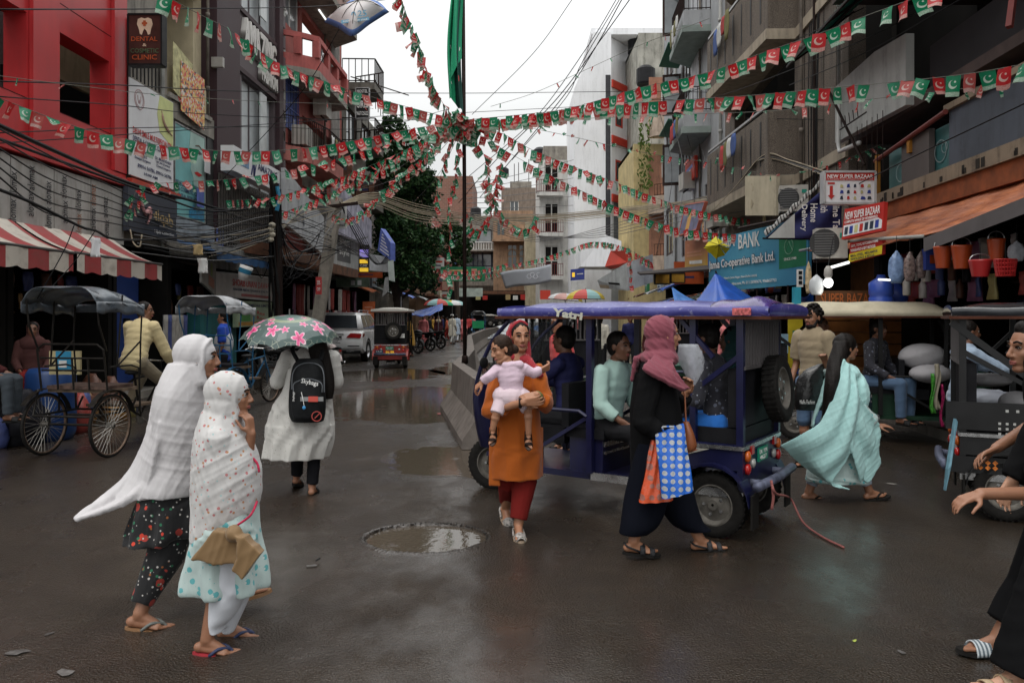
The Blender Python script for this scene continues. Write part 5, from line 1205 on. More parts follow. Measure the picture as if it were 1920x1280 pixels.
def tree(label,base,blobs,nl,lim,seed,size=.16):
 rr=np.random.RandomState(seed);t=thing('street_tree',label,'tree',base)
 m=MB();top=V(blobs[0][0]);bark=M('tree bark',(.06,.045,.035),.9,bump=.5,bs=25)
 m.tube([base,base+V((.1,0,1.8)),base.lerp(top,.5)+V((0,0,.5)),top],[.26,.2,.14,.04],8,m=12)
 m.build('trunk',bark,t,True)
 for c,r_ in blobs[1:]:MB().tube([base+V((0,0,2.2)),base.lerp(V(c),.5)+V((0,0,1.1)),V(c)],[.11,.07,.02],6,m=8).build('limb',bark,t,True)
 vs=[];fs=[];mi=[]
 w_=np.array([r_**2.2 for c,r_ in blobs]);w_/=w_.sum()
 for i in range(nl):
  b=rr.choice(len(blobs),p=w_);c,r_=blobs[b]
  d=rr.normal(size=3);d/=np.linalg.norm(d);q=rr.uniform(.3,1)**.45
  cl=.75+.25*math.sin(d[0]*7+b)*math.sin(d[2]*6+b*2)+.12*math.sin(d[1]*13)
  p=np.array(list(c))+d*r_*q*cl
  n=rr.normal(size=3)+np.array([0,0,.6]);n/=np.linalg.norm(n);a=np.cross(n,rr.normal(size=3));a/=np.linalg.norm(a);bb=np.cross(n,a)
  s_=size*rr.uniform(.5,1.3);k=len(vs)
  vs+=[tuple(p-a*s_*.5),tuple(p+bb*s_*.32),tuple(p+a*s_*.6),tuple(p-bb*s_*.32)];fs.append((k,k+1,k+2,k+3));mi.append(int(rr.choice(3,p=[.45,.4,.15])))
 me=bpy.data.meshes.new('crown');iv=mwi(t).inverted();me.from_pydata([tuple(iv@V(v))for v in vs],[],fs)
 for x in leafm:me.materials.append(x)
 me.polygons.foreach_set('material_index',mi);o=bpy.data.objects.new('crown',me);COL.objects.link(o);o.parent=t
 return t
Yt=35.5
bl_=lambda px,py,r_,dy=0:(W(px,py,Yt+dy),r_)
tree('large dark green street tree between the grey terraces and the flag pole',V((-5.15,Yt,0)),[bl_(752,330,1.6),bl_(736,240,.8),bl_(765,285,1.15),bl_(722,380,1.2),bl_(785,385,1.15,1),bl_(800,345,.75),bl_(745,440,1.45,-1),bl_(712,310,.8),bl_(795,455,1.1),bl_(768,505,1.15,-1),bl_(800,525,.75),bl_(728,515,.8)],30000,None,1,.16)
tree('smaller green tree seen behind the flag pole by the grey old house',V((-4.3,62,0)),[(W(858,452,62),1.5),(W(845,430,62),1.2),(W(862,480,62),1.2)],2600,None,2,.26)
cp=M('old concrete pole',(.26,.235,.20),.8,var=.2,vs=6,streak=.5,bump=.3)
t=thing('utility_pole','leaning square concrete utility pole carrying a mass of cables','pole',(W(583,660,21.8).x,21.8,0))
MB().beam(V((W(580,660,21.8).x,21.8,0)),W(632,372,22.2),.26,.30).build('pole',cp,t)
m=MB();a=W(630,388,22);m.beam(a+V((-.7,0,-.05)),a+V((.6,0,.1)),.08,.08);m.build('crossarm',iron,t)
t=thing('utility_pole','dark iron pole wrapped in cables in front of the pharmacy boards','pole',(W(524,640,19.6).x,19.6,0))
MB().tube([V((W(524,640,19.6).x,19.6,0)),W(522,480,19.6),W(512,330,19.6)],.10,8).build('pole',iron,t)
m=MB();rr=random.Random(5)
for k in range(26):
 a=rr.uniform(0,6.28);z0=rr.uniform(2.6,5.0);c=W(516,600,19.6);
 m.tube([V((c.x+.13*math.cos(a),19.6+.13*math.sin(a),z0)),V((c.x+.15*math.cos(a+.8),19.6+.14*math.sin(a+.8),z0-.9)),V((c.x+.14*math.cos(a+1.5),19.6+.14*math.sin(a+1.5),max(.3,z0-2.2)))],.02,4,m=6)
m.build('wrapped_cable',blk,t)
ck=M('pale insulator',(.35,.32,.25),.6)
m=MB()
for k in range(4):m.ell(W(510-3*(k%2),422+9*k,19.3),(.09,.07,.07),n=8,k=6)
m.build('insulator',ck,t);MB().tube([W(519,395,19.4),W(524,372,19.4),W(520,350,19.4)],.05,6).build('blue_wrap',M('blue tape',(.03,.18,.30),.5),t)
MB().tube([(W(752,640,34).x,34,0),W(752,556,34)],.03,6).build('signpost',metal,label='thin pale metal post beside the red rickshaw',cat='post')
cab='sagging cables strung over the bazaar street'
cblk=M('black cable',(.008,.008,.009),.5,var=.1);ctan=M('dusty tan cable',(.34,.29,.21),.8,var=.2);cgry=M('grey cable',(.14,.14,.14),.7,var=.2)
def cable(label,pts,r=.007,mat=None,m=None,n=5):
 P=[W(*p)for p in pts]
 return MB().tube(P,r,n,m=m or max(10,6*len(P))).build('cable',mat or cblk,None,True,label=label,cat='cable',group=cab)
cable('thick twisted black cable crossing the red building from the left edge',[(-30,222,8.5),(130,295,11),(240,342,13.5),(345,372,16),(440,395,19),(512,372,20)],.030)
cable('thick black cable sagging just under the twisted one on the red building',[(-30,250,8.2),(150,315,11),(300,368,14),(400,396,17),(515,385,20)],.020)
for k in range(6):cable('thin black cable in the fan crossing the hoarding sheets at the left edge',[(-20,232+17*k,7.5),(90,290+22*k,9.5),(190,340+15*k,12),(330,392+9*k,15),(520,385+12*k,20)],.009)
cable('black cable with a drooping loop in front of the striped awning',[(-20,348,7),(60,380,8),(150,424,9.5),(178,432,10),(240,450,12),(400,440,16),(520,420,19.6)],.017)
cable('thin wire dropping across the striped awning from the cable fan',[(140,420,9),(120,470,9),(70,560,9)],.006);cable('second thin wire crossing the striped awning at an angle',[(180,430,10),(140,490,9.8),(95,540,9.5)],.006)
for i,(a,lb)in enumerate((([(-20,18,8),(300,17,14),(600,12,20),(770,-5,25)],'straight black wire along the top left of the view'),([(-20,152,9),(230,160,13),(480,172,18),(870,175,24),(1250,172,28),(1920,190,14)],'level black wire crossing the whole street above the bunting hub'),([(-20,180,9),(230,198,13),(400,215,17),(700,226,20),(865,222,24)],'black wire from the left over the dental billboard'),([(-20,250,9),(250,240,14),(480,238,18),(700,240,22),(840,205,26)],'black wire across the lower dental billboard'),([(-20,270,9),(200,255,13),(500,233,18),(760,215,24)],'slanting black wire below the previous two'),([(860,212,22),(1150,195,24),(1300,170,22),(1440,100,18),(1620,15,12)],'black wire rising right across the grey flats'),([(860,238,20),(1200,190,22),(1330,185,20),(1560,100,14),(1760,5,10)],'black wire rising towards the green canopy'),([(1500,400,14),(1700,300,10),(1930,190,8)],'black wire slanting up past the slate panels at right'),([(1400,222,18),(1600,225,14),(1930,223,9)],'thin level wire past the pale parapet'),([(1480,160,16),(1620,100,12),(1800,0,9)],'thin wire crossing under the green canopy'))):cable(lb,a,.010 if i<2 else.008)
for i,a in enumerate(([(1078,-8,20),(1000,100,22),(885,215,24)],[(1160,-8,18),(1100,90,18),(1000,225,20),(880,330,22)],[(1166,-8,18),(1090,120,19),(1060,185,20),(960,300,22)],[(1170,-8,18),(1110,100,19),(1045,195,20),(900,370,26)],[(1186,-8,18),(1130,70,19),(1040,190,20),(930,300,24),(860,380,30)])):
 cable('black overhead wire rising steeply to the upper right of the sky',a,.012 if i>2 else.009)
rr=random.Random(11)
for k in range(11):
 o=rr.uniform(-6,6);cable('tan cable in the bundle sweeping from the leaning pole past the flag pole',[(632,385+o*.5,22),(700,362+2*k+o,23),(790,385+3*k+o,26),(900,404+1.5*k+o,30),(1040,402+k*1.2+o,33),(1180,388+k+o,32),(1330,372+o,27),(1440,330+3*o,21)],.014,ctan)
for k in range(5):
 o=4*k;cable('grey tan cable in the lower bundle across the far white block',[(866,395+o,26),(1000,440+o*.8,34),(1120,445-o,34),(1250,420-2*o,28),(1400,395-3*o,20)],.012,cgry)
for k in range(7):cable('pale cable running from the iron pole to the leaning pole',[(395-rr.uniform(0,60),445+6*k,16),(450,440+5*k-rr.uniform(0,8),18),(520,425+2*k,19.6),(580,408-4*k,21),(632,392,22)],.012,[ctan,cgry,cgry][k%3])
for k in range(10):cable('dark cable sagging between the dark shops and the iron pole',[(240+rr.uniform(-20,60),400+8*k,13),(380+rr.uniform(-20,20),425+7*k,16),(515,395+9*k*rr.uniform(.6,1.2),19.6),(600,420+6*k,21),(690,470+rr.uniform(-30,20),27)],.010,[cblk,cgry][k%2])
for k in range(22):
 x0,y0=515+rr.uniform(-14,14),rr.uniform(390,470);x1,y1=rr.choice([(632,395),(600,430),(560,470),(640,470),(430,480),(470,450),(590,520)]);dip=rr.uniform(15,90)
 cable('tangled black cable loop around the iron pole',[(x0,y0,19.5),((x0*2+x1)/3+rr.uniform(-12,12),(y0+y1)/2+dip,20),((x0+2*x1)/3,(y0+y1)/2+dip*rr.uniform(.5,1),20.5),(x1+rr.uniform(-8,8),y1,21.5)],rr.choice([.009,.013]),rr.choice([cblk,cblk,cgry]))
for k in range(5):cable('thick black cable dropping from the leaning pole to the shop signs by the tree',[(640-3*k,385-6*k,22),(660+4*k,430,24),(690+3*k,480,27),(712+2*k,495,30),(738+4*k,460+4*k,31)],.018 if k<2 else.01)
for k in range(6):cable('thin vertical service wire on the grey flats',[(1235+25*k,200+20*k,27),(1260+22*k,330,26),(1230+30*k,480,24)],.008,[cblk,cgry][k%2])
for k in range(5):cable('tan service cable arching over the cream wall panel',[(1280+15*k,450-12*k,24),(1370+6*k,360-6*k,19),(1430,292+2*k,17),(1480+8*k,300+5*k,16),(1570+8*k,330+6*k,13)],.010,[ctan,cblk,cgry][k%3])
for k in range(4):cable('fine wire fanning from the hub over the far houses',[(866,240,13.6),(820-60*k,330+10*k,20),(760-120*k,395-20*k,24)],.005,cgry)
for k in range(8):cable('fine wire crossing the pale sky above the old houses',[(875,345+9*k,30),(960,330+12*k,40),(1075,300+17*k,48)],.014,cgry)
cable('white curved cable hanging by the slate sign',[(244,430,13),(250,455,13),(262,462,13),(266,440,13)],.012,ctan)
t=thing('hanging_umbrella','open pale printed umbrella hanging upside on the wires at top left of the sky','umbrella',W(668,5,13.5))
pts=[W(608,42,13.5),W(640,12,13.6),W(672,-4,13.8),W(705,2,13.6),W(730,23,13.5)];bot=W(661,67,13.1);ap=W(672,1,13.3)
s=NT('printed umbrella');uvv=s.n('SeparateXYZ',i_0=s.pos(uv=True));f=s.math('GREATER_THAN',uvv.outputs[1],.86);n_=s.noise(s.pos(),8,3)
c=s.mix(f,s.mix(n_,(.48,.44,.42),(.56,.55,.56)),(.10,.18,.42));s.base(c);s.set(Roughness=.5)
rim=catmull([list(p)for p in(W(608,42,13.5),W(634,53,13.3),W(661,68,13.0),W(694,46,13.3),W(730,23,13.5))],24)
upp=catmull([list(p)for p in(W(608,42,13.5),W(636,17,13.8),W(672,-6,14.0),W(708,3,13.8),W(730,23,13.5))],24)
MB().sheet(lambda a,b:ap.lerp(V(rim[int(a*24+.5)]),b)+V((0,-.16*math.sin(math.pi*b),0)),24,8,.003).build('front_panel',s.m,t,True)
MB().sheet(lambda a,b:ap.lerp(V(upp[int(a*24+.5)]),b)+V((0,.16*math.sin(math.pi*b),0)),24,8,.003).build('rear_panel',s.m,t,True)
m=MB()
for k in(0,6,12,18,24):m.tube([ap+V((0,-.02,0)),ap.lerp(V(rim[k]),.5)+V((0,-.18,0)),V(rim[k])],.005,4,m=6)
m.build('rib',iron,t)
lb_=M('pale blue print',(.16,.36,.50),.5)
P0=W(641,44,12.9)
text('0',lb_,t,W(659,34,13.0),V((1,0,.12)),V((0,0,1)),.075,.10);text('25',lb_,t,W(671,32,13.0),V((1,0,.12)),V((0,0,1)),.15,.10)
MB().beam(W(640,42,13.02),W(692,35,13.02),.01,.055).build('ribbon_print',lb_,t)
text('HAPPY NEW YEAR',white_i,t,W(644,42.5,12.98),V((1,0,.13)),V((0,0,1)),.40,.03,off=.002)
cable('taut black string slanting down left from the hanging umbrella',[(636,55,13.4),(560,180,14),(400,355,16)],.007)
t=thing('plastic_cup','blue and white plastic cup hanging in the wires by the pharmacy board','cup',W(458,510,15.5));c=W(458,512,15.5)
MB().lathe([(.09,-.14),(.13,.14),(.12,.14)],16,Matrix.Translation(c)@Matrix.Rotation(.35,4,'Y')).build('cup_body',whitew,t,True)
MB().lathe([(.117,.0),(.128,.09)],16,Matrix.Translation(c)@Matrix.Rotation(.35,4,'Y'),False).build('blue_band',M('blue tape',(.03,.18,.30),.5),t,True)
for lb,a,mt in(('pale rag hanging in front of the short blue awning',(377,455,484,512,14),whitew),('yellow brown paper caught above the pale rag',(368,449,458,478,13.8),M('yellowed paper',(.4,.3,.15),.7)),('white notice sheet hanging over the striped awning',(176,443,446,482,10.2),wb)):
 x0,_,y0,y1,Yy=a[0],a[1],a[2],a[3],a[4]
 MB().sheet(lambda u,v_:W(x0-8+18*u+4*v_,y0+(y1-y0)*v_,Yy)+V((0,.03*math.sin(u*7+v_*5),0)),6,6,.004).build('rag' if 'rag' in lb else 'paper',mt,None,True,label=lb,cat='rag' if 'rag' in lb else 'paper')
def flag_mat(name,col,pale):
 s=NT(name);x=s.n('SeparateXYZ',i_0=s.pos(uv=True));u,w_=x.outputs[0],x.outputs[1]
 def circ(cx,cy,r_):
  dx=s.math('SUBTRACT',u,cx);dy=s.math('MULTIPLY',s.math('SUBTRACT',w_,cy),1.4)
  return s.math('LESS_THAN',s.math('SQRT',s.math('ADD',s.math('POWER',dx,2.),s.math('POWER',dy,2.))),r_)
 cr=s.math('MULTIPLY',circ(.48,.58,.30),s.math('SUBTRACT',1.,circ(.56,.64,.25)))
 star=circ(.62,.70,.07);tail=s.math('LESS_THAN',w_,.22);tn=s.ramp(s.noise(s.pos((14,9,1),uv=True),1.6,2),.45,.5)
 dots=s.math('LESS_THAN',s.n('TexVoronoi',i_Vector=s.pos((6,8,1),uv=True),i_Scale=1.).outputs['Distance'],.12)
 f=s.math('MINIMUM',1.,s.math('ADD',s.math('ADD',cr,star),s.math('ADD',s.math('MULTIPLY',tail,s.math('ADD',.45,s.math('MULTIPLY',tn,.4))),s.math('MULTIPLY',dots,.35))))
 c=s.mix(f,col,pale);s.base(c);s.set(Roughness=.45)
 tr=s.n('BsdfTranslucent',i_Color=c);ms=s.n('MixShader',i_0=.45,i_1=s.b.outputs[0],i_2=tr.outputs[0]);s.lk(ms.outputs[0],s.o.inputs[0]);return s.m
fm=[flag_mat('green bunting',(.008,.22,.10),(.55,.68,.56)),flag_mat('red bunting',(.55,.02,.025),(.70,.48,.42)),flag_mat('pale green bunting',(.06,.32,.18),(.55,.66,.56)),flag_mat('pale red bunting',(.50,.10,.09),(.66,.5,.45))]  # last two: paler copies with backlight put into the flag colour
fvar=[[],[],[],[]]
rr=random.Random(21)
for c_ in range(4):
 for v_ in range(5):
  a1,a2,a3,a4=[rr.uniform(-1,1)for _ in range(4)]
  def ff(u,w_,a1=a1,a2=a2,a3=a3,a4=a4):
   d=1-w_;return((u-.5)*.142*(1-.12*d*(1+a1)),.02*math.sin(u*4+a2*3+d*2)*(.3+d)+.035*a3*d*d,-.195*d+.012*a4*d*math.sin(u*5))
  m=MB();m.sheet(ff,4,4);fvar[c_].append(m.mesh('flag',fm[c_],True))
flagn=[0]
def bunting(label,pts,n=None,sp=.152,tw=.35,sc=1.,narrow=1.,pale=.28,loose=.25,seed=0,skip=.04,lean=0):
 rr=random.Random(seed);P=[W(*p)for p in pts];Q=[V(q)for q in catmull([list(p)for p in P],60)]
 L=[0]
 for a,b in zip(Q[:-1],Q[1:]):L.append(L[-1]+(b-a).length)
 t=thing('bunting',label,'bunting',Q[30],0,'red and green bunting strings')
 MB().tube(Q,.004,4).build('string',M('bunting string',(.12,.12,.1),.7),t)
 n=n or int(L[-1]/sp);k=0
 for i in range(n):
  s_=L[-1]*(i+.5)/n
  while k<len(L)-2 and L[k+1]<s_:k+=1
  f=(s_-L[k])/max(L[k+1]-L[k],1e-6);p=Q[k].lerp(Q[k+1],f);tg=(Q[k+1]-Q[k]).normalized()
  if rr.random()<skip:continue
  xh=V((tg.x,tg.y,0));
  if xh.length<.35:xh=V((1,0,0))
  xh.normalize()
  if xh.x<0:xh=-xh
  z=V((lean*xh.x,0,1));x=(tg if abs(tg.z)<.8 else xh);x=x if x.x>0 else-x
  z=(z-x*z.dot(x)).normalized();y=z.cross(x)
  Rm=Matrix((x,y,z)).transposed().to_4x4()
  Rm=Rm@Matrix.Rotation(rr.gauss(0,loose),4,'X')@Matrix.Rotation(rr.gauss(0,tw),4,'Z')@Matrix.Rotation(rr.gauss(0,tw*.35),4,'Y')
  c_=(i%2)+(2 if rr.random()<pale else 0)  # some flags take the paler, painted-backlight colours
  Mx=Matrix.Translation(p)@Rm@Matrix.Diagonal((sc*narrow*rr.uniform(.85,1.1),sc,sc*rr.uniform(.9,1.05),1))
  mesh_obj('flag',rr.choice(fvar[c_]),t,Mx);flagn[0]+=1
 return t
H0=(862,226,13.5)
bunting('bunting string from the top left corner past the fashion store to the hub',[(300,-12,8.6),(360,20,9),(440,62,9.6),(520,118,10.6),(600,150,11.4),(690,180,12.2),(780,205,13),H0],seed=1)
bunting('long bunting string from the left edge across the red building and dental billboard',[(-15,178,9.2),(60,208,9.6),(150,240,10),(240,262,10.4),(330,276,11),(440,284,11.6),(540,281,12.2),(640,268,12.7),(740,248,13.1),H0],seed=2,skip=.02)
bunting('twisted bunting string from the slate sign up to the hub',[(244,400,13.5),(262,352,13.8),(330,342,14.2),(430,336,14.6),(530,322,14.6),(640,296,14.2),(740,262,13.9),H0],seed=3,tw=.8,loose=.5,narrow=.8,sp=.14,pale=.3)
bunting('bunched bunting string from the iron pole rising to the hub',[(424,376,18),(500,372,17.6),(580,352,16.8),(660,325,15.6),(760,282,14.4),H0],seed=4,tw=.9,loose=.6,narrow=.75,sp=.12,pale=.25)
bunting('bunched bunting string just above the leaning pole top',[(528,400,18.5),(600,372,17.5),(680,335,16),(770,285,14.5),H0],seed=5,tw=.9,loose=.6,narrow=.75,sp=.12,pale=.25)
bunting('bunting string drooping at the top of the leaning pole',[(622,400,21.5),(650,412,20.8),(690,392,19.4),(740,342,17.5),(800,290,15.2),H0],seed=6,tw=1.,loose=.7,narrow=.8,sp=.13,pale=.2,sc=1.0)
bunting('steep bunting string from the top of the sky down left side of the green flag',[(748,-15,10.5),(768,45,11),(790,105,11.7),(812,160,12.6),(838,205,13.2),H0],seed=7,tw=.5,loose=.4,sp=.075,pale=.15)
bunting('upper right bunting string with the largest flags under the green canopy',[H0,(960,222,13),(1080,200,12),(1200,165,11),(1320,138,10.2),(1440,96,9.4),(1540,62,8.8),(1640,24,8.3),(1770,-22,7.8)],seed=8,pale=.05)
bunting('second right bunting string crossing the pale parapet to the right edge',[H0,(980,215,12.8),(1100,202,12),(1240,190,11),(1400,180,10),(1560,165,9),(1700,152,8.4),(1820,138,7.9),(1935,118,7.5)],seed=9,pale=.3)
bunting('thin twisted bunting string below the second right one',[H0,(1000,226,13.5),(1150,220,13.5),(1300,214,12.5),(1450,208,11.5),(1600,190,10.5),(1760,172,9.5),(1930,152,8.6)],seed=10,tw=1.2,loose=1.1,narrow=.55,sc=.75,pale=.6,sp=.2,skip=.12)
bunting('bunting string slanting down right across the red-banded block, upper of the pair',[H0,(940,250,14),(1000,282,14.8),(1090,318,16),(1180,352,17.2),(1270,385,18.4),(1340,402,19.4),(1405,412,20.5)],seed=11,tw=.6,narrow=.85,sp=.15)
bunting('bunting string slanting down right to the bank board, lower of the pair',[H0,(930,272,13.8),(1000,312,14.4),(1090,358,15.2),(1190,402,16),(1280,430,16.8),(1380,440,17.6)],seed=12,tw=.6,narrow=.85,sp=.14)
bunting('thin twisted bunting string over the balcony flats to the pebbledash wall',[(985,238,14),(1080,258,14.5),(1200,285,15),(1330,305,15.2),(1460,328,15),(1560,308,14),(1650,272,12.5)],seed=13,tw=1.2,loose=1.2,narrow=.5,sc=.65,pale=.4,sp=.17)
bunting('bunting strand hanging down left of the flag pole from the hub',[(858,235,13.5),(838,290,13.6),(822,350,13.7),(815,415,13.8)],seed=14,tw=1.,loose=.4,narrow=.6,sp=.09,sc=.8)
bunting('long bunting strand hanging beside the flag pole to the barrier',[(862,240,13.4),(856,320,13.4),(840,390,13.4),(845,440,13.4),(838,500,13.4),(846,548,13.4)],seed=15,tw=1.,loose=.4,narrow=.7,sp=.10,sc=.85)
bunting('bunting strand swagging right of the flag pole towards the far banner',[(868,240,13.6),(905,285,14),(915,335,14.6),(932,390,15.4),(965,424,16),(995,428,16.4),(1008,404,16.6)],seed=16,tw=1.,loose=.5,narrow=.8,sp=.09)
bunting('bunting strand looping back to the flag pole on its right side',[(942,305,16),(930,345,15.4),(922,385,15),(912,420,14.6),(890,432,14.2),(876,400,13.9)],seed=17,tw=1.,loose=.5,narrow=.8,sp=.09)
bunting('short bunting strand dangling from the slate sign',[(270,350,13),(262,375,13),(246,402,13)],seed=18,tw=1.,narrow=.7,sp=.07,sc=.7)
bunting('small far bunting string above the white cloth banner',[(930,500,44),(1000,488,42),(1060,470,40),(1110,454,38),(1165,462,34),(1222,492,30)],seed=19,sc=1.5,sp=.24,tw=.5)
bunting('far bunting string over the green banner',[(770,488,50),(830,506,52),(890,508,54),(950,494,56)],seed=20,sc=1.5,sp=.25,tw=.6)
bunting('second far bunting string just under the green banner',[(780,500,54),(860,518,56),(940,512,60)],seed=25,sc=1.5,sp=.25,tw=.6)
bunting('bunting strand down the dark post by the amber boxes',[(1178,462,24),(1182,500,24),(1184,540,24)],seed=22,sc=.9,sp=.12,tw=1.)
bunting('torn dark green pennant string rising over the white block',[(920,200,15),(1000,175,15),(1090,135,15),(1200,85,15),(1330,35,14)],seed=23,tw=1.,narrow=.35,sc=.5,sp=.35,skip=.3)
bunting('torn green pennant string low across the red building',[(-20,140,9.2),(120,158,10),(300,178,12),(480,190,14),(640,196,16),(700,204,17)],seed=24,tw=1.2,narrow=.3,sc=.45,sp=.6,skip=.3)
bunting('heavy bunch of flags wrapped right of the hub',[(868,236,13.5),(920,228,13.6),(980,222,13.6),(1060,214,13.7)],seed=26,tw=.6,sp=.065,loose=.5,pale=.4,lean=.3)
bunting('heavy bunch of flags wrapped left of the hub',[(800,262,13.7),(830,240,13.6),(866,228,13.5)],seed=27,tw=.8,sp=.05,loose=.5,pale=.4)
bunting('knot of flags tied round the pole at the hub',[(842,224,13.45),(856,214,13.4),(872,218,13.4),(886,234,13.45),(900,246,13.6)],seed=28,tw=1.1,sp=.035,loose=.8,pale=.35)
bunting('small knot of flags hanging just under the hub',[(850,238,13.4),(866,244,13.35),(884,256,13.5)],seed=29,tw=1.3,sp=.025,loose=.9)
rub=M('tyre rubber',(.014,.013,.012),.75,var=.3,vs=30,bump=.3);steel=M('dirty steel rim',(.13,.12,.105),.6,.3,var=.4,vs=15)
chrome=M('worn chrome',(.5,.5,.5),.25,.9,var=.2,vs=20)
I4=Matrix.Identity(4)
def wheel(par,c,r,w,rimm=None,axis='y',spokes=0,name='wheel',M0=I4,rot=0):
 """car style wheel as a part: tyre and rim are its pieces"""
 Mx=M0@Matrix.Translation(c)@Matrix.Rotation(rot,4,'Z')@Matrix.Rotation(R(90),4,'X')
 p=[(r*.62,-w*.42),(r*.78,-w*.5),(r*.93,-w*.5),(r,-w*.36),(r*1.0,-w*.1),(r*.985,0),(r*1.0,w*.1),(r,w*.36),(r*.93,w*.5),(r*.78,w*.5),(r*.62,w*.42)]
 t=MB().lathe(p,32,Mx,False).build(name,rub,par,50)
 m=MB();n=36
 for k in range(n):
  a=6.2832*k/n;m.bbox((r*.995,0,0),(.012,r*.07,w*.8),Mx@Matrix.Rotation(a,4,'Z'))
 m.build('tread',rub,t,kind='stuff')
 MB().lathe([(r*.64,-w*.43),(r*.6,-w*.44),(r*.57,-w*.25),(r*.5,-w*.12),(r*.42,-w*.16),(r*.2,-w*.24),(r*.16,-w*.34),(.01,-w*.36)],28,Mx,False).build('rim',rimm or steel,t,40)
 MB().lathe([(r*.64,w*.43),(r*.6,w*.44),(r*.57,w*.25),(r*.5,w*.12),(r*.42,w*.16),(r*.2,w*.24),(r*.16,w*.34),(.01,w*.36)],28,Mx,False).build('rim',rimm or steel,t,40)
 m=MB()
 for s_ in(-1,1):
  for k in range(5):
   a=6.2832*k/5;m.lathe([(r*.05,0),(r*.05,w*.08)],8,Mx@Matrix.Translation((r*.3*math.cos(a),r*.3*math.sin(a),s_*w*.2-(w*.08 if s_<0 else 0))))
 m.build('wheel_nut',chrome,t);return t
def rboxmesh(m,x0,x1,y0,y1,z0,z1,b=.03):
 pr=[(x0+b,y0),(x1-b,y0),(x1,y0+b),(x1,y1-b),(x1-b,y1),(x0+b,y1),(x0,y1-b),(x0,y0+b)]
 return m.prism([(x,y,z0)for x,y in pr],(0,0,z1-z0))
def erick(label,paint,roofm,seatm,oh=.22,roofx=(-.42,1.85),crown=.10,name='electric_rickshaw',spare=True,roofword=None,group=None,framem=None,steer=0.,dark=False):
 t=thing(name,label,'rickshaw',group=group);fr=framem or paint;B=oh
 m=MB();m.box(-B,1.95,-.43,.43,.30,.35);m.box(1.95,2.2,-.2,.2,.34,.38);m.build('floor_pan',paint,t)
 m=MB();m.box(-B,.42,-.46,.46,.50,.68);m.box(.38,.42,-.43,.43,.35,.5);m.box(-B,-B+.04,-.46,.46,.35,.5);m.build('rear_body',paint,t,30)
 m=MB()
 for s_ in(-1,1):
  pts=[(.28*math.cos(a)+.0,s_*.44,.235+.29*math.sin(a))for a in np.linspace(-.1,math.pi*.98,12)]
  for a,b in zip(pts[:-1],pts[1:]):m.beam(V(a),V(b),.025,.16,(0,1,0))if 0 else m.prism([V(a)+V((0,-.08,0)),V(a)+V((0,.08,0)),V(b)+V((0,.08,0)),V(b)+V((0,-.08,0))],(0,0,.02))
 m.build('mudguard',paint,t)
 m=MB()
 for s_ in(-1,1):m.box(-B,.42,s_*.468-.006,s_*.468+.006,.645,.672);m.box(-B,1.0,s_*.44-.012,s_*.44+.012,.30,.36)
 m.box(-B-.012,-B-.001,-.46,.46,.645,.672);m.build('chrome_trim',chrome,t)
 m=MB();m.prism([(.10,.469,.63),(.42,.469,.63),(.42,.469,.56),(.25,.469,.56)],(0,.004,0));m.prism([(.10,-.469,.63),(.42,-.469,.63),(.42,-.469,.56),(.25,-.469,.56)],(0,-.004,0));m.build('stripe',M('faded orange stripe',(.35,.08,.03),.5,var=.3,vs=12),t)
 m=MB();m.prism([(.02,.4695,.64),(.30,.4695,.64),(.36,.4695,.52),(.30,.4695,.55)],(0,.003,0));m.build('stripe',M('faded cream stripe',(.35,.34,.3),.5,var=.3,vs=12),t)
 MB().box(-B+.03,.40,-.42,.42,.681,.79).build('rear_seat',seatm,t)
 m=MB();m.box(-B+.03,-B+.12,-.42,.42,.80,1.22);m.build('rear_backrest',seatm,t)
 m=MB();m.box(.92,1.22,-.40,.40,.35,.62);m.build('seat_box',paint,t)
 MB().box(.90,1.24,-.42,.42,.621,.70).build('front_seat',seatm,t)
 MB().box(1.225,1.29,-.41,.41,.70,1.05).build('driver_backrest',seatm,t)
 MB().box(1.30,1.58,-.35,.35,.55,.68).build('driver_seat',seatm,t)
 m=MB();m.box(.905,.918,-.38,.38,.50,.52);m.box(.905,.918,-.38,.38,.56,.60);m.build('seat_trim',chrome,t)
 for s_ in(-1,1):
  for x,z0,w_ in((-B+.02,.68,.05),(.15,.68,.045),(1.01,.35,.05),(1.75,.35,.04)):
   MB().box(x-w_/2,x+w_/2,s_*.44-w_/2,s_*.44+w_/2,z0,1.585).build('pillar',fr,t)
  m=MB();m.beam((.15,s_*.44,1.05),(-B+.02,s_*.44,1.32),.035,.035);m.beam((.25,s_*.44,1.575),(.0,s_*.44,1.30),.035,.03)
  m.beam((1.02,s_*.44,.80),(1.72,s_*.44,.37),.03,.03);m.build('brace',fr,t)
  m=MB();m.tube([(1.72,s_*.46,.40),(1.74,s_*.46,.78),(1.66,s_*.46,.84),(1.1,s_*.46,.84),(1.03,s_*.46,.80)],.016,6);m.build('side_rail',fr,t)
  m=MB();m.tube([(1.78,s_*.42,1.58),(2.02,s_*.38,1.36),(2.2,s_*.33,1.05),(2.27,s_*.28,.8),(2.27,s_*.2,.55)],.018,8,m=14);m.build('windscreen_frame',fr,t,True)
 m=MB();n=13
 for k in range(n):
  y=-.40+.80*k/(n-1);m.box(-B-.008,-B+.012,y-.011,y+.011,1.24,1.56)
 m.box(-B-.012,-B+.016,-.44,.44,1.555,1.585);m.box(-B-.012,-B+.016,-.44,.44,1.215,1.24);m.build('rear_grille',M('grey slats',(.14,.13,.13),.5,.3),t)
 x0,x1=roofx
 def top(u,v_):
  x=x0+(x1-x0)*u;y=-.52+1.04*v_;e=(1-abs(2*v_-1)**4);g_=(1-abs(2*u-1)**8)
  return(x,y,1.615+crown*e*g_+.006*math.sin(u*23)*e)
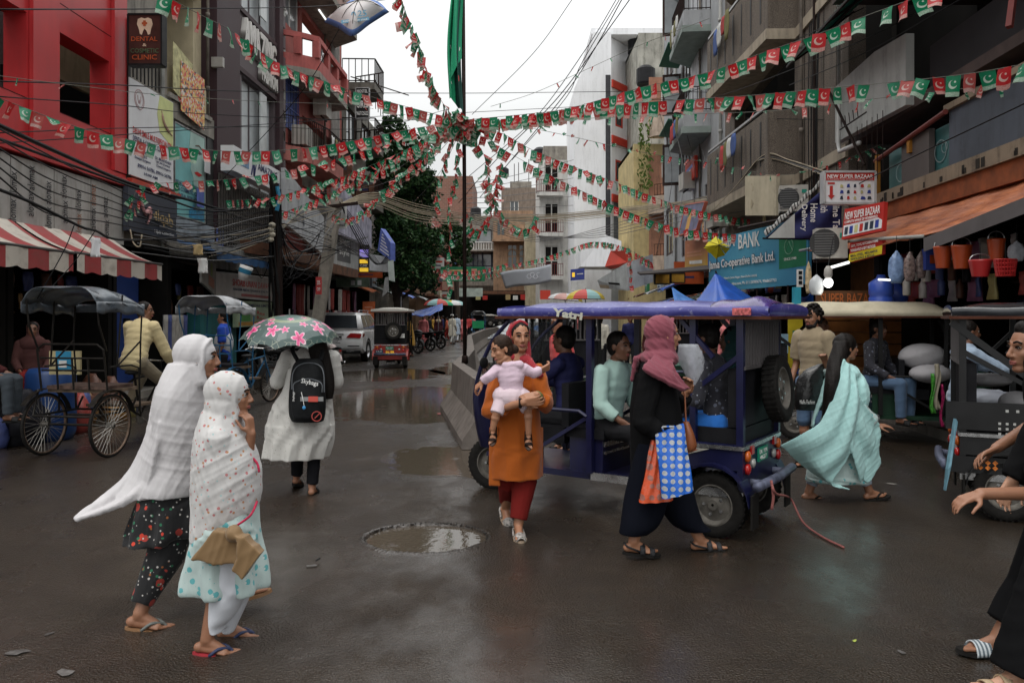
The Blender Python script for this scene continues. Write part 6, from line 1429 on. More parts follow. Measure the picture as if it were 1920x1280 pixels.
 m=MB();m.sheet(top,28,12);m.box(x0,x1,-.52,.52,1.585,1.60);m.build('roof',roofm,t,40)
 m=MB()
 def side(s_):
  return lambda u,v_:(x0+(x1-x0)*u,s_*(.522+.012*math.sin(v_*math.pi)),1.60+.065*v_+.004*math.sin(u*31))
 m.sheet(side(1),24,4);m.sheet(side(-1),24,4)
 m.sheet(lambda u,v_:(x0-.01*math.sin(v_*3.1),-.52+1.04*u,1.60+.06*v_+.03*v_*(1-abs(2*u-1)**3)),10,3);m.sheet(lambda u,v_:(x1+.01*math.sin(v_*3.1),-.52+1.04*u,1.60+.06*v_+.03*v_*(1-abs(2*u-1)**3)),10,3)
 m.build('roof_edge',roofm,t,True)
 m=MB();m.box(x0-.02,x1+.02,.50,.535,1.575,1.598);m.box(x0-.02,x1+.02,-.535,-.50,1.575,1.598);m.box(x0-.02,x0+.01,-.5,.5,1.575,1.598);m.build('roof_rim',M('rim brown',(.07,.025,.015),.6,var=.3,vs=8),t)
 if roofword:text(roofword,M('cream sticker',(.5,.5,.42),.5),t,(1.30,.545,1.600),(-1,0,0),(0,0,1),.30,.062,off=.0,bold=.04,shear=.25)
 m=MB();m.prism([(2.12,-.30,.45),(2.30,-.20,.45),(2.34,-.14,.62),(2.30,-.26,.98),(2.16,-.36,1.0)],(0,0,0))if 0 else None
 m.loft([((2.20,0,.42),.13,.24),((2.20,0,.6),.15,.30),((2.20,0,.82),.13,.36),((2.16,0,1.0),.08,.38)],10,18);m.build('front_cowl',paint,t,40)
 MB().ell((2.33,0,.80),(.05,.09,.09)).build('headlight',M('lamp glass',(.5,.5,.48),.1),t,True)
 MB().sheet(lambda u,v_:(1.82+.36*v_**1.6+.02*math.sin(u*3.1),-.37+.74*u,1.54-.52*v_),6,6,.004).build('windscreen',M('scratched plastic',(.2,.22,.23),.25,alpha=.35),t,True)
 m=MB();m.tube([(1.93,-.34,1.02),(2.02,-.2,.98),(2.05,0,.98),(2.02,.2,.98),(1.93,.34,1.02)],.014,6);m.tube([(2.05,0,.98),(2.2,0,.6)],.02,6);m.build('handlebar',blk,t)
 m=MB();m.tube([(1.94,.42,1.0),(1.98,.52,1.16)],.006,4);m.ell((1.98,.54,1.2),(.015,.06,.05));m.build('mirror',blk,t)
 m=MB()
 for s_ in(-.07,.07):m.tube([(2.2,s_,.60),(2.26,s_,.235)],.022,6)
 m.build('fork',blk,t)
 m=MB();m.tube([(0,-.42,.235),(0,.42,.235)],.03,8);m.box(-.12,.12,-.12,.12,.17,.31);m.build('axle',blk,t)
 wheel(t,(0,.42,.235),.235,.11);wheel(t,(0,-.42,.235),.235,.11);wheel(t,(2.26,0,.24),.24,.09,rot=steer)
 if spare:
  Ms=Matrix.Translation((-B-.09,-.10,1.05))@Matrix.Rotation(R(90),4,'Z')@Matrix.Rotation(R(6),4,'X')
  wheel(t,(0,0,0),.25,.115,M0=Ms,name='spare_wheel');MB().box(-B-.06,-B,-.2,0,.95,1.15).build('spare_bracket',blk,t)
 amb=M('amber lens',(.5,.10,.01),.2,var=.05,coat=.5);rl=M('red lens',(.40,.012,.01),.2,var=.05,coat=.5);cl=M('clear lens',(.35,.35,.33),.15,.2)
 for s_ in(-1,1):
  for z,mm in((.595,amb),(.505,rl)):MB().lathe([(.042,0),(.04,.02),(.02,.03),(.002,.032)],16,Matrix.Translation((-B-.002,s_*.38,z))@Matrix.Rotation(R(-90),4,'Y')).build('tail_light',mm,t,True)
  MB().lathe([(.036,0),(.034,.02),(.002,.03)],14,Matrix.Translation((-B-.002,s_*.26,.53))@Matrix.Rotation(R(-90),4,'Y')).build('reverse_light',cl,t,True)
  MB().box(-B-.02,-B-.001,s_*.28-.03,s_*.28+.03,.60,.66).build('reflector',rl,t)
 pt=MB().box(-B-.015,-B-.002,-.10,.13,.52,.62).build('number_plate',M('green plate',(.01,.22,.13),.4),t)
 text('DL 1ER',white_i,pt,(-B-.016,.11,.575),(0,-1,0),(0,0,1),.19,.03,off=.0);text('4627',white_i,pt,(-B-.016,.10,.53),(0,-1,0),(0,0,1),.16,.032,off=.0)
 m=MB();m.tube([(-B-.10,-.46,.40),(-B-.12,0,.40),(-B-.10,.46,.40)],.035,8);m.box(-B-.09,-B+.1,-.3,-.26,.36,.42);m.box(-B-.09,-B+.1,.26,.3,.36,.42);m.build('rear_bumper',M('scraped bumper',(.10,.11,.16),.5,.3,var=.5,vs=14),t,True)
 for s_ in(-1,1):MB().box(-.30,-.285,s_*.42-.07,s_*.42+.07,.10,.34).build('mudflap',rub,t)
 return t
bluep=M('indigo paint',(.005,.006,.040),.38,var=.3,vs=5,streak=.4,scol=(.02,.018,.016),coat=.12)
s=NT('indigo roof vinyl');v=s.pos(obj=True);n1=s.noise(v,4,5,.65);n2=s.noise(v,22,4)
c=s.mix(s.ramp(n1,.35,.7),(.028,.028,.19),(.085,.085,.29));c=s.mix(s.math('MULTIPLY',s.ramp(n2,.58,.7),.5),c,(.35,.35,.5));s.base(c)
s.set(Roughness=.35,Coat_Weight=.2);s.bump(s.noise(v,9,4),.3,.02);bluer=s.m
dseat=M('dark seat vinyl',(.012,.012,.014),.55,var=.3,vs=6,bump=.2)
t=erick('indigo electric rickshaw with passengers crossing behind the woman in the plum headscarf',bluep,bluer,dseat,roofword='Yatri',steer=.25)
BR=place(t,(1.705,6.158,0),R(146));BRM=Matrix.Translation((1.705,6.158,0))@Matrix.Rotation(R(146),4,'Z')
m=MB();m.sheet(lambda u,v_:(-.40+.42*u,.10+.43*v_,1.69+.02*math.sin(u*8)-.09*v_**4+.05*math.sin(math.pi*u)*math.sin(math.pi*v_)),12,10,.004)
m.build('roof_patch',M('crumpled purple film',(.06,.035,.16),.25,var=.5,vs=9,bump=.5,bs=20,coat=.5),BR if 0 else t,True)
m=MB();m.bbox((-.24,.545,1.63),(.13,.01,.05));m.build('roof_sticker',M('red white sticker',(.5,.12,.12),.5,var=.8,vs=40),t)
text('Cell Deliver',M('cream sticker',(.5,.5,.42),.5),t,(.38,.474,.60),(-1,0,0),(0,0,1),.22,.028,off=.0)
greenp=M('bottle green paint',(.004,.03,.013),.4,var=.2,vs=5,coat=.1)
croof=M('cream vinyl roof',(.50,.45,.33),.5,var=.12,vs=4,streak=.3,scol=(.2,.17,.12),bump=.2,bs=12)
t=erick('green electric rickshaw with a cream roof parked by the right hand shops',greenp,croof,dseat,framem=blk,spare=False,crown=.17)
place(t,(3.81,10.8,0),math.atan2(-.3,.95));GRM=Matrix.Translation((3.81,10.8,0))@Matrix.Rotation(math.atan2(-.3,.95),4,'Z')
blkp=M('scuffed black paint',(.006,.006,.0065),.45,var=.4,vs=8,coat=.05)
t=erick('black electric rickshaw cut off by the right edge of the view',blkp,M('glossy black vinyl',(.02,.022,.026),.2,var=.3,vs=6,bump=.3,bs=10,coat=.4),dseat,oh=.32,roofx=(-.38,1.9),spare=False)
place(t,(4.05,6.65,0),math.atan2(-.42,.9));KRM=Matrix.Translation((4.05,6.65,0))@Matrix.Rotation(math.atan2(-.42,.9),4,'Z')
m=MB();m.box(-.42,.7,-.475,-.465,.70,.92);m.box(-.42,.9,-.475,-.465,.36,.49);m.build('side_panel',blkp,t)
m=MB()
for k in range(8):m.bbox((.0+.07*k,-.478,.86),(.02,.004,.02))
for k in range(12):m.bbox((-.05+.05*(k%4),-.478,.76-.04*(k//4)),(.018,.004,.018))
m.build('rivet_hole',M('pale dots',(.4,.4,.38),.5),t)
m=MB()
for k in range(6):m.prism([(-.20+.05*(k%3),-.482,.41+.04*(k//3)),(-.18+.05*(k%3),-.482,.43+.04*(k//3)),(-.16+.05*(k%3),-.482,.41+.04*(k//3)),(-.18+.05*(k%3),-.482,.39+.04*(k//3))],(0,-.003,0))
m.build('diamond_sticker',M('red yellow sticker',(.5,.15,.03),.5,var=.8,vs=25),t)
m=MB();m.beam((-.38,-.45,1.55),(.35,-.45,.95),.05,.05);m.beam((.2,-.45,1.55),(.62,-.45,1.0),.05,.05);m.box(.40,.46,-.47,-.42,.7,1.58);m.build('side_frame',blkp,t)
m=MB();P_=[W(1793,785,6.1),W(1796,790,6.1),W(1784,872,6.0),W(1774,920,6.0),W(1778,880,6.0)]
m.prism(P_,(0,.04,0));o=m.build('mud_flap_strip',M('blue grey flap',(.10,.20,.25),.5,var=.5,vs=9),label='torn blue grey plastic strip hanging at the corner of the black rickshaw',cat='strip')
for lb,px0,py0,py1,w_,mt in(('beige rag tied to the front of the green rickshaw',1757,682,768,9,M('beige rag',(.30,.27,.20),.9)),('green tinsel streamer on the green rickshaw front',1749,700,775,7,M('green tinsel',(.04,.22,.02),.4,var=.6,vs=40)),('magenta tinsel streamer beside the beige rag',1766,720,800,4,M('magenta tinsel',(.30,.01,.08),.4,var=.6,vs=40))):
 MB().sheet(lambda u,v_:W(px0+w_*(u-.5)+2*math.sin(v_*7),py0+(py1-py0)*v_,9.55)+V((0,.02*math.sin(u*8+v_*9),0)),5,14,.006).build('streamer',mt,None,True,label=lb,cat='streamer')
sackm=M('white woven sack',(.36,.35,.36),.7,var=.1,vs=5,bump=.3)
for lb,px,py,Y,a,b in(('big white sack behind the driver seat of the green rickshaw, upper one',1730,668,10.1,.30,.17),('white sack lower beside the seated man in the green rickshaw',1745,700,9.95,.26,.12),('white sack behind the driver of the black rickshaw',1850,712,7.1,.22,.06),('white sack low at the right edge on the black rickshaw',1908,760,6.6,.12,.12)):
 m=MB();m.ell(W(px,py,Y),(a,.2,b),n=20,k=12);fuse(m,'sack',sackm,None,.02,2,[((1,0,.3),30,.008,4)]);o=COL.objects[-1];tag(o,lb,'sack')
s_=[W(1446,903,5.35),W(1455,925,5.35),G(1482,962)+V((0,0,.12)),G(1505,985)+V((0,0,.03)),G(1540,1008)+V((0,0,.012)),G(1582,1029)+V((0,0,.012))]
rope=M('dusty red rope',(.25,.09,.08),.9,var=.3,vs=60,bump=.6,bs=150)
MB().tube(s_,.009,7,m=40).build('rope',rope,None,True,label='frayed red rope dragging on the road from the indigo rickshaw bumper',cat='rope')
MB().tube([W(1446,900,5.33),W(1450,930,5.3),W(1447,955,5.3)],.010,6,m=10).build('rope_end',rope,None,True,label='short loose rope end tied on the indigo rickshaw bumper',cat='rope')
redr=M('red rickshaw paint',(.30,.02,.012),.35,var=.2,vs=4,streak=.4)
t=erick('red electric rickshaw with a white roof seen from behind on the left of the road',redr,M('white vinyl roof',(.55,.53,.48),.5,var=.1),dseat,framem=blk,name='electric_rickshaw')
RA=place(t,(-3.72,24.6,0),R(92),scale=(1,1.05,1.08))
MB().box(-.245,-.223,-.45,.45,.25,.52).build('tail_panel',redr,t)
MB().box(-.26,-.247,.2,.42,.42,.52).build('plate',M('slate plate',(.03,.05,.09),.5),t);text('J.S.K',white_i,t,(-.262,.40,.45),(0,-1,0),(0,0,1),.18,.05,off=.0)
text('DL1ER',yel,t,(-.25,.12,.43),(0,-1,0),(0,0,1),.24,.06,off=0);MB().box(-.26,-.247,-.42,-.2,.86,.98).build('notice',whitew,t)
for lb,px,Y,sc in(('tiny red electric rickshaw near the end of the street',917,62,1.0),('distant dark red electric rickshaw at the foot of the far shops',935,66,.95)):
 c=copy_tree(t);place(c,(Xp(px,Y),Y,0),R(92),lb,scale=sc)
def spoked(par,c,r,name='wheel',rot=0,ty=.022):
 Mx=Matrix.Translation(c)@Matrix.Rotation(rot,4,'Z')@Matrix.Rotation(R(90),4,'X')
 m=MB();m.lathe([(r-ty,-ty*.8),(r,-ty*.6),(r+.004,0),(r,ty*.6),(r-ty,ty*.8),(r-ty*1.1,0)],40,Mx,False);m.f.append([0])if 0 else None
 t=m.build(name,rub,par,True)
 MB().lathe([(r-ty-.012,-.014),(r-ty,-.016),(r-ty,.016),(r-ty-.012,.014),(r-ty-.018,0),(r-ty-.012,-.014)],40,Mx,False).build('rim',M('rusty rim',(.16,.11,.08),.5,.5,var=.4,vs=20),t,True)
 m=MB();n=36
 for k in range(n):
  a=6.2832*k/n;b=a+(.5 if k%2 else-.5);s2=.03 if k%4<2 else-.03
  m.tube([Mx@V((.03*math.cos(b),.03*math.sin(b),s2)),Mx@V(((r-ty-.01)*math.cos(a),(r-ty-.01)*math.sin(a),0))],.0028,4,False)
 m.build('spoke',M('dull spoke steel',(.35,.33,.30),.4,.7),t,kind='stuff')
 MB().lathe([(.022,-.05),(.035,-.035),(.02,-.02),(.02,.02),(.035,.035),(.022,.05)],12,Mx).build('hub',steel,t,True);return t
def cycle_rick(label,fm_,hoodm,seatm,group=None,hood=True):
 t=thing('cycle_rickshaw',label,'cycle rickshaw',group=group);r=.355
 spoked(t,(0,-.42,r),r);spoked(t,(0,.42,r),r);spoked(t,(1.78,0,.33),.33)
 def tb(name,lst,r_=.014,mat=fm_):
  m=MB()
  for p in lst:m.tube(p,r_,6)
  return m.build(name,mat,t)
 tb('axle',[[(0,-.47,r),(0,.47,r)]],.016)
 tb('frame',[[(-.25,y,.48),(.45,y,.48),(.55,y,.62)]for y in(-.36,.36)]+[[(-.25,-.36,.48),(-.25,.36,.48)],[(.45,-.36,.48),(.45,.36,.48)],[(.1,-.2,.46),(.1,.2,.46)],[(0,-.36,.48),(0,-.36,r)],[(0,.36,.48),(0,.36,r)]])
 tb('bike_frame',[[(.45,0,.48),(.95,0,.42),(1.15,0,.32)],[(1.15,0,.32),(1.02,0,.86)],[(1.02,0,.80),(1.58,0,.86)],[(1.15,0,.34),(1.58,0,.78)],[(.3,0,.48),(1.02,0,.80)]],.016)
 tb('fork',[[(1.57,0,.98),(1.62,0,.76),(1.78,.05,.33)],[(1.62,0,.76),(1.78,-.05,.33)]],.013)
 tb('handlebar',[[(1.38,-.27,.98),(1.5,-.24,1.02),(1.57,0,1.0),(1.5,.24,1.02),(1.38,.27,.98)]],.012,chrome)
 MB().ell((1.0,0,.89),(.13,.08,.035)).build('saddle',M('worn saddle',(.02,.02,.02),.5),t,True)
 m=MB();m.lathe([(.09,-.004),(.09,.004)],18,Matrix.Translation((1.15,0,.30))@Matrix.Rotation(R(90),4,'X'));m.build('chain_wheel',steel,t)
 tb('pedal',[[(1.15,-.02,.30),(1.22,-.12,.18),(1.22,-.2,.18)],[(1.15,.02,.30),(1.08,.12,.42),(1.08,.2,.42)]],.009,steel)
 MB().box(.02,.52,-.40,.40,.72,.76).build('seat_board',M('worn plank',(.14,.10,.07),.7,var=.4,vs=8),t)
 MB().box(-.02,.46,-.38,.38,.761,.80).build('seat',seatm,t)
 MB().box(.55,.95,-.32,.32,.50,.53).build('foot_board',M('worn plank',(.14,.10,.07),.7,var=.4,vs=8),t)
 tb('back_rail',[[(-.05,-.42,.74),(-.12,-.42,1.22),(-.12,-.34,1.28),(-.12,.34,1.28),(-.12,.42,1.22),(-.05,.42,.74)],[(-.09,-.40,1.12),(-.09,.40,1.12)],[(-.07,-.40,.98),(-.07,.40,.98)]]+[[(-.06,y,.76),(-.09,y,1.12)]for y in(-.2,0,.2)],.012)
 for s_ in(-1,1):
  tb('arm_frame',[[(.0,s_*.42,1.02),(.35,s_*.43,1.02),(.50,s_*.43,.98),(.52,s_*.43,.48)],[(-.25,s_*.36,.48),(-.1,s_*.42,.76)],[(.2,s_*.4,.48),(.2,s_*.4,.74)]],.012)
  if hood:tb('hood_frame',[[(-.08,s_*.43,1.2),(-.22,s_*.44,1.5),(-.26,s_*.44,1.80)],[(.1,s_*.43,1.02),(.50,s_*.45,1.30),(.53,s_*.45,1.72)],[(.1,s_*.43,1.02),(.18,s_*.44,1.84)],[(.52,s_*.43,.9),(.50,s_*.45,1.30)]],.011)
 if hood:
  def hd(u,v_):
   x=-.30+.84*u;y=-.47+.94*v_;e=1-abs(2*v_-1)**5
   return(x,y,1.74+.13*e*(1-.55*max(0,u-.45)**1.2*2)+.05*e-.10*max(0,u-.5)+.012*math.sin(u*17+v_*9))
  MB().sheet(hd,24,14,.006).build('hood',hoodm,t,True)
  for s_ in(-1,1):MB().sheet(lambda u,v_:(-.30+.84*u,s_*(.472+.01*math.sin(u*19)),1.76-.10*max(0,u-.5)-.12*v_-.02*math.sin(u*13)*v_),20,3,.004).build('hood_side',hoodm,t,True)
  MB().sheet(lambda u,v_:(.545+.02*math.sin(u*9),-.47+.94*u,1.76-.02-.10*v_),12,3,.004).build('hood_front',hoodm,t,True)
 for s_ in(-1,1):
  m=MB();pts=[(.41*math.cos(a),s_*.42,r+.405*math.sin(a))for a in np.linspace(.3,2.5,10)]
  for a,b in zip(pts[:-1],pts[1:]):m.prism([V(a)+V((0,-.035,0)),V(a)+V((0,.035,0)),V(b)+V((0,.035,0)),V(b)+V((0,-.035,0))],(0,0,.006))
  m.build('mudguard',fm_,t)
 return t
bframe=M('black rickshaw tube',(.02,.018,.016),.4,.3,var=.3,vs=15)
t=cycle_rick('dark framed cycle rickshaw with a grey hood and cream shirted driver at left',bframe,M('grey vinyl hood',(.085,.10,.115),.3,var=.4,vs=8,bump=.5,bs=12,coat=.3),M('worn red seat',(.08,.05,.04),.6,var=.5,vs=10))
place(t,(-4.97,9.15,0),math.atan2(.985,.17));CRM=Matrix.Translation((-4.97,9.15,0))@Matrix.Rotation(math.atan2(.985,.17),4,'Z')
bluef=M('blue enamel tube',(.02,.10,.20),.4,.2,var=.2,vs=15)
t=cycle_rick('blue framed cycle rickshaw with a silvery hood behind the white shawled woman',bluef,M('silver grey hood',(.34,.35,.36),.35,var=.25,vs=8,bump=.5,bs=12),dseat)
place(t,(-4.95,13.2,0),math.atan2(.985,.25));CRM2=Matrix.Translation((-4.95,13.2,0))@Matrix.Rotation(math.atan2(.985,.25),4,'Z')
for lb,px,Y in(('green cycle rickshaw far down the road near the flag pole',897,55),):
 c=copy_tree(t);place(c,(Xp(px,Y),Y,0),math.atan2(.985,.1),lb,scale=1.0)
 MB().box(-.14,-.12,-.4,.4,.75,1.25).build('rear_panel',M('green rear panel',(.02,.25,.10),.5),None).parent=c
def moto(label,tank,group=None):
 t=thing('motorcycle',label,'motorcycle',group=group)
 for x in(0,1.28):
  Mx=Matrix.Translation((x,0,.30))@Matrix.Rotation(R(90),4,'X')
  w=MB().lathe([(.235,-.045),(.28,-.045),(.30,0),(.28,.045),(.235,.045),(.235,-.045)],32,Mx,False).build('wheel',rub,t,True)
  MB().lathe([(.235,-.03),(.215,-.03),(.21,0),(.215,.03),(.235,.03)],32,Mx,False).build('rim',blk,w,True)
  m=MB()
  for k in range(6):a=k*1.047;m.beam(Mx@V((.03*math.cos(a),.03*math.sin(a),0)),Mx@V((.22*math.cos(a),.22*math.sin(a),0)),.02,.035)
  m.lathe([(.05,-.05),(.05,.05)],12,Mx);m.build('spoke',blk,w)
 MB().loft([((.66,0,.74),.27,.09),((.68,0,.82),.26,.15),((.70,0,.92),.20,.12),((.72,0,.96),.08,.05)],10,18).build('fuel_tank',tank,t,True)
 m=MB();m.ell((.22,0,.80),(.36,.12,.06));m.ell((-.02,0,.84),(.2,.11,.05));m.build('seat',M('black seat',(.012,.012,.012),.45),t,True)
 MB().loft([((.1,0,.60),.18,.08),((.05,0,.70),.25,.10),((.0,0,.77),.28,.09)],6,16).build('side_panel',tank,t,True)
 m=MB();m.box(.45,.78,-.12,.12,.28,.52);m.lathe([(.09,0),(.09,.22)],12,Matrix.Translation((.72,0,.45))@Matrix.Rotation(R(20),4,'Y'));m.build('engine',M('engine metal',(.12,.12,.12),.4,.7),t)
 m=MB();m.tube([(.8,-.13,.35),(.6,-.17,.25),(.2,-.18,.26),(-.15,-.2,.34)],[.022,.022,.04,.045],8,m=10);m.build('exhaust',chrome,t,True)
 m=MB()
 for s_ in(-.08,.08):m.tube([(1.0,s_,.88),(1.28,s_,.30)],.022,6);m.tube([(-.05,s_*1.4,.70),(0,s_*1.3,.32)],.022,6)
 m.tube([(.1,0,.6),(.5,0,.7),(1.0,0,.85)],.03,6);m.build('frame',chrome,t)
 MB().tube([(.86,-.36,1.0),(.98,-.12,1.02),(.98,.12,1.02),(.86,.36,1.0)],.013,6).build('handlebar',blk,t)
 MB().ell((1.08,0,.90),(.09,.10,.10)).build('headlight',M('lamp glass',(.5,.5,.48),.1),t,True)
 for s_ in(-1,1):m=MB();m.tube([(.95,s_*.25,1.02),(.92,s_*.34,1.18)],.006,4);m.ell((.92,s_*.36,1.21),(.015,.055,.035));m.build('mirror',blk,t)
 MB().lathe([(.04,0),(.04,.02)],12,Matrix.Translation((-.25,0,.76))@Matrix.Rotation(R(-90),4,'Y')).build('tail_light',M('red lens',(.40,.012,.01),.2),t)
 m=MB();pts=[(.33*math.cos(a),0,.30+.33*math.sin(a))for a in np.linspace(.9,2.9,10)]
 for a,b in zip(pts[:-1],pts[1:]):m.prism([V(a)+V((0,-.06,0)),V(a)+V((0,.06,0)),V(b)+V((0,.06,0)),V(b)+V((0,-.06,0))],(0,0,.008))
 m.build('mudguard',tank,t);return t
gmo='motorcycles parked on the left kerb'
mo=moto('black motorcycle nearest the spotted shawl woman, front wheel to the wall',blkp,gmo)
place(mo,(-4.95,17.6,0),R(150))
c=copy_tree(mo);place(c,(-5.2,18.9,0),R(160),'black motorcycle parked second in the row behind the umbrella')
c=copy_tree(mo);place(c,(-5.1,20.3,0),R(155),'black motorcycle third in the row, mostly hidden by the umbrella')
mo2=moto('white and red scooter like motorcycle beside the white car bumper',M('white red paint',(.5,.42,.40),.4,var=.5,vs=8));place(mo2,(-5.0,23.0,0),R(120),scale=.8)
for i in range(4):
 c=copy_tree(mo);place(c,(-4.2+.25*i,31+2.6*i,0),R(150),'dark motorcycle parked by the pedestrians far along the left side, %s in the row'%['first','second','third','last'][i])
import bmesh
def bevel_mesh(m,w=.04,seg=2):
 me=m.mesh('b',whitew);bm=bmesh.new();bm.from_mesh(me);bmesh.ops.recalc_face_normals(bm,faces=bm.faces)
 bmesh.ops.bevel(bm,geom=[e for e in bm.edges if e.calc_face_angle(0)>.35],offset=w,segments=seg,affect='EDGES',clamp_overlap=True)
 bm.to_mesh(me);bm.free();return me
carw=M('white car paint',(.82,.82,.82),.25,var=.03,coat=.8)
t=thing('parked_suv','white sport utility car parked on the left with its rear to the viewer','car')
m=MB();prof=[(0,.42),(-.06,.62),(-.05,.85),(.02,1.08),(.35,1.14),(3.4,1.10),(4.3,.98),(4.7,.85),(4.75,.45),(4.3,.30),(.3,.30)]
m.prism([(x,-.96,z)for x,z in prof],(0,1.92,0));me=bevel_mesh(m,.07,3);me.name='body';me.materials.clear();me.materials.append(carw);me.polygons.foreach_set('use_smooth',[True]*len(me.polygons));me.set_sharp_from_angle(angle=R(35));mesh_obj('body',me,t)
m=MB();lo=[(.02,-.93,1.10),(.02,.93,1.10),(3.5,.93,1.09),(3.5,-.93,1.09)];hi=[(.42,-.74,1.70),(.42,.74,1.70),(2.5,.72,1.72),(2.5,-.72,1.72)]
m.add(lo+hi,[(0,3,2,1),(4,5,6,7),(0,1,5,4),(1,2,6,5),(2,3,7,6),(3,0,4,7)]);me=bevel_mesh(m,.06,3);me.name='cabin';me.materials.clear();me.materials.append(carw);me.polygons.foreach_set('use_smooth',[True]*len(me.polygons));mesh_obj('cabin',me,t)
cg=M('car window glass',(.03,.035,.04),.06,var=.2,vs=3,spec=.9)
def onq(a,b,c_,d,u,v_,o):p=(V(a).lerp(V(b),u)).lerp(V(d).lerp(V(c_),u),v_);n_=(V(b)-V(a)).cross(V(d)-V(a)).normalized();return p+n_*o
q=((.02,.93,1.10),(.02,-.93,1.10),(.42,-.74,1.70),(.42,.74,1.70))
MB().prism([onq(*q,u,v_,.012)for u,v_ in((.08,.12),(.92,.12),(.93,.86),(.07,.86))],(.01,0,0)).build('rear_window',cg,t)
MB().box(.36,.52,-.62,.62,1.69,1.715).build('rear_spoiler',carw,t)
for s_ in(-1,1):
 q=((.02,-.93,1.10),(3.5,-.93,1.09),(2.5,-.72,1.72),(.42,-.74,1.70))if s_<0 else((3.5,.93,1.09),(.02,.93,1.10),(.42,.74,1.70),(2.5,.72,1.72))
 for u0,u1_ in(((.08,.30),(.33,.58),(.61,.88))if s_<0 else((.12,.39),(.42,.67),(.70,.92))):
  MB().prism([onq(*q,u,v_,.014)for u,v_ in((u0,.1),(u1_,.1),(u1_,.86),(u0+.01,.86))],(0,-s_*.01,0)).build('side_window',cg,t)
 MB().tube([(.5,s_*.70,1.74),(.7,s_*.70,1.79),(2.1,s_*.69,1.79),(2.3,s_*.69,1.75)],.018,6).build('roof_rail',chrome,t,True)
 m=MB();m.prism([(-.062,s_*.40,.86),(-.068,s_*.90,.84),(-.03,s_*.935,.99),(-.02,s_*.55,1.01)],(-.015,0,0));m.prism([(-.05,s_*.962,.85),(.28,s_*.966,.92),(.25,s_*.966,1.0),(-.02,s_*.962,.99)],(0,s_*.006,0));m.build('tail_light',M('dark red lens',(.25,.01,.012),.15,coat=.8),t)
 MB().box(-.085,-.075,s_*.66-.2,s_*.66+.2,.56,.59).build('reflector',blk,t)
 MB().box(-.10,-.05,s_*.55-.13,s_*.55+.13,.38,.42).build('exhaust_tip',chrome,t)
 for x in(.95,3.85):
  wheel(t,(x,s_*.86,.36),.36,.24,M('alloy rim',(.35,.35,.36),.3,.8))
  MB().lathe([(.42,0),(.42,.02)],28,Matrix.Translation((x,s_*.955+(0 if s_>0 else-.02),.40))@Matrix.Rotation(R(90),4,'X')).build('wheel_arch',blk,t)if 0 else None
  m=MB();ring(m,V((x,s_*.965,.38)),V((1,0,0)),V((0,0,1)),.44,.06,20,-.1,3.24,.006);m.build('wheel_arch',blk,t)
MB().box(-.09,-.03,-.9,.9,.30,.42).build('lower_bumper',blk,t);m=MB();m.box(-.085,-.055,-.27,.27,.80,.92);pt=m.build('number_plate',M('plate white',(.5,.5,.5),.5),t)
text('DL 4C 8875',inkb,pt,(-.086,.25,.82),(0,-1,0),(0,0,1),.5,.08,off=0)
MB().box(-.075,-.05,-.32,.32,.95,.99).build('chrome_strip',chrome,t)
m=MB();
for s_ in(-1,1):m.beam((1.5,s_*1.0,.34),(3.3,s_*1.0,.34),.08,.04)
m.build('side_step',metal,t)
place(t,(-6.05,27.3,0),R(90-1))
c=copy_tree(t);place(c,(1.7,40,0),R(-85),'pale car standing behind the barrier far down the right lane')
for i,(px,Y,lb)in enumerate(((955,26,'cart heaped with pale sheets right behind the barrier'),(985,30,'second cart with pale sheets behind the barrier'),(1008,36,'third cart under parasols behind the barrier'))):
 t=thing('hand_cart',lb,'cart',(Xp(px,Y),Y,0));x,y=Xp(px,Y),Y
 MB().box(x-.6,x+.6,y-.4,y+.4,.72,.80).build('deck',M('worn plank',(.14,.10,.07),.7),t)
 m=MB()
 for a in(-.5,.5):
  for b in(-.35,.35):m.box(x+a-.03,x+a+.03,y+b-.03,y+b+.03,0,.72)
 m.build('leg',bframe,t);m=MB();m.sheet(lambda u,v_:(x-.7+1.4*u,y-.5+v_,.85+.28*math.sin(math.pi*u)*math.sin(math.pi*v_)+.05*math.sin(u*17+v_*11)),16,10,.01);m.build('cover_sheet',[M('pale plastic sheet',(.30,.32,.33),.3,var=.5,vs=6),whitew,btl][i],t,True)
skinm={}
def skin(tone):
 k='skin %s'%tone
 c={'warm':(.36,.17,.095),'light':(.46,.25,.16),'dark':(.17,.075,.042),'brown':(.27,.125,.07)}[tone]
 s=NT(k)if k not in skinm else None
 if s:
  v=s.pos();n=s.noise(v,18,4);s.base(s.mix(n,mul(c,.82),mul(c,1.15)));s.set(Roughness=.5,Subsurface_Weight=.08);s.b.inputs['Subsurface Radius'].default_value=(.012,.005,.003)
  s.bump(s.noise(v,160,3),.12,.003);skinm[k]=s.m
 return skinm[k]
hairm=M('black hair',(.010,.008,.007),.42,var=.5,vs=60,bump=.5,bs=90);greyh=M('grey hair',(.16,.15,.14),.6,var=.4,vs=50)
eyew=M('eye white',(.28,.25,.23),.3,var=0);iris=M('dark iris',(.012,.008,.006),.15,var=0);lipm=M('lips',(.27,.08,.065),.45,var=.1);nailm=M('nails',(.45,.25,.2),.3)
def frame3(f,up=(0,0,1)):
 f=V(f).normalized();l=V(up).cross(f).normalized();u=f.cross(l);return f,l,u
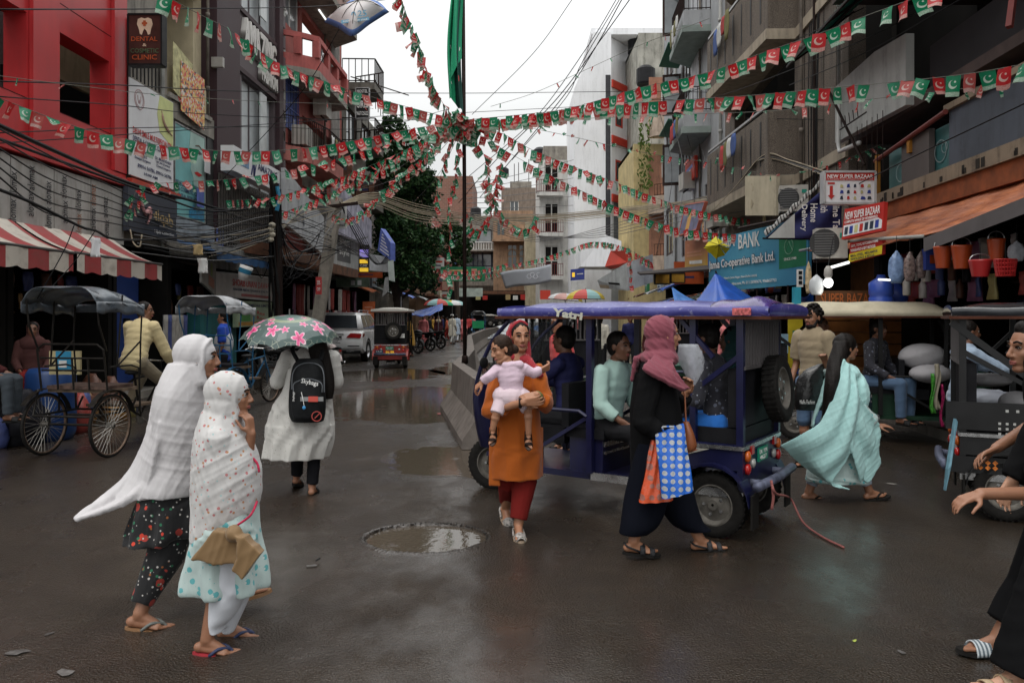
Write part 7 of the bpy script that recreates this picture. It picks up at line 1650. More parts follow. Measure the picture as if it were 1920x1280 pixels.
def head_prims(m,c,f,k,up=(0,0,1),neck=None):
 f,l,u=frame3(f,up);B=(f,l,u);q=lambda x,y,z:c+f*x*k+l*y*k+u*z*k
 m.ell(q(-.012,0,.03),(.096*k,.074*k,.090*k),B,20,12);m.ell(q(.028,0,-.03),(.060*k,.056*k,.078*k),B);m.ell(q(.052,0,-.092),(.030*k,.030*k,.022*k),B)
 m.cap(q(.0,.045,-.075),q(.055,.015,-.095),.020*k,.018*k);m.cap(q(.0,-.045,-.075),q(.055,-.015,-.095),.020*k,.018*k)
 m.cap(q(.082,0,.020),q(.104,0,-.028),.008*k,.0125*k);m.ell(q(.093,.012,-.034),.009*k);m.ell(q(.093,-.012,-.034),.009*k)
 m.cap(q(.074,.034,.030),q(.082,.010,.027),.010*k,.010*k);m.cap(q(.074,-.034,.030),q(.082,-.010,.027),.010*k,.010*k)
 m.ell(q(.050,.034,-.022),(.028*k,.022*k,.026*k),B);m.ell(q(.050,-.034,-.022),(.028*k,.022*k,.026*k),B);m.cap(q(.078,.014,-.062),q(.078,-.014,-.062),.011*k,.011*k)
 for s_ in(-1,1):m.ell(q(-.008,s_*.076,-.005),(.016*k,.007*k,.030*k),B);m.ell(q(-.002,s_*.078,-.026),(.010*k,.006*k,.012*k),B)
 if neck is not None:m.cap(c-u*.06*k-f*.015*k,neck,.050*k,.058*k)
 return q
def face_parts(t,q,f,k,up=(0,0,1),closed=False,beard=None,lips=lipm):
 f,l,u=frame3(f,up);B=(f,l,u)
 for s_ in(-1,1):
  if not closed:
   e=MB().ell(q(.0735,s_*.031,.010),(.0105*k,.0125*k,.0062*k),B,12,8).build('eye',eyew,t,True)
   MB().ell(q(.0810,s_*.031,.010),(.0045*k,.0060*k,.0062*k),B,10,6).build('iris',iris,e,True)
  MB().tube([q(.078,s_*.046,.010),q(.086,s_*.033,.0175 if not closed else.005),q(.082,s_*.018,.009)],.0030*k,5,m=6).build('eyelid',iris,t,True)
  MB().tube([q(.072,s_*.052,.030),q(.084,s_*.034,.039),q(.089,s_*.014,.033)],.0045*k,5,m=6).build('eyebrow',hairm,t,True)
 m=MB();m.tube([q(.080,.022,-.062),q(.0905,.006,-.0585),q(.0905,-.006,-.0585),q(.080,-.022,-.062)],.0052*k,6,m=8);m.tube([q(.080,.018,-.066),q(.0895,0,-.0695),q(.080,-.018,-.066)],.0058*k,6,m=8);m.build('lips',lips,t,True)
 if beard:
  m=MB();m.ell(q(.050,0,-.088),(.040*k,.042*k,.034*k),B);m.cap(q(.005,.054,-.03),q(.035,.040,-.085),.018*k,.022*k);m.cap(q(.005,-.054,-.03),q(.035,-.040,-.085),.018*k,.022*k);m.cap(q(.083,.022,-.052),q(.083,-.022,-.052),.008*k,.008*k)
  fuse(m,'beard',beard,t,.006,1)
def hair_cap(t,q,f,k,mat=hairm,up=(0,0,1),extra=(),vox=.007):
 f,l,u=frame3(f,up);B=(f,l,u);m=MB();m.ell(q(-.024,0,.042),(.098*k,.082*k,.090*k),B,20,12);m.ell(q(-.045,0,-.005),(.070*k,.078*k,.080*k),B)
 for e in extra:m.cap(*e)
 return fuse(m,'hair',mat,t,vox,1,[((0,.2,1),160,.0025,3)])
def hand(m,w,d,n,k=1.,curl=.5,side=1,spread=.12,thumb=.7,f4=None):
 """w wrist, d finger direction, n palm normal; four unequal fingers and a side thumb"""
 d=V(d).normalized();n=(V(n)-d*V(n).dot(d)).normalized();s_=d.cross(n)*side
 p=lambda a,b,c:w+d*a*k+s_*b*k+n*c*k
 for b in(-.028,-.009,.010,.028):m.cap(p(.0,b*.6,0),p(.085,b,0),.0165*k,.0125*k,8)
 cr=f4 or[curl]*4
 for i,(b,L)in enumerate(((-.030,.058),(-.010,.074),(.011,.080),(.031,.072))):
  a0=V(p(.085,b,0));ang=0;dd=(d+s_*spread*(b/.03)).normalized();c_=cr[i]
  for j,(fr,rr_)in enumerate(((.46,.0092),(.30,.0082),(.26,.0072))):
   ang+=c_*(.75 if j==0 else.9);v_=dd*math.cos(ang)+n*math.sin(ang);a1=a0+v_*L*fr*k;m.cap(a0,a1,rr_*k,rr_*.92*k,8);a0=a1
 a0=p(.018,.022,.006);t1=(d*.55+s_*.75+n*.35).normalized();a1=a0+t1*.042*k;t2=(d*.85+s_*(.5-.5*thumb)+n*.45*thumb).normalized();a2=a1+t2*.030*k;a3=a2+(t2+n*.25*thumb).normalized()*.026*k
 m.cap(a0,a1,.015*k,.0115*k,8);m.cap(a1,a2,.0112*k,.010*k,8);m.cap(a2,a3,.0098*k,.0085*k,8)
def foot(m,an,d,k=1.,pitch=0.,side=1):
 """foot pointing along d; an = ankle joint; pitch lifts the heel"""
 d=V((d[0],d[1],0)).normalized();s_=V((-d.y,d.x,0));f=(d*math.cos(pitch)-V((0,0,1))*math.sin(pitch));u=(V((0,0,1))*math.cos(pitch)+d*math.sin(pitch))
 p=lambda a,b,c:an+f*a*k+s_*b*k+u*c*k
 m.ell(p(-.035,0,-.045),(.034*k,.030*k,.030*k));m.cap(p(.0,0,-.01),p(.09,0,-.048),.036*k,.024*k);m.cap(p(-.02,0,-.048),p(.10,.018,-.056),.028*k,.020*k);m.cap(p(-.02,0,-.048),p(.11,-.018,-.056),.028*k,.020*k)
 for i,(b,L,r_)in enumerate(((.030,.030,.0130),(.010,.030,.0100),(-.007,.024,.0095),(-.022,.018,.009),(-.035,.010,.0085))):
  b=b*side;m.cap(p(.115-.01*i,b,-.060),p(.150+L-.012*i,b*1.1,-.063),r_*k,r_*.9*k,8)
 return p,(f,s_,u)
def sandal(t,p,ax,k,sole,strap,kind='thong',side=1,name='sandal'):
 f,s_,u=ax;n=18;out=[]
 for i in range(n):
  a=6.2832*i/n;x=.065+.135*math.cos(a);w_=.048+.012*(math.cos(a)>.2)-.010*(math.cos(a)<-.5);out.append(p(x,w_*math.sin(a),-.094))
 so_=MB().prism(out,u*.020*k).build(name,sole,t)
 m=MB()
 if kind=='thong':
  for b in(-1,1):m.tube([p(.03,b*.046,-.075),p(.08,b*.034,-.035),p(.135,.012*side,-.050),p(.150,.014*side,-.075)],.0085*k,6,m=10)
 elif kind=='slide':m.sheet(lambda a,b:p(.055+.075*b,.052*math.cos(a*3.1416),-.078+.058*math.sin(a*3.1416)-.012*b),14,6,.006*k)
 elif kind=='flat':
  m.sheet(lambda a,b:p(.10+.095*b,.046*math.cos(a*3.1416)*(1-.35*b*b),-.078+.046*math.sin(a*3.1416)*(1-.45*b)),14,6,.005*k);m.tube([p(-.06,0,-.035),p(-.045,.034,-.04),p(.05,.044,-.072)],.008*k,5,m=8);m.tube([p(-.06,0,-.035),p(-.045,-.034,-.04),p(.05,-.044,-.072)],.008*k,5,m=8)
 else:
  for x in(.04,.11):m.sheet(lambda a,b:p(x+.035*b,.050*math.cos(a*3.1416),-.078+(.066 if x<.1 else.044)*math.sin(a*3.1416)),12,3,.006*k)
  m.tube([p(-.05,.036,-.03),p(-.066,0,-.015),p(-.05,-.036,-.03)],.007*k,5,m=8);m.tube([p(.05,-.045,-.06),p(-.05,-.036,-.03)],.007*k,5);m.tube([p(.05,.045,-.06),p(-.05,.036,-.03)],.007*k,5)
 m.build('strap',strap,so_,True)
RAD=dict(sh=.056,el=.041,wr=.027,hp=.085,kn=.058,an=.038)
def limb_caps(m,a,b,c,r0,r1,r2):m.cap(a,b,r0,r1);m.cap(b,c,r1*.98,r2)
def person(label,J,k=1.,f=(0,-1,0),tone='brown',vox=.007,hands=None,feet=None,cat='person',grp_=None,up=(0,0,1),headk=None,neckr=True,base=None):
 """J: joints in world space. One continuous body mesh under an empty at the feet."""
 b=base or(J['anL']+J['anR'])/2;t=thing('person',label,cat,(b.x,b.y,max(0,min(J['anL'].z,J['anR'].z)-.1)),0,grp_);m=MB();g=lambda n:RAD[n]*k
 hk=headk or k;q=head_prims(m,J['hd'],f,hk,up,J['nk'])
 ax=(J['shL']-J['shR']).normalized();tors(m,J,k,-.004)
 for s_ in 'LR':
  limb_caps(m,J['sh'+s_],J['el'+s_],J['wr'+s_],g('sh')*.9,g('el'),g('wr'));limb_caps(m,J['hp'+s_],J['kn'+s_],J['an'+s_],g('hp'),g('kn'),g('an'))
  m.ell(J['kn'+s_].lerp(J['an'+s_],.28),g('kn')*.98)
 hands=hands or{};fp={}
 for s_ in 'LR':
  h=hands.get(s_);w_=J['wr'+s_];d=(w_-J['el'+s_]).normalized()
  if h!=0:
   h=h or{};hand(m,w_,h.get('d',d),h.get('n',-ax if s_=='L' else ax),hk*.98,h.get('curl',.35),h.get('side',1 if s_=='L' else-1),thumb=h.get('thumb',.6),f4=h.get('f4'))
  fd=(feet or{}).get(s_,(f,0.));fp[s_]=foot(m,J['an'+s_],fd[0],k,fd[1],-1 if s_=='L' else 1)
 fuse(m,'body',skin(tone),t,vox,3);return t,q,fp
def px(Y,**kw):
 """joints given as picture points with a depth offset"""
 return{n:W(a[0],a[1],Y+(a[2]if len(a)>2 else 0))for n,a in kw.items()}
TP=((0,.118,.088),(.06,.150,.098),(.2,.156,.108),(.35,.148,.108),(.5,.134,.100),(.65,.132,.098),(.8,.146,.106),(.95,.158,.112),(1.08,.150,.108))
def tors(m,J,k,g,rz=.11):
 ax=(J['shL']-J['shR']).normalized();ch=(J['shL']+J['shR'])/2;pv=(J['hpL']+J['hpR'])/2;tz=(ch-pv).normalized();fy=ax.cross(tz).normalized();L_=(ch-pv).length
 for t_,a,b in TP:m.ell(ch.lerp(pv,t_),((a+g)*k,(b+g)*k,min(max(rz*k,L_*.26),.17*k)*(1 if t_<.9 else.6)),(ax,fy,tz),20,12)
 m.cap(J['shL'].lerp(ch,.12),J['shR'].lerp(ch,.12),(.052+g)*k,(.052+g)*k)
def torso(m,J,k,g,n=None):tors(m,J,k,g)
def sleeve(m,J,s_,k,g,to=1.,cuff=1.):
 a,b,c=J['sh'+s_],J['el'+s_],J['wr'+s_]
 if to<=.5:m.cone(a,a.lerp(b,to*2),(.062+g)*k,(.058+g*1.4)*k);m.ell(a,(.062+g)*k);return
 m.cap(a,b,(.060+g)*k,(.046+g)*k);m.cone(b,b.lerp(c,(to-.5)*2),(.047+g)*k,(.033+g*1.3)*k*cuff);m.ell(b,(.047+g)*k)
def shirt(t,J,k,mat,g=.012,to=1.,name='shirt',vox=.008,seed=1,amp=.006,extra=None,hem=None):
 m=MB();torso(m,J,k,g);sleeve(m,J,'L',k,g,to);sleeve(m,J,'R',k,g,to)
 if extra:extra(m)
 return fuse(m,name,mat,t,vox,6,[((.3,.2,1),44,amp,seed),((1,.3,.4),60,amp*.7,seed+5)])
def trousers(t,J,k,mat,g=.012,r=(.0,.0,.0),name='trousers',vox=.009,to=1.,seed=3,amp=.006):
 m=MB();pv=(J['hpL']+J['hpR'])/2;m.cap(J['hpL'],J['hpR'],(.095+g)*k,(.095+g)*k)
 for s_ in 'LR':
  a,b,c=J['hp'+s_],J['kn'+s_],J['an'+s_];m.cap(a,b,(.090+g)*k,(.064+g+r[0])*k)
  if to<=.55:continue
  m.ell(b,(.064+g+r[0])*k);m.cone(b,b.lerp(c,(to-.5)*2),(.063+g+r[0])*k,(.048+g+r[1])*k)
 return fuse(m,name,mat,t,vox,4,[((.1,.1,1),40,amp,seed),((1,.4,.3),60,amp*.6,seed+3)])
def skirt(t,rings,mat,name='skirt',vox=.009,folds=None,smooth=2,extra=None):
 m=MB();m.loft(rings,26,44)
 if extra:extra(m)
 return fuse(m,name,mat,t,vox,smooth,folds)
def rows(Y,lst):
 o=[]
 for r_ in lst:
  r_=list(r_)+[0]*(8-len(r_));y=Y+r_[4];a,b=W(r_[1],r_[0],y),W(r_[2],r_[0],y);o.append(((a+b)/2,(b.x-a.x)/2,r_[3],0,r_[5],r_[6],r_[7]))
 return o
def flat(m,Y,poly,th=.02,dys=None,nrm=(0,1,0)):
 m.prism([W(x,y,Y+(dys[i]if dys else 0))for i,(x,y)in enumerate(poly)],V(nrm)*th)
def drape(m,A,B,n=10,th=.016,fn=None):
 a=catmull([list(p)for p in A],n);b=catmull([list(p)for p in B],n)
 m.sheet(lambda u,v_:V(a[int(u*n+.5)]).lerp(V(b[int(u*n+.5)]),v_)+(fn(u,v_)if fn else V((0,0,0))),n,n,th)
wht=cloth('white muslin',(.50,.485,.49),var=.1,wv=.5,thin=.06)
def pat(name,base,spots,rough=.9,bw=.3):
 s=NT(name);v=s.pos();c=s.mix(s.noise(v,5,4),mul(base,.85),mul(base,1.1));
 for sc,sz,col,sh in spots:
  d=s.noise(v,sc*1.6,3);vo=s.n('TexVoronoi',i_Vector=s.pos(loc=(sh,sh*.7,sh*.3)),i_Scale=sc,i_Randomness=.9).outputs['Distance']
  vo=s.math('ADD',vo,s.math('MULTIPLY',s.math('SUBTRACT',d,.5),sz*1.1));c=s.mix(s.math('LESS_THAN',vo,sz),c,col)
 s.base(c);s.set(Roughness=rough,Sheen_Weight=.1);s.bump(s.noise(s.pos((1,1,.35)),45,5),bw,.01);return s.m
spotm=pat('white spotted muslin',(.50,.49,.48),[(26,.19,(.42,.16,.16),0),(26,.16,(.40,.20,.10),3.3),(30,.13,(.30,.45,.45),7.7)])
flor=pat('black floral cotton',(.006,.006,.007),[(9,.20,(.30,.03,.02),0),(13,.14,(.50,.04,.02),2.2),(20,.16,(.02,.14,.07),5.5),(34,.17,(.42,.40,.38),9.1),(15,.10,(.25,.08,.02),12.)])
aqua=pat('aqua block print',(.42,.52,.50),[(19,.27,(.10,.36,.38),0),(19,.13,(.5,.55,.53),.01),(40,.12,(.2,.42,.42),4)])
whl=pat('white leaf print cotton',(.50,.49,.46),[(34,.12,(.22,.22,.17),1),(30,.10,(.35,.2,.2),6)])
wtr=cloth('white trousers cotton',(.56,.58,.62),var=.08)
Y=4.25
J=px(Y,hd=(376,672),nk=(350,735),shL=(338,752,.14),shR=(336,755,-.09),elL=(345,850,.12),elR=(338,850,-.10),wrL=(372,870,.10),wrR=(365,870,-.06),hpL=(332,915,.10),hpR=(330,915,-.06),knL=(385,1010,.14),knR=(312,1035,-.05),anL=(440,1098,.10),anR=(262,1150,-.16))
fw=(1,.12,0);k=.92
t,q,fp=person('old woman in a plain white shawl over black floral clothes walking right',J,k,fw,'brown',.006,feet={'L':(fw,-.25),'R':(fw,.12)},hands={'L':0,'R':0})
face_parts(t,q,fw,k)
m=MB();c=J['hd'];F_,L_,U_=frame3(fw)
B=(F_,L_,U_);m.ell(q(-.035,0,.030),(.110,.092,.105),B,20,12);m.ell(q(-.05,0,-.06),(.095,.090,.12),B)
m.cap(q(-.02,.07,-.05),q(.005,.07,-.13),.03,.03);m.cap(q(-.02,-.07,-.05),q(.005,-.07,-.13),.03,.03);m.cap(q(.015,-.068,-.04),q(.035,-.055,-.14),.016,.02)
for r_,z_ in((.016,0),):m.tube([q(.035,.066,-.10),q(.030,.083,-.02),q(.035,.07,.06),q(.052,.035,.10),q(.056,0,.112),q(.052,-.035,.10),q(.035,-.07,.06),q(.030,-.083,-.02),q(.035,-.066,-.10)],.012,8,m=30)
[(sleeve(m,J,s_,k,.014,1.))for s_ in 'LR'];m.cap(J['shL'],J['shR'],.075,.075)
m.loft(rows(Y,[(680,318,378,.10),(705,306,384,.14),(735,298,385,.18),(765,294,384,.19),(810,293,385,.19),(860,290,386,.18),(905,272,386,.20,0),(922,268,382,.20,0)]),20,40)
drape(m,[W(322,722,4.1),W(306,790,4.05),W(302,860,4.1),W(286,912,4.1),W(235,948,4.1),W(146,976,4.1)],[W(298,725,4.3),W(290,765,4.35),W(276,820,4.35),W(245,880,4.35),W(200,925,4.3),W(143,969,4.25)],22,.018,lambda u,v_:V((0,.03*math.sin(v_*11+u*3),.01*math.sin(v_*9))))
drape(m,[W(300,790,4.06),W(292,850,4.05),W(282,905,4.08),W(272,938,4.1)],[W(284,800,4.3),W(262,855,4.3),W(238,895,4.3),W(215,942,4.2)],12,.018)
fuse(m,'shawl',wht,t,.0065,3,[((.30,0,1),62,.0045,11),((-1,.2,.15),90,.0045,12,W(345,830,Y),.26),((.6,0,1),140,.0018,13)])
r_=rows(Y,[(895,292,374,.13),(930,264,388,.17,0,.03,7),(985,246,400,.18,0,.08,8),(1015,238,330,.15,-.05,.1,7,1)])
skirt(t,r_,flor,'tunic',.008,[((0,.2,1),42,.008,3)])
m=MB();m.cap(J['hpR'],J['knR'],.12,.10);m.cone(J['knR'],J['anR']+V((.01,0,.05)),.10,.055);m.cap(J['hpL'],J['knL'],.12,.10);m.cone(J['knL'],J['anL']+V((-.01,0,.05)),.10,.05);fuse(m,'trousers',flor,t,.008,2,[((.3,.1,1),44,.008,6)])
brs=M('tan sandal sole',(.22,.12,.06),.6);gst=M('grey strap',(.14,.15,.14),.5)
for s_ in 'LR':sandal(t,*fp[s_],k,brs,gst,'thong',1)
MB().ell(q(-.0,-.084,-.03),.006*k,n=8,k=6).build('earring',chrome,t)
Y=3.9
J=px(Y,hd=(438,742),nk=(415,800),shL=(410,822,.17),shR=(408,826,-.12),elL=(462,872,.02),elR=(415,915,-.10),wrL=(471,812,-.03),wrR=(438,988,-.12),hpL=(425,980,.07),hpR=(420,980,-.07),knL=(438,1085,.10),knR=(410,1090,-.07),anL=(428,1172,.12),anR=(388,1198,-.10))
k=.84
t,q,fp=person('short old woman in a white shawl with small red spots carrying a brown pouch',J,k,fw,'brown',.0055,feet={'L':(fw,0.),'R':(fw,.12)},hands={'L':dict(d=(-.15,.0,1),n=(-1,.3,.1),curl=.85,side=1),'R':dict(d=(.1,0,-1),n=(-1,0,0),curl=.9)})
face_parts(t,q,fw,k)
m=MB();B=frame3(fw);m.ell(q(-.042,0,.030),(.108,.088,.100),B,20,12);m.ell(q(-.055,0,-.07),(.095,.090,.13),B);m.cap(q(.0,.064,.0),q(.02,.06,-.13),.02,.02);m.cap(q(.0,-.064,.0),q(.02,-.06,-.13),.02,.02)
m.tube([q(.035,.066,-.10),q(.022,.08,-.02),q(.026,.07,.06),q(.040,.035,.098),q(.044,0,.108),q(.040,-.035,.098),q(.026,-.07,.06),q(.022,-.08,-.02),q(.035,-.066,-.10)],.011,8,m=30)
m.loft(rows(Y,[(770,380,446,.09),(800,372,458,.14),(830,366,472,.17),(880,362,488,.18),(925,362,487,.18),(965,361,476,.17),(990,362,440,.16),(1006,366,400,.14)]),22,40)
sleeve(m,J,'R',k,.022,.8);m.cap(J['shL'],J['elL'],.06,.05);m.cap(W(440,850,Y-.02),W(470,880,Y),.08,.05)
fuse(m,'shawl',spotm,t,.006,3,[((.40,0,1),66,.0045,21),((.9,0,.5),90,.0045,22,W(440,870,Y-.15),.22),((-.4,0,1),130,.0025,23)])
hemp=[W(482,940,Y-.10),W(470,965,Y-.19),W(445,984,Y-.20),W(428,996,Y-.2)];m=MB();m.tube(hemp,.006,6,m=16)
m.tube([W(466,850,Y-.02),W(482,868,Y-.05),W(486,885,Y-.06)],.006,6,m=8);m.build('hem_trim',M('crimson trim',(.40,.02,.06),.7,var=.3,vs=80,bump=.8,bs=120),t,True)
r_=rows(Y,[(930,372,482,.15),(990,362,484,.17,0,.05,6),(1050,352,494,.18,0,.09,7),(1092,346,498,.18,0,.12,7),(1104,348,495,.17,0,.14,7)])
skirt(t,r_,aqua,'tunic',.008,[((0,.1,1),40,.010,3)])
m=MB();m.loft(rows(Y-.05,[(1040,398,470,.13),(1100,396,465,.12,0,.04,5),(1150,392,440,.10),(1168,392,424,.085),(1180,395,422,.08)]),16,30);m.loft(rows(Y+.06,[(1040,420,480,.10),(1110,425,470,.09),(1165,418,446,.06),(1182,417,438,.055)]),12,24);fuse(m,'trousers',wtr,t,.007,2,[((.3,0,1),36,.008,31)])
rs=M('red flip flop sole',(.33,.03,.04),.6);ns=M('navy strap',(.03,.04,.09),.5)
for s_ in 'LR':sandal(t,*fp[s_],k*1.08,rs,ns,'thong',1)
bp_=cloth('brown satin pouch',(.20,.125,.06),rough=.45,wv=.3,var=.2)
t=thing('pouch','crumpled brown satin pouch held low by the short woman','bag',W(425,1050,3.72));m=MB()
Yb=3.655;m.prism([W(358,1050,Yb),W(398,993,Yb),W(440,1000,Yb),W(474,1042,Yb),W(468,1056,Yb),W(400,1060,Yb)],(0,.07,0));m.prism([W(440,1005,Yb-.05),W(458,1008,Yb-.05),W(489,1038,Yb-.05),W(468,1068,Yb-.05),W(452,1089,Yb-.05),W(434,1070,Yb-.05),W(446,1045,Yb-.05)],(0,.07,0));m.ell(W(440,1000,Yb),(.04,.05,.04))
fuse(m,'pouch_body',bp_,t,.006,5,[((.4,0,1),60,.007,41),((1,0,.6),45,.006,42)])
Y=7.25
J=px(Y,hd=(590,640),nk=(585,665),shL=(540,672),shR=(622,672),elL=(520,715,-.02),elR=(630,715,.05),wrL=(552,690,.2),wrR=(608,690,.25),hpL=(562,770),hpR=(600,770),knL=(558,830,.08),knR=(590,835),anL=(556,893,.18),anR=(585,912,-.05))
k=.94;fb=(-.05,1,0)
t,q,fp=person('woman seen from behind in a white tiered dress with long dark hair under an umbrella',J,k,fb,'brown',.009,feet={'L':(fb,.25),'R':(fb,0.)})
shirt(t,J,k,whl,.03,.92,'dress_top',.009,5,.006)
r_=rows(Y,[(690,540,622,.14),(730,530,622,.15),(762,512,622,.19,0,.05,9),(795,504,624,.22,0,.07,10),(797,500,626,.225,0,.03,10),(830,498,622,.23,0,.07,11),(857,496,612,.23,0,.09,11)])
skirt(t,r_,whl,'dress_skirt',.009,[((0,.1,1),44,.007,8)])
trousers(t,J,k,cloth('black leggings',(.010,.010,.012)),.006,(0,.004),vox=.009,to=.97)
for s_ in 'LR':sandal(t,*fp[s_],k,rub,rub,'slide')
m=MB();m.ell(q(-.02,0,.03),(.11,.09,.11));m.loft(rows(Y-.10,[(640,575,612,.07),(680,585,622,.06),(720,598,627,.05),(748,606,624,.03)]),14,20);fuse(m,'hair',hairm,t,.009,2,[((0,0,1),90,.005,9)])
bt=M('black backpack nylon',(.012,.013,.014),.55,var=.3,vs=8,bump=.4,bs=70)
t=thing('backpack','black backpack with white script logo and small red patch worn by the umbrella woman','backpack',W(580,790,7.0));Yk=7.02
m=MB();m.loft(rows(Yk,[(672,560,600,.05),(684,550,606,.08),(700,546,609,.10),(740,542,611,.11),(775,542,610,.11),(790,548,606,.10)]),14,32);fuse(m,'bag_body',bt,t,.008,3)
m=MB();m.loft(rows(Yk-.07,[(712,554,602,.04),(722,548,606,.06),(760,546,606,.07),(786,550,603,.05)]),12,28);m.build('front_pocket',bt,t,True)
m=MB();m.tube([W(547,730,Yk-.10),W(549,700,Yk-.09),W(560,685,Yk-.07),W(580,680,Yk-.07),(W(600,686,Yk-.07)),W(607,702,Yk-.09),W(608,735,Yk-.1)],.005,5,m=24);m.tube([W(550,735,Yk-.14),W(552,718,Yk-.13),W(578,710,Yk-.12),W(602,718,Yk-.13),W(604,735,Yk-.14)],.004,5,m=20);m.build('zip',M('grey zip',(.10,.11,.12),.4),t)
m=MB();m.tube([W(558,676,Yk),W(548,655,Yk+.1),W(556,640,Yk+.2)],.02,6,m=8);m.tube([W(600,676,Yk),W(606,655,Yk+.1)],.02,6);m.build('strap',bt,t)
text('Skybags',white_i,t,W(564,720,Yk-.15),(1,0,0),(0,0,1),.155,.05,off=.0,bold=0,shear=.35);text('Skybags',white_i,t,W(553,752,Yk-.15),(0,0,1),(-1,0,0),.08,.022,off=.0,bold=0)
P_=[W(563,752,Yk-.15),W(606,752,Yk-.15),W(606,744,Yk-.15),W(563,744,Yk-.15)];MB().prism(P_,(0,.01,0)).build('grey_patch',M('grey patch',(.22,.22,.22),.6),t)
P_=[W(578,753,Yk-.158),W(596,753,Yk-.158),W(596,743,Yk-.158),W(578,743,Yk-.158)];MB().prism(P_,(0,.01,0)).build('red_patch',M('red patch',(.5,.08,.06),.6),t)
m=MB();ring(m,W(594,780,Yk-.135),V((1,0,0)),V((0,0,1)),.045,.008,20);m.beam(W(590,784,Yk-.14),W(599,775,Yk-.14),.006,.008);m.build('round_patch',M('dull red print',(.35,.06,.05),.6),t)
MB().ell(W(570,764,Yk-.16),(.016,.008,.016)).build('charm',M('blue charm',(.05,.25,.5),.3),t,True);MB().tube([W(565,735,Yk-.15),W(568,748,Yk-.16),W(570,760,Yk-.16)],.003,4).build('charm_cord',white_i,t)
s=NT('umbrella fabric');v=s.pos(obj=True);x=s.n('SeparateXYZ',i_0=v);rr_=s.n('VectorMath',operation='LENGTH',i_0=s.n('Mapping',i_0=v,i_Scale=(1,1,0)).outputs[0]).outputs['Value']
c=s.mix(s.ramp(rr_,.05,.45),(.07,.13,.115),(.035,.065,.06));rg=s.math('LESS_THAN',s.math('ABSOLUTE',s.math('SUBTRACT',rr_,.16)),.025);c=s.mix(s.math('MULTIPLY',rg,.6),c,(.28,.32,.18))
an_=s.math('ARCTAN2',x.outputs[1],x.outputs[0])
for nn_,r0,sz,ph_ in((9,.325,.066,0.),(9,.245,.042,.5),(5,.13,.034,.2)):
 cl_=s.math('FLOOR',s.math('ADD',s.math('MULTIPLY',an_,nn_/6.2832),.5+ph_));da=s.math('MULTIPLY',s.math('SUBTRACT',an_,s.math('MULTIPLY',s.math('SUBTRACT',cl_,ph_),6.2832/nn_)),rr_)
 dr=s.math('SUBTRACT',rr_,s.math('ADD',r0,s.math('MULTIPLY',s.math('SINE',s.math('MULTIPLY',cl_,2.4)),.035)));ds=s.math('SQRT',s.math('ADD',s.math('MULTIPLY',da,da),s.math('MULTIPLY',dr,dr)))
 lim=s.math('MULTIPLY',s.math('ADD',.70,s.math('MULTIPLY',s.math('SINE',s.math('ADD',s.math('MULTIPLY',s.math('ARCTAN2',dr,da),5.),cl_)),.30)),sz);rt=s.math('DIVIDE',ds,lim)
 c=s.mix(s.math('LESS_THAN',rt,1.),c,(.66,.42,.50));c=s.mix(s.math('LESS_THAN',rt,.82),c,(.62,.07,.22));c=s.mix(s.math('LESS_THAN',rt,.3),c,(.35,.02,.10))
ln=s.n('TexVoronoi',i_Vector=v,i_Scale=14.,feature='DISTANCE_TO_EDGE').outputs[0];c=s.mix(s.math('MULTIPLY',s.math('LESS_THAN',ln,.02),s.math('GREATER_THAN',rr_,.38)),c,(.3,.32,.25));s.base(c);s.set(Roughness=.35,Coat_Weight=.2);umm=s.m
c0=W(543,592,7.1);t=thing('umbrella','open dark green umbrella with pink flowers held by the woman with the backpack','umbrella',c0);t.location=c0
um=MB();n=10;Rr=.43
for i in range(n):
 for j in range(6):
  for h_ in range(3):
   q4=[]
   for(jj,u)in((j,h_/3),(j+1,h_/3),(j+1,(h_+1)/3),(j,(h_+1)/3)):
    f_=jj/6;a0,a1=6.2832*i/n,6.2832*(i+1)/n;A=V((math.cos(a0),math.sin(a0),0)).lerp(V((math.cos(a1),math.sin(a1),0)),u);sag=.035*f_*f_*(4*u*(1-u));q4.append(A*(Rr*math.sin(f_*1.2)/math.sin(1.2)*(1-sag))+V((0,0,.23*(math.cos(f_*1.35)-1)/(1-math.cos(1.35))if 0 else-.21*f_**1.9+.03*(4*u*(1-u))*f_*f_)))
   um.add(q4,[(0,1,2,3)])
me=um.mesh('canopy',umm,True);tilt=Matrix.Rotation(R(10),4,'X')@Matrix.Rotation(R(2),4,'Y');o=bpy.data.objects.new('canopy',me);COL.objects.link(o);o.parent=t;o.matrix_local=tilt@Matrix.Rotation(.3,4,'Z')
for i in range(n):
 a=6.2832*i/n;m=MB();m.tube([tilt@V((Rr*math.sin(f_*1.2)/math.sin(1.2)*math.cos(a+.3),Rr*math.sin(f_*1.2)/math.sin(1.2)*math.sin(a+.3),-.21*f_**1.9-.004))for f_ in(0,.3,.6,.8,1)],.0035,4);o=m.build('rib',metal,None);o.parent=t
m=MB();m.tube([tilt@V((0,0,.06)),tilt@V((0,0,-.25)),V((.22,-.1,-.62))],.006,6);o=m.build('shaft',metal,None);o.parent=t
Y=5.95
orgc=cloth('orange linen',(.36,.085,.010),var=.12,wv=.5);mrn=cloth('dark red cotton',(.15,.010,.008),var=.15,wv=.4)
J=px(Y,hd=(975,632),nk=(972,675),shL=(1006,700),shR=(934,703),elL=(1022,757,-.15),elR=(920,770,-.20),wrL=(1006,740,-.38),wrR=(982,754,-.43),hpL=(990,815),hpR=(945,815),knL=(984,900,-.06),knR=(955,900,.02),anL=(972,983,-.12),anR=(948,950,.28))
k=.95;ff=(.25,-1,0)
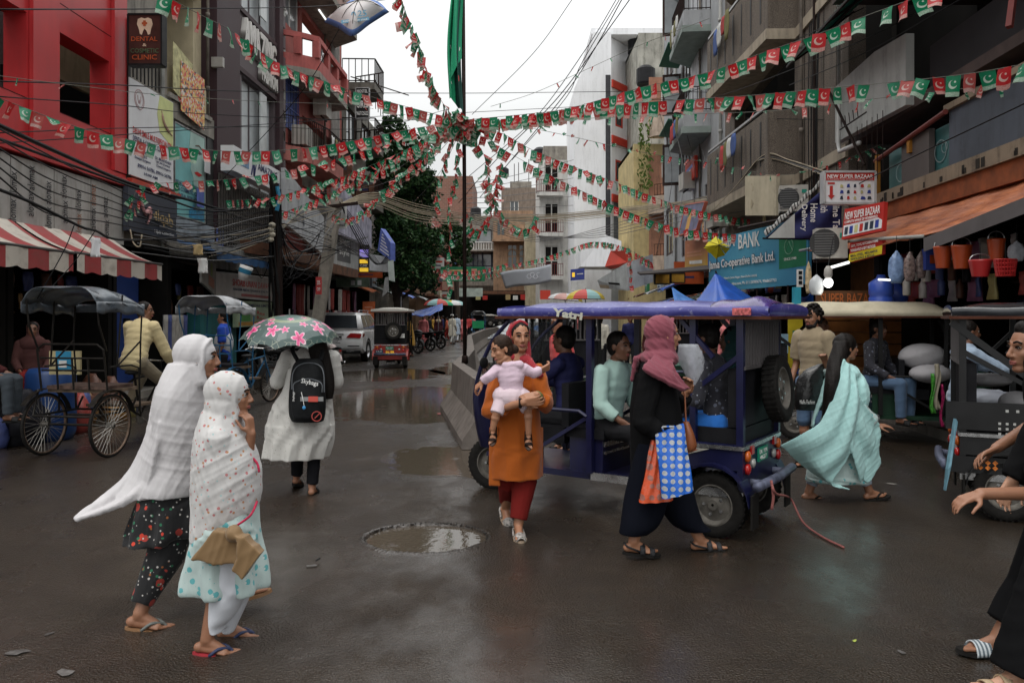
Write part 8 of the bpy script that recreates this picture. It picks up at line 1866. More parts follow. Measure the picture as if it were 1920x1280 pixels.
t,q,fp=person('woman in an orange tunic and dark red trousers holding a sleeping child',J,k,ff,'warm',.006,feet={'L':((.1,-1,0),0.),'R':((.3,-1,0),.35)},hands={'L':dict(d=(-1,-.25,-.25),n=(0,.7,-.5),curl=.5),'R':dict(d=(1,-.15,.1),n=(0,.8,.2),curl=.45)})
face_parts(t,q,ff,k);hair_cap(t,q,ff,k)
shirt(t,J,k,orgc,.022,.72,'tunic_top',.008,5,.010)
r_=rows(Y,[(740,930,1010,.15),(790,920,1014,.19),(840,918,1016,.20,-.02,.02,5),(880,917,1017,.20,-.02,.04,6),(893,917,1018,.20,-.02,.05,6)])
skirt(t,r_,orgc,'tunic_skirt',.008,[((0,.1,1),34,.008,8)])
m=MB();drape(m,[W(918,800,Y-.10),W(916,910,Y-.10)],[W(934,800,Y-.16),W(938,912,Y-.14)],8,.014);drape(m,[W(1006,800,Y-.1),W(1006,893,Y-.1)],[W(1018,800,Y),W(1018,893,Y)],8,.014);fuse(m,'tunic_panel',orgc,t,.008,2,[((0,.1,1),40,.007,9)])
m=MB();m.cap(J['hpL'],J['knL'],.10,.095);m.cone(J['knL'],J['anL']+V((0,0,.04)),.095,.062);m.cap(J['hpR'],J['knR'],.10,.09);m.cone(J['knR'],J['anR']+V((0,0,.05)),.09,.052);fuse(m,'trousers',mrn,t,.008,2,[((.1,0,1),44,.010,3)])
zeb=M('striped shoe fabric',(.3,.28,.26),.7,var=.9,vs=60);tans=M('tan shoe',(.33,.25,.18),.6)
for s_ in 'LR':sandal(t,*fp[s_],k,tans,zeb,'flat')
strp=pat('crimson striped scarf',(.32,.02,.03),[(40,.12,(.55,.4,.4),0)])
m=MB();F_,L_,U_=frame3(ff);B=(F_,L_,U_);m.ell(q(-.045,.0,.035),(.085,.088,.092),B);m.cap(q(-.04,-.075,.03),q(-.02,-.075,-.13),.03,.035);m.cap(q(-.04,.07,.0),q(-.01,.065,-.14),.022,.03);m.cap(q(-.02,-.08,-.15),q(.04,.05,-.18),.035,.04);m.cap(q(.03,.04,-.17),W(1012,702,Y-.1),.04,.03);m.tube([q(.0,-.078,-.06),q(.0,-.084,.03),q(.015,-.06,.09),q(.02,0,.125),q(.015,.06,.09)],.014,8,m=20)
fuse(m,'headscarf',strp,t,.007,2,[((.2,0,1),120,.004,2)])
MB().lathe([(.034,-.012),(.036,0),(.034,.012)],16,Matrix.Translation(J['wrR'].lerp(J['elR'],.1))@Matrix.Rotation(R(90),4,'Y')).build('bangle',iron,t,True)
m=MB();m.cone(J['wrL'].lerp(J['elL'],.05),J['wrL'].lerp(J['elL'],.25),.033,.036);m.build('bangle',M('olive bangle',(.12,.12,.03),.4),t,True)
kd=.56;Yc=5.68
J2=px(Yc,hd=(940,656),nk=(950,682),shL=(930,694),shR=(985,692),elL=(917,706,-.02),elR=(1000,700,.02),wrL=(905,716,0),wrR=(1014,694,.05),hpL=(943,742),hpR=(977,745),knL=(931,775,-.05),knR=(990,768,-.05),anL=(924,804,-.04),anR=(991,812,-.04))
cs=(-.85,-.5,-.25);cup=(.15,.25,1)
t,q,fp=person('toddler in pale pink asleep on the shoulder of the woman in orange',J2,kd,cs,'warm',.0045,feet={'L':((-.2,-1,0),.9),'R':((.1,-1,0),.9)},cat='child',headk=.80,up=cup,hands={'L':dict(curl=.7),'R':dict(curl=.8)})
face_parts(t,q,cs,.80,up=cup,closed=True);hair_cap(t,q,cs,.82,M('dark brown hair',(.025,.014,.009),.5,var=.5,vs=40,bump=.5,bs=60),up=cup,extra=[(q(-.09,0,.0),q(-.11,.03,-.03),.04,.035),(q(-.04,0,.09),q(-.09,-.03,.05),.04,.04)],vox=.006)
pk=cloth('pale pink jersey',(.60,.46,.54),var=.08,wv=.5)
def hoodx(m):m.ell(W(960,692,Yc-.045),(.045,.02,.025));m.cap(W(948,684,Yc-.03),W(975,684,Yc-.03),.03,.03)
shirt(t,J2,kd,pk,.022,.95,'hooded_top',.0055,4,.004,hoodx)
m=MB();m.cap(J2['hpL'],J2['hpR'],.075,.075);m.ell((J2['hpL']+J2['hpR'])/2+V((0,-.01,0)),(.10,.085,.085))
for s_ in 'LR':m.cap(J2['hp'+s_],J2['hp'+s_].lerp(J2['kn'+s_],.6),.062,.052);m.cone(J2['hp'+s_].lerp(J2['kn'+s_],.6),J2['kn'+s_],.052,.050)
fuse(m,'shorts',cloth('pale pink shorts',(.62,.50,.54)),t,.006,2,[((.3,0,1),70,.003,6)])
for s_ in 'LR':sandal(t,*fp[s_],kd,M('brown child sandal',(.06,.035,.025),.6),iron,'strappy')
Y=5.35
blc=cloth('black abaya',(.006,.006,.0065),var=.2,wv=.2);plum=cloth('plum jersey',(.20,.055,.075),var=.12,wv=.3)
J=px(Y,hd=(1247,628),nk=(1228,676),shL=(1232,700,.17),shR=(1222,702,-.15),elL=(1262,765,.18),elR=(1205,790,-.18),wrL=(1285,738,.10),wrR=(1245,815,-.20),hpL=(1240,830,.09),hpR=(1235,830,-.09),knL=(1262,920,.1),knR=(1215,920,-.06),anL=(1312,1010,.1),anR=(1188,1014,-.08))
k=.97
t,q,fp=person('woman in black with a plum headscarf walking right carrying gift bags',J,k,fw,'warm',.006,feet={'L':(fw,-.03),'R':(fw,.10)},hands={'L':dict(d=(.25,-.2,.9),n=(-.6,-.6,.1),curl=.75,side=1),'R':dict(d=(.5,0,-1),n=(-1,.2,0),curl=.8)})
face_parts(t,q,fw,k)
shirt(t,J,k,blc,.028,.97,'tunic_top',.008,5,.008)
skirt(t,rows(Y,[(700,1190,1262,.17),(760,1182,1276,.19),(830,1182,1284,.19),(880,1184,1280,.19,0,.05,6),(900,1186,1276,.18,0,.06,6)]),blc,'tunic_skirt',.009,[((0,.1,1),30,.009,8)])
m=MB();nvy=cloth('blue black trousers',(.0045,.0055,.010));m.loft([(J['hpR'],.14,.12),(J['knR'],.15,.12),(W(1200,980,Y-.08),.13,.11),(J['anR']+V((0,0,.05)),.10,.09)],14,26);m.loft([(J['hpL'],.14,.12),(J['knL'],.14,.12),(W(1285,975,Y+.1),.12,.11),(J['anL']+V((-.02,0,.06)),.10,.09)],14,26);fuse(m,'trousers',nvy,t,.009,2,[((.1,0,1),32,.008,3)])
m=MB();B=frame3(fw);m.ell(q(-.035,0,.030),(.112,.090,.108),B,20,12);m.ell(q(-.045,0,-.07),(.098,.090,.11),B);m.ell(q(-.04,0,-.16),(.13,.14,.08),B);m.cap(q(.0,.066,.0),q(.03,.05,-.12),.02,.03);m.cap(q(.0,-.066,.0),q(.03,-.05,-.12),.02,.03)
m.tube([q(.045,.055,-.115),q(.030,.078,-.03),q(.030,.072,.05),q(.045,.035,.10),q(.050,0,.112),q(.045,-.035,.10),q(.030,-.072,.05),q(.030,-.078,-.03),q(.045,-.055,-.115),q(.07,0,-.125)],.010,8,m=34)
drape(m,[q(.05,-.05,-.12),W(1262,700,Y-.20),W(1278,722,Y-.19),W(1292,730,Y-.16)],[q(-.10,-.09,-.14),W(1205,690,Y-.26),W(1240,712,Y-.26),W(1280,732,Y-.22)],14,.03);drape(m,[W(1255,678,Y-.14),W(1272,705,Y-.18),W(1290,728,Y-.16)],[W(1240,690,Y-.2),W(1258,715,Y-.22),W(1282,731,Y-.2)],10,.03);drape(m,[q(-.1,.0,-.12),W(1196,668,Y),W(1190,684,Y-.05)],[q(-.04,.12,-.16),W(1210,690,Y+.16),W(1196,702,Y+.1)],8,.03);m.cap(W(1192,672,Y-.05),W(1185,712,Y-.02),.02,.014)
fuse(m,'headscarf',plum,t,.0065,3,[((.75,0,-1),120,.005,2),((.9,0,-.5),170,.0025,5)])
for s_ in 'LR':sandal(t,*fp[s_],k,rub,M('black sandal strap',(.03,.03,.032),.4,var=.8,vs=60),'strappy')
s=NT('blue dotted foil');d=s.n('TexVoronoi',i_Vector=s.pos((1,0,1)),i_Scale=21.,i_Randomness=.0,voronoi_dimensions='3D').outputs['Distance']
s.base(s.mix(s.math('LESS_THAN',d,.33),(.015,.13,.58),(.42,.44,.46)));s.set(Roughness=.22,Coat_Weight=.5);s.bump(s.noise(s.pos(),22,4),.4,.02);bdot=s.m
s=NT('orange spotted foil');d=s.n('TexVoronoi',i_Vector=s.pos((1,0,1)),i_Scale=16.,i_Randomness=.3).outputs['Distance']
s.base(s.mix(s.math('LESS_THAN',d,.36),(.62,.085,.025),(.32,.12,.09)));s.set(Roughness=.22,Coat_Weight=.5);s.bump(s.noise(s.pos(),18,4),.5,.02)
for lb,P_,mt,Yb in(('blue foil gift bag with silver dots held by the woman in black',((1229,815),(1281,793),(1300,918),(1241,934)),bdot,5.02),('orange red foil bag with dull spots hanging behind the blue dotted bag',((1221,826),(1236,822),(1262,936),(1198,941)),s.m,5.14)):
 t=thing('gift_bag',lb,'bag',W(1260,930,Yb));A,B_,C_,D_=[W(x,y,Yb)for x,y in P_];m=MB();n1=14
 for sg in(-1,1):m.sheet(lambda u,v_:(A.lerp(B_,u)).lerp(D_.lerp(C_,u),v_)+V((0,sg*(.012+.055*math.sin(math.pi*u)**.5*math.sin(.3+1.9*v_)*v_)+.008*math.sin(u*17+v_*9),0)),n1,n1)
 m.build('bag_body',mt,t,True);MB().tube([A.lerp(B_,.3),W(1243,800,Yb-.01),A.lerp(B_,.7)],.006,5,m=8).build('handle',mt,t)
t=thing('handbag','tan brown leather handbag seen behind the blue dotted bag','bag',W(1290,830,5.3));m=MB();m.loft([(W(1290,845,5.3),.025,.06),(W(1292,835,5.3),.05,.07),(W(1290,810,5.3),.035,.06),(W(1286,790,5.3),.02,.02)],10,16);m.build('bag_body',M('tan leather',(.20,.06,.02),.4),t,True);MB().tube([W(1286,790,5.3),W(1284,740,5.35),W(1270,700,5.4)],.006,5).build('strap',M('tan leather',(.20,.06,.02),.4),t)
t=thing('clear_bag','clear plastic bag held up in the hand of the woman in black','bag',W(1290,700,5.5));m=MB();m.loft([(W(1298,722,5.5),.02,.02),(W(1300,700,5.5),.06,.05,0,.1,5),(W(1296,672,5.5),.09,.06,0,.1,6),(W(1290,645,5.5),.07,.04)],12,20);m.build('film',clr,t,True)
Y=7.0
mint=pat('mint embroidered chiffon',(.40,.66,.64),[(46,.13,(.54,.76,.74),0),(70,.10,(.60,.76,.74),4)])
J=px(Y,hd=(1588,652),nk=(1578,690),shL=(1590,705,.15),shR=(1570,708,-.13),elL=(1560,720,.2),elR=(1612,765,-.16),wrL=(1548,680,.12),wrR=(1644,797,-.12),hpL=(1580,800,.08),hpR=(1576,800,-.08),knL=(1540,860,.06),knR=(1608,865,-.04),anL=(1516,922,.05),anR=(1630,920,-.05))
k=.93
t,q,fp=person('long haired woman with a billowing mint dupatta striding right',J,k,fw,'brown',.008,feet={'L':(fw,.05),'R':(fw,-.15)},hands={'R':dict(d=(1,-.1,-.05),n=(0,.2,-1),curl=.25,side=-1),'L':dict(curl=.8)})
face_parts(t,q,fw,k)
skirt(t,rows(Y,[(715,1552,1590,.14),(770,1545,1600,.16),(830,1530,1615,.18),(880,1514,1630,.19),(902,1512,1632,.19,0,.08,6)]),aqua,'kurta',.009,[((0,.1,1),36,.008,8)])
shirt(t,J,k,aqua,.02,.9,'kurta_top',.009,5,.006);trousers(t,J,k,cloth('pale blue leggings',(.36,.42,.50)),.006,(0,-.002),to=.90,vox=.009)
m=MB()
drape(m,[W(1583,672,Y-.2),W(1566,730,Y-.25),W(1540,790,Y-.26),W(1500,815,Y-.2),W(1462,834,Y-.1)],[W(1602,700,Y-.18),W(1612,760,Y-.26),W(1595,850,Y-.28),W(1560,905,Y-.25),W(1592,916,Y-.2)],20,.018,lambda u,v_:V((0,-.05*math.sin(u*3.1)*math.sin(v_*3.1)+.02*math.sin(v_*13+u*4),-.06*math.sin(v_*3.1)*u)))
drape(m,[W(1583,672,Y-.18),W(1600,720,Y-.24),W(1630,770,Y-.22),W(1650,795,Y-.15)],[W(1570,760,Y-.27),W(1590,830,Y-.28),W(1605,880,Y-.25),W(1612,905,Y-.2)],18,.018,lambda u,v_:V((0,.02*math.sin(v_*12),0)))
drape(m,[W(1625,780,Y-.16),W(1650,800,Y-.14),W(1646,840,Y-.12)],[W(1610,880,Y-.2),W(1626,905,Y-.16),W(1652,868,Y-.1)],12,.018);m.ell(W(1588,700,Y-.02),(.10,.17,.09));m.ell(W(1605,740,Y-.05),(.10,.17,.2))
drape(m,[W(1583,690,Y-.14),W(1560,720,Y-.1),W(1530,780,Y),W(1525,800,Y)],[W(1560,690,Y+.1),W(1540,720,Y+.15),W(1528,760,Y+.15),W(1522,800,Y+.1)],10,.016)
fuse(m,'dupatta',mint,t,.0075,3,[((-.5,0,-1),55,.006,2),((-.9,0,-.6),120,.002,5),((.3,0,-1),80,.004,7,W(1610,800,Y-.2),.3)])
m=MB();m.ell(q(-.025,0,.04),(.105,.085,.095),frame3(fw));m.ell(q(-.05,0,-.02),(.08,.08,.09),frame3(fw));m.loft(rows(Y-.20,[(640,1565,1592,.06,.16),(680,1552,1584,.07,.08),(720,1546,1572,.06,.0),(760,1542,1562,.05),(795,1541,1554,.03)]),16,20);fuse(m,'hair',hairm,t,.008,2,[((.1,0,1),90,.005,9)])
m=MB();
for k_ in range(5):m.ell(q(-.07+.012*math.cos(k_*1.26),-.080,.03+.014*math.sin(k_*1.26)),(.009,.006,.009),n=8,k=5)
m.build('hair_clip',whitew,t,True)
for s_ in 'LR':sandal(t,*fp[s_],k,rub,rub,'thong')
t=thing('carrier_bag','black plastic carrier bag with faint white print behind the mint woman','bag',W(1520,760,7.15));m=MB();m.loft([(W(1516,768,7.15),.12,.06),(W(1518,740,7.15),.14,.08,0,.06,5),(W(1524,700,7.15),.10,.05,0,.12,6),(W(1540,682,7.15),.03,.03)],14,24);m.build('bag_body',M('black plastic',(.010,.010,.010),.3,bump=.6,bs=30,coat=.3),t,True);text('Nafis Fashion',white_i,t,W(1500,757,7.02),(1,0,0),(0,0,1),.13,.035,off=.0,bold=0)
m=MB();m.sheet(lambda u,v_:W(1490+52*u,738-52*u+16*v_,7.25)+V((0,.03*math.sin(u*6+v_*3),0)),10,4,.02);m.build('pale_pouch',M('pale blue plastic',(.4,.5,.55),.3),label='pale blue white plastic parcel behind the black carrier bag',cat='parcel')
def std(X,Y_,h,face,stride=.0,arms=((.10,.05),(.10,.05)),lift=0,sit=False,seat=.5,Mx=None,reach=(None,None),lean=0.):
 """joint set of a standing, walking or sitting figure; face = heading angle"""
 k_=h/1.68;z=lambda a:a*k_;J_={}
 if not sit:
  J_=dict(hd=(lean+.01,0,1.56),nk=(lean*.8-.01,0,1.42),shL=(lean*.7,.17,1.36),shR=(lean*.7,-.17,1.36),hpL=(0,.09,.88),hpR=(0,-.09,.88),knL=(stride*.5+.03,.09,.48),knR=(-stride*.4+.03,-.09,.48),anL=(stride,.09,.085),anR=(-stride,-.09,.085+abs(stride)*.15),elL=(-.03+lean*.5,.22,1.08),elR=(-.03+lean*.5,-.22,1.08),wrL=(arms[0][0],.22,arms[0][1]+.78),wrR=(arms[1][0],-.22,arms[1][1]+.78))
 else:
  s0=seat/k_;J_=dict(hd=(lean+.03,0,s0+.74),nk=(lean*.85,0,s0+.60),shL=(lean*.8,.17,s0+.53),shR=(lean*.8,-.17,s0+.53),hpL=(0,.09,s0+.08),hpR=(0,-.09,s0+.08),knL=(.42,.12,s0+.07),knR=(.42,-.12,s0+.07),anL=(.42+stride,.11,max(.09,s0-.34)),anR=(.42+stride,-.11,max(.09,s0-.34)),elL=(lean*.6+.05,.22,s0+.28),elR=(lean*.6+.05,-.22,s0+.28),wrL=(.28,.16,s0+.16),wrR=(.28,-.16,s0+.16))
 for n,r_ in zip(('wrL','wrR'),reach):
  if r_:J_[n]=r_;e='el'+n[2];a=V(J_['sh'+n[2]]);b=V(r_);J_[e]=tuple((a+b)/2+V((-.02,.05 if n[2]=='L' else-.05,-.09)))
 Mf=(Mx or Matrix.Translation((X,Y_,0)))@Matrix.Rotation(face,4,'Z');return{n:Mf@(V(p)*k_ if 1 else p)for n,p in J_.items()},k_,(Mf.to_3x3()@V((1,0,0)))
def simple(label,J_,k_,f_,tone,top,bottom,hair=True,vox=.012,to=1.,beard=False,feetd=None,scarf=None,skirtm=None,cap=None,cat='person',grp_=None,face=True,shortb=1.,g=.014):
 t,q,fp=person(label,J_,k_,f_,tone,vox,feet=feetd or{s_:(f_,0.)for s_ in 'LR'},cat=cat,grp_=grp_)
 if face:face_parts(t,q,f_,k_,beard=hairm if beard else None)
 if hair:hair_cap(t,q,f_,k_,vox=max(.008,vox*.8))
 shirt(t,J_,k_,top,g,to,'shirt',vox,3,.005);trousers(t,J_,k_,bottom,.014,vox=vox,to=shortb)
 pv=(J_['hpL']+J_['hpR'])/2
 if skirtm:m=MB();ch=(J_['shL']+J_['shR'])/2;m.loft([(ch.lerp(pv,.5),.15*k_,.12*k_),(pv,.19*k_,.16*k_,0,.03,6),(pv+V((0,0,-.28*k_)),.22*k_,.19*k_,0,.06,7),(pv+V((0,0,-.42*k_)),.23*k_,.20*k_,0,.08,7)],14,24);fuse(m,'tunic',skirtm,t,vox,2,[((0,0,1),30,.006,4)])
 if scarf:m=MB();B=frame3(f_);m.ell(q(-.035,0,.03),(.11*k_,.09*k_,.105*k_),B);m.ell(q(-.04,0,-.08),(.10*k_,.09*k_,.12*k_),B);m.ell(q(-.02,0,-.20),(.14*k_,.19*k_,.13*k_),B);fuse(m,'headscarf',scarf,t,vox,2,[((.2,0,1),60,.004,4)])
 if cap:m=MB();m.ell(q(-.02,0,.06),(.1*k_,.085*k_,.075*k_));m.build('cap',cap,t,True)
 for s_ in 'LR':sandal(t,*fp[s_],k_,rub,blk,'slide')
 return t,q
kh=cloth('khaki tee',(.27,.215,.14),var=.1);jean=cloth('blue jeans',(.07,.12,.20),var=.25,rough=.8);drkc=cloth('charcoal cloth',(.02,.02,.022));crs=cloth('cream work shirt',(.52,.43,.24),var=.1);olv=cloth('drab trousers',(.20,.165,.11),var=.15)
J_,k_,f_=std(3.20,8.5,1.70,R(215));t,q=simple('bearded man in a khaki tee shirt standing behind the mint woman',J_,k_,f_,'brown',kh,jean,beard=True,vox=.009,to=.42,shortb=.5)
MB().tube([q(.0,.055,-.12),q(.06,.03,-.18),q(.10,0,-.30),q(.10,0,-.36)],.004,4,m=10).build('lanyard',blk,t);
hm=MB();rr=random.Random(2)
for i in range(60):
 a,b=rr.uniform(0,6.28),rr.uniform(-.1,1.4);hm.ell(q(-.02+.10*math.cos(a)*math.cos(b),.085*math.sin(a)*math.cos(b),.045+.10*math.sin(b)),.018,n=6,k=4)
hm.build('hair_curls',hairm,t,True,kind='stuff')
J_,k_,f_=std(0,0,1.66,0,sit=True,seat=.93,Mx=CRM@Matrix.Translation((1.0,0,0)),lean=.22,reach=((.50,.24,.98),(.50,-.24,.98)))
J_['anL']=CRM@V((1.15,.15,.50));J_['anR']=CRM@V((1.24,-.16,.30));J_['knL']=CRM@V((1.42,.14,.86));J_['knR']=CRM@V((1.42,-.16,.72))
simple('older cycle rickshaw driver in a cream shirt on his saddle looking right',J_,k_,V((.95,.25,0)),'dark',crs,olv,vox=.010,to=.86,feetd={s_:(f_,0.)for s_ in 'LR'},g=.03)
J_,k_,f_=std(-5.15,14.3,1.68,R(185));t,q=simple('man in a white tee shirt with royal blue sleeves behind the blue framed rickshaw',J_,k_,f_,'brown',cloth('royal blue jersey',(.02,.07,.42)),drkc,vox=.014,to=.42)
m=MB();m.ell(((J_['shL']+J_['shR'])/2).lerp((J_['hpL']+J_['hpR'])/2,.5),(.165,.165,.26));m.build('white_panel',cloth('white jersey',(.5,.52,.55)),t,True)
def ride(label,Mv,x,y,yaw,tone,top,bot,seat=.68,h=1.66,**kw):
 lean=kw.pop('lean',.05);reach=kw.pop('reach',(None,None));J_,k_,f_=std(0,0,h,yaw,sit=True,seat=seat,Mx=Mv@Matrix.Translation((x,y,0)),lean=lean,reach=reach);return simple(label,J_,k_,f_,tone,top,bot,vox=kw.pop('vox',.011),**kw)
mgs=cloth('mint office shirt',(.36,.52,.47),var=.06);dn=cloth('navy cloth',(.010,.014,.035));pla=pat('dark plaid',(.02,.02,.028),[(14,.22,(.10,.11,.15),0),(28,.14,(.28,.29,.33),2)]);tgr=pat('teal green embroidered cloth',(.015,.07,.07),[(20,.13,(.15,.22,.20),3)])
ride('man in a pale mint shirt riding backwards inside the indigo rickshaw',BRM,1.0,.20,math.pi*.94,'dark',mgs,drkc,to=.9,lean=.12,seat=.62)
ride('passenger in a dark checked shirt on the rear seat of the indigo rickshaw',BRM,.02,.22,0,'dark',pla,cloth('bright blue cloth',(.02,.13,.45)),h=1.6,seat=.72,lean=.1)
ride('woman in teal green embroidered cloth beside the checked shirt passenger',BRM,.02,-.22,0,'dark',tgr,drkc,scarf=tgr,h=1.55,seat=.72)
ride('driver in dark clothes at the handlebar of the indigo rickshaw',BRM,1.40,.06,0,'dark',dn,drkc,reach=((.50,.24,1.02),(.50,-.24,1.02)),seat=.66)
J_,k_,f_=std(.60,9.4,1.62,R(200),lean=.05);simple('person in a coral red shirt seen through the front of the indigo rickshaw',J_,k_,f_,'brown',cloth('coral shirt',(.50,.06,.06)),drkc,to=.45,vox=.014)
plb=cloth('pale blue driver shirt',(.30,.38,.48),var=.1)
ride('man in a dark plaid shirt and jeans sitting sideways in the green rickshaw',GRM,.95,-.18,R(-35),'dark',pla,jean,h=1.7,seat=.68)
ride('dim passenger at the back of the green rickshaw behind the plaid shirt',GRM,.25,-.1,R(-20),'dark',drkc,drkc,h=1.68,seat=.74)
ride('driver in a pale blue shirt reaching forward behind the black rickshaw frame',Matrix.Translation((4.55,8.1,0)),0,0,R(-5),'dark',plb,cloth('pale trousers',(.35,.37,.42)),reach=((.62,.2,1.12),(.55,-.2,1.1)),seat=.70,to=.95)
J_,k_,f_=std(-6.35,10.6,1.5,R(-60),sit=True,seat=.75);simple('seated woman in a dusty pink scarf behind the dark cycle rickshaw',J_,k_,f_,'dark',cloth('shade darkened rose',(.07,.028,.025)),mrn,scarf=cloth('shade darkened rose',(.07,.028,.025)),vox=.014)  # rose cloth darkened, shade of the shop front put into its colour
J_,k_,f_=std(-6.25,9.3,1.6,R(10),sit=True,seat=.78);simple('seated man cut by the left edge with a maroon shirt and grey trousers',J_,k_,f_,'dark',cloth('maroon shirt',(.06,.018,.018)),cloth('grey blue trousers',(.05,.06,.07)),vox=.014)  # shirt and trousers darkened to carry the shade in their colour
def walker(label,px_,Y_,h,yaw,top,bot,stride=.12,**kw):J_,k_,f_=std(Xp(px_,Y_),Y_,h,R(yaw),stride);return simple(label,J_,k_,f_,kw.pop('tone','dark'),top,bot,vox=kw.pop('vox',.022),face=False,**kw)
must=cloth('mustard cloth',(.36,.20,.03));pink2=cloth('rose pink cloth',(.55,.17,.17));offw=cloth('off white kurta cloth',(.55,.52,.44));dkm=cloth('dark maroon cloth',(.045,.015,.02))
walker('woman in a mustard tunic and dark skirt beside the red rickshaw',768,31,1.62,200,must,drkc,skirtm=must)
walker('woman all in rose pink with a matching scarf walking towards the viewer',794,38,1.62,-95,pink2,pink2,skirtm=pink2,scarf=pink2)
walker('woman in dark maroon with a beige scarf beyond the pink one',822,46,1.6,-85,dkm,dkm,skirtm=dkm,scarf=cloth('beige scarf',(.32,.25,.17)))
walker('man in an off white kurta and skull cap walking away',848,45,1.68,60,offw,cloth('white pyjama',(.56,.56,.54)),stride=.25,skirtm=offw,cap=whitew)
walker('man in a pale blue kurta just behind the skull capped man',856,49,1.68,80,cloth('pale blue kurta',(.38,.46,.56)),wtr,skirtm=cloth('pale blue kurta',(.38,.46,.56)))
walker('person in orange and red sitting by the far stalls',838,52,1.5,180,cloth('orange red cloth',(.45,.10,.05)),mrn)
walker('person in a red shirt near the end of the street left of the green rickshaw',879,56,1.6,90,cloth('coral shirt',(.50,.06,.06)),drkc)
walker('person in pink beside the red shirted one far away',886,58,1.6,90,pink2,drkc)
walker('distant person in pink right at the flag pole',869,50,1.6,-60,pink2,pink2,skirtm=pink2)
walker('shaded person in violet partly hidden by the mustard woman',763,34,1.6,-60,cloth('violet cloth',(.10,.04,.08)),dkm)
for i,(p_,Y_,c_)in enumerate(((812,48,must),(830,50,dn),(806,43,drkc))):walker('dim shopper at the far left stalls, %s'%['in mustard yellow','in navy near the orange seated person','in charcoal behind the pink woman'][i],p_,Y_,1.6,180*i,c_,drkc)
Y=3.78
J=px(Y,hd=(1930,655),nk=(1952,710),shL=(1985,745,.18),shR=(1975,745,-.14),elL=(1965,778,.25),elR=(2010,925,-.2),wrL=(1868,840,.15),wrR=(1838,925,-.22),hpL=(1990,960,.08),hpR=(1985,960,-.08),knL=(1960,1060,.12),knR=(1930,1100,0),anL=(2040,1160,.1),anR=(1872,1194,0))
fl_=(-1,-.05,0);k=.98
t,q,fp=person('youth in black leaning in from the right edge, both forearms reaching left, striped slides',J,k,fl_,'brown',.006,feet={'R':(fl_,-.12),'L':(fl_,.3)},hands={'L':dict(d=(-.85,-.1,-.35),n=(.1,-.4,-.8),curl=.45,side=-1,thumb=.5),'R':dict(d=(-.85,0,-.3),n=(.2,.1,-1),curl=.45,side=1,f4=[.5,.45,.4,.3])})
face_parts(t,q,fl_,k);hair_cap(t,q,fl_,k,extra=[(q(.03,0,.10),q(-.06,0,.10),.04,.05)])
shirt(t,J,k,blc,.02,.4,'shirt',.009);m=MB();m.cap(J['hpR'],J['knR'],.12,.10);m.cone(J['knR'],J['anR']+V((.03,0,.06)),.10,.085);m.cap(J['hpL'],J['knL'],.12,.10);m.cone(J['knL'],J['anL']+V((0,0,.06)),.10,.08);fuse(m,'trousers',blc,t,.009,2,[((.1,0,1),30,.008,3)])
s=NT('striped slide strap');x=s.n('SeparateXYZ',i_0=s.pos()).outputs[0];f_=s.math('GREATER_THAN',s.math('FRACT',s.math('MULTIPLY',x,52.)),.5);s.base(s.mix(f_,(.10,.13,.15),(.48,.52,.54)));s.set(Roughness=.5)
sandal(t,*fp['R'],k*1.1,rub,s.m,'slide');sandal(t,*fp['L'],k*1.1,rub,s.m,'slide')
J,k,f_=std(2.44,3.50,1.7,R(183),.30);J['anL'].z=.09
t,q,fp=person('walker in black at the bottom right corner wearing beige two strap sandals',J,k,f_,'light',.009,feet={'L':(f_,0.),'R':(f_,.3)})
hair_cap(t,q,f_,k);shirt(t,J,k,blc,.02,1.,'shirt',.012);trousers(t,J,k,blc,.03,(0,.03),vox=.012)
for s_ in 'LR':sandal(t,*fp[s_],k*1.1,M('beige cork',(.30,.21,.13),.6),M('beige suede',(.36,.27,.17),.7),'strappy')
gk_=[o for o in COL.objects if o.name.startswith('electric_rickshaw')and 'cream roof' in o.get('label','')][0]
for lb,x,y,a in(('cream roofed green rickshaw waiting just beyond the front of the indigo one',.9,12.6,97),('cream roofed green rickshaw in the right lane behind the blue tarpaulins',3.6,17.5,80),('cream roofed rickshaw farther down the right lane by the parasols',1.6,22,95)):
 c=copy_tree(gk_);place(c,(x,y,0),R(a),lb)
for i in range(7):
 u=14.2+3.3*i;t=thing('stall_table',['goods stall under the blue tarpaulins, nearest','goods stall beside the second shop right of the tarpaulins','goods stall with coloured heaps near the bank board','goods stall behind the standing shoppers at right','goods stall under the amber boxes','goods stall by the grey flats','goods stall farthest down the right side'][i],'stall',RF(u,.9,0));m=MB(RF)
 m.box(u-1.1,u+1.1,.45,1.25,.78,.84);m.build('table_top',M('worn plank',(.14,.10,.07),.7),t);MB(RF).box(u-1.05,u+1.05,.5,1.2,.02,.78).build('table_skirt',[btp,rdp,greenp,M('maroon cloth skirt',(.12,.02,.03),.8)][i%4],t)
 goods(RF,'box','carton','carton','small carton heaped on the right side street stalls','cartons on the right side stalls',gridspots(u-1,u+.9,.8,(.84,.98),.24,50+i),[0,1,2,3,6,7,9],50+i)
 for k in(-1,1):MB().tube([RF(u+k*1.05,1.2,0),RF(u+k*1.05,1.2,2.1)],.02,5).build('post',iron,t)
 if i>1:MB(RF).sheet(lambda a,b:(u-1.3+2.6*a,.2+1.3*b,2.35-.35*b+.04*math.sin(a*9+b*4)),12,5,.01).build('cover',[otarp,btp,M('pale plastic sheet',(.30,.32,.33),.3),greenp][i%4],t,True)
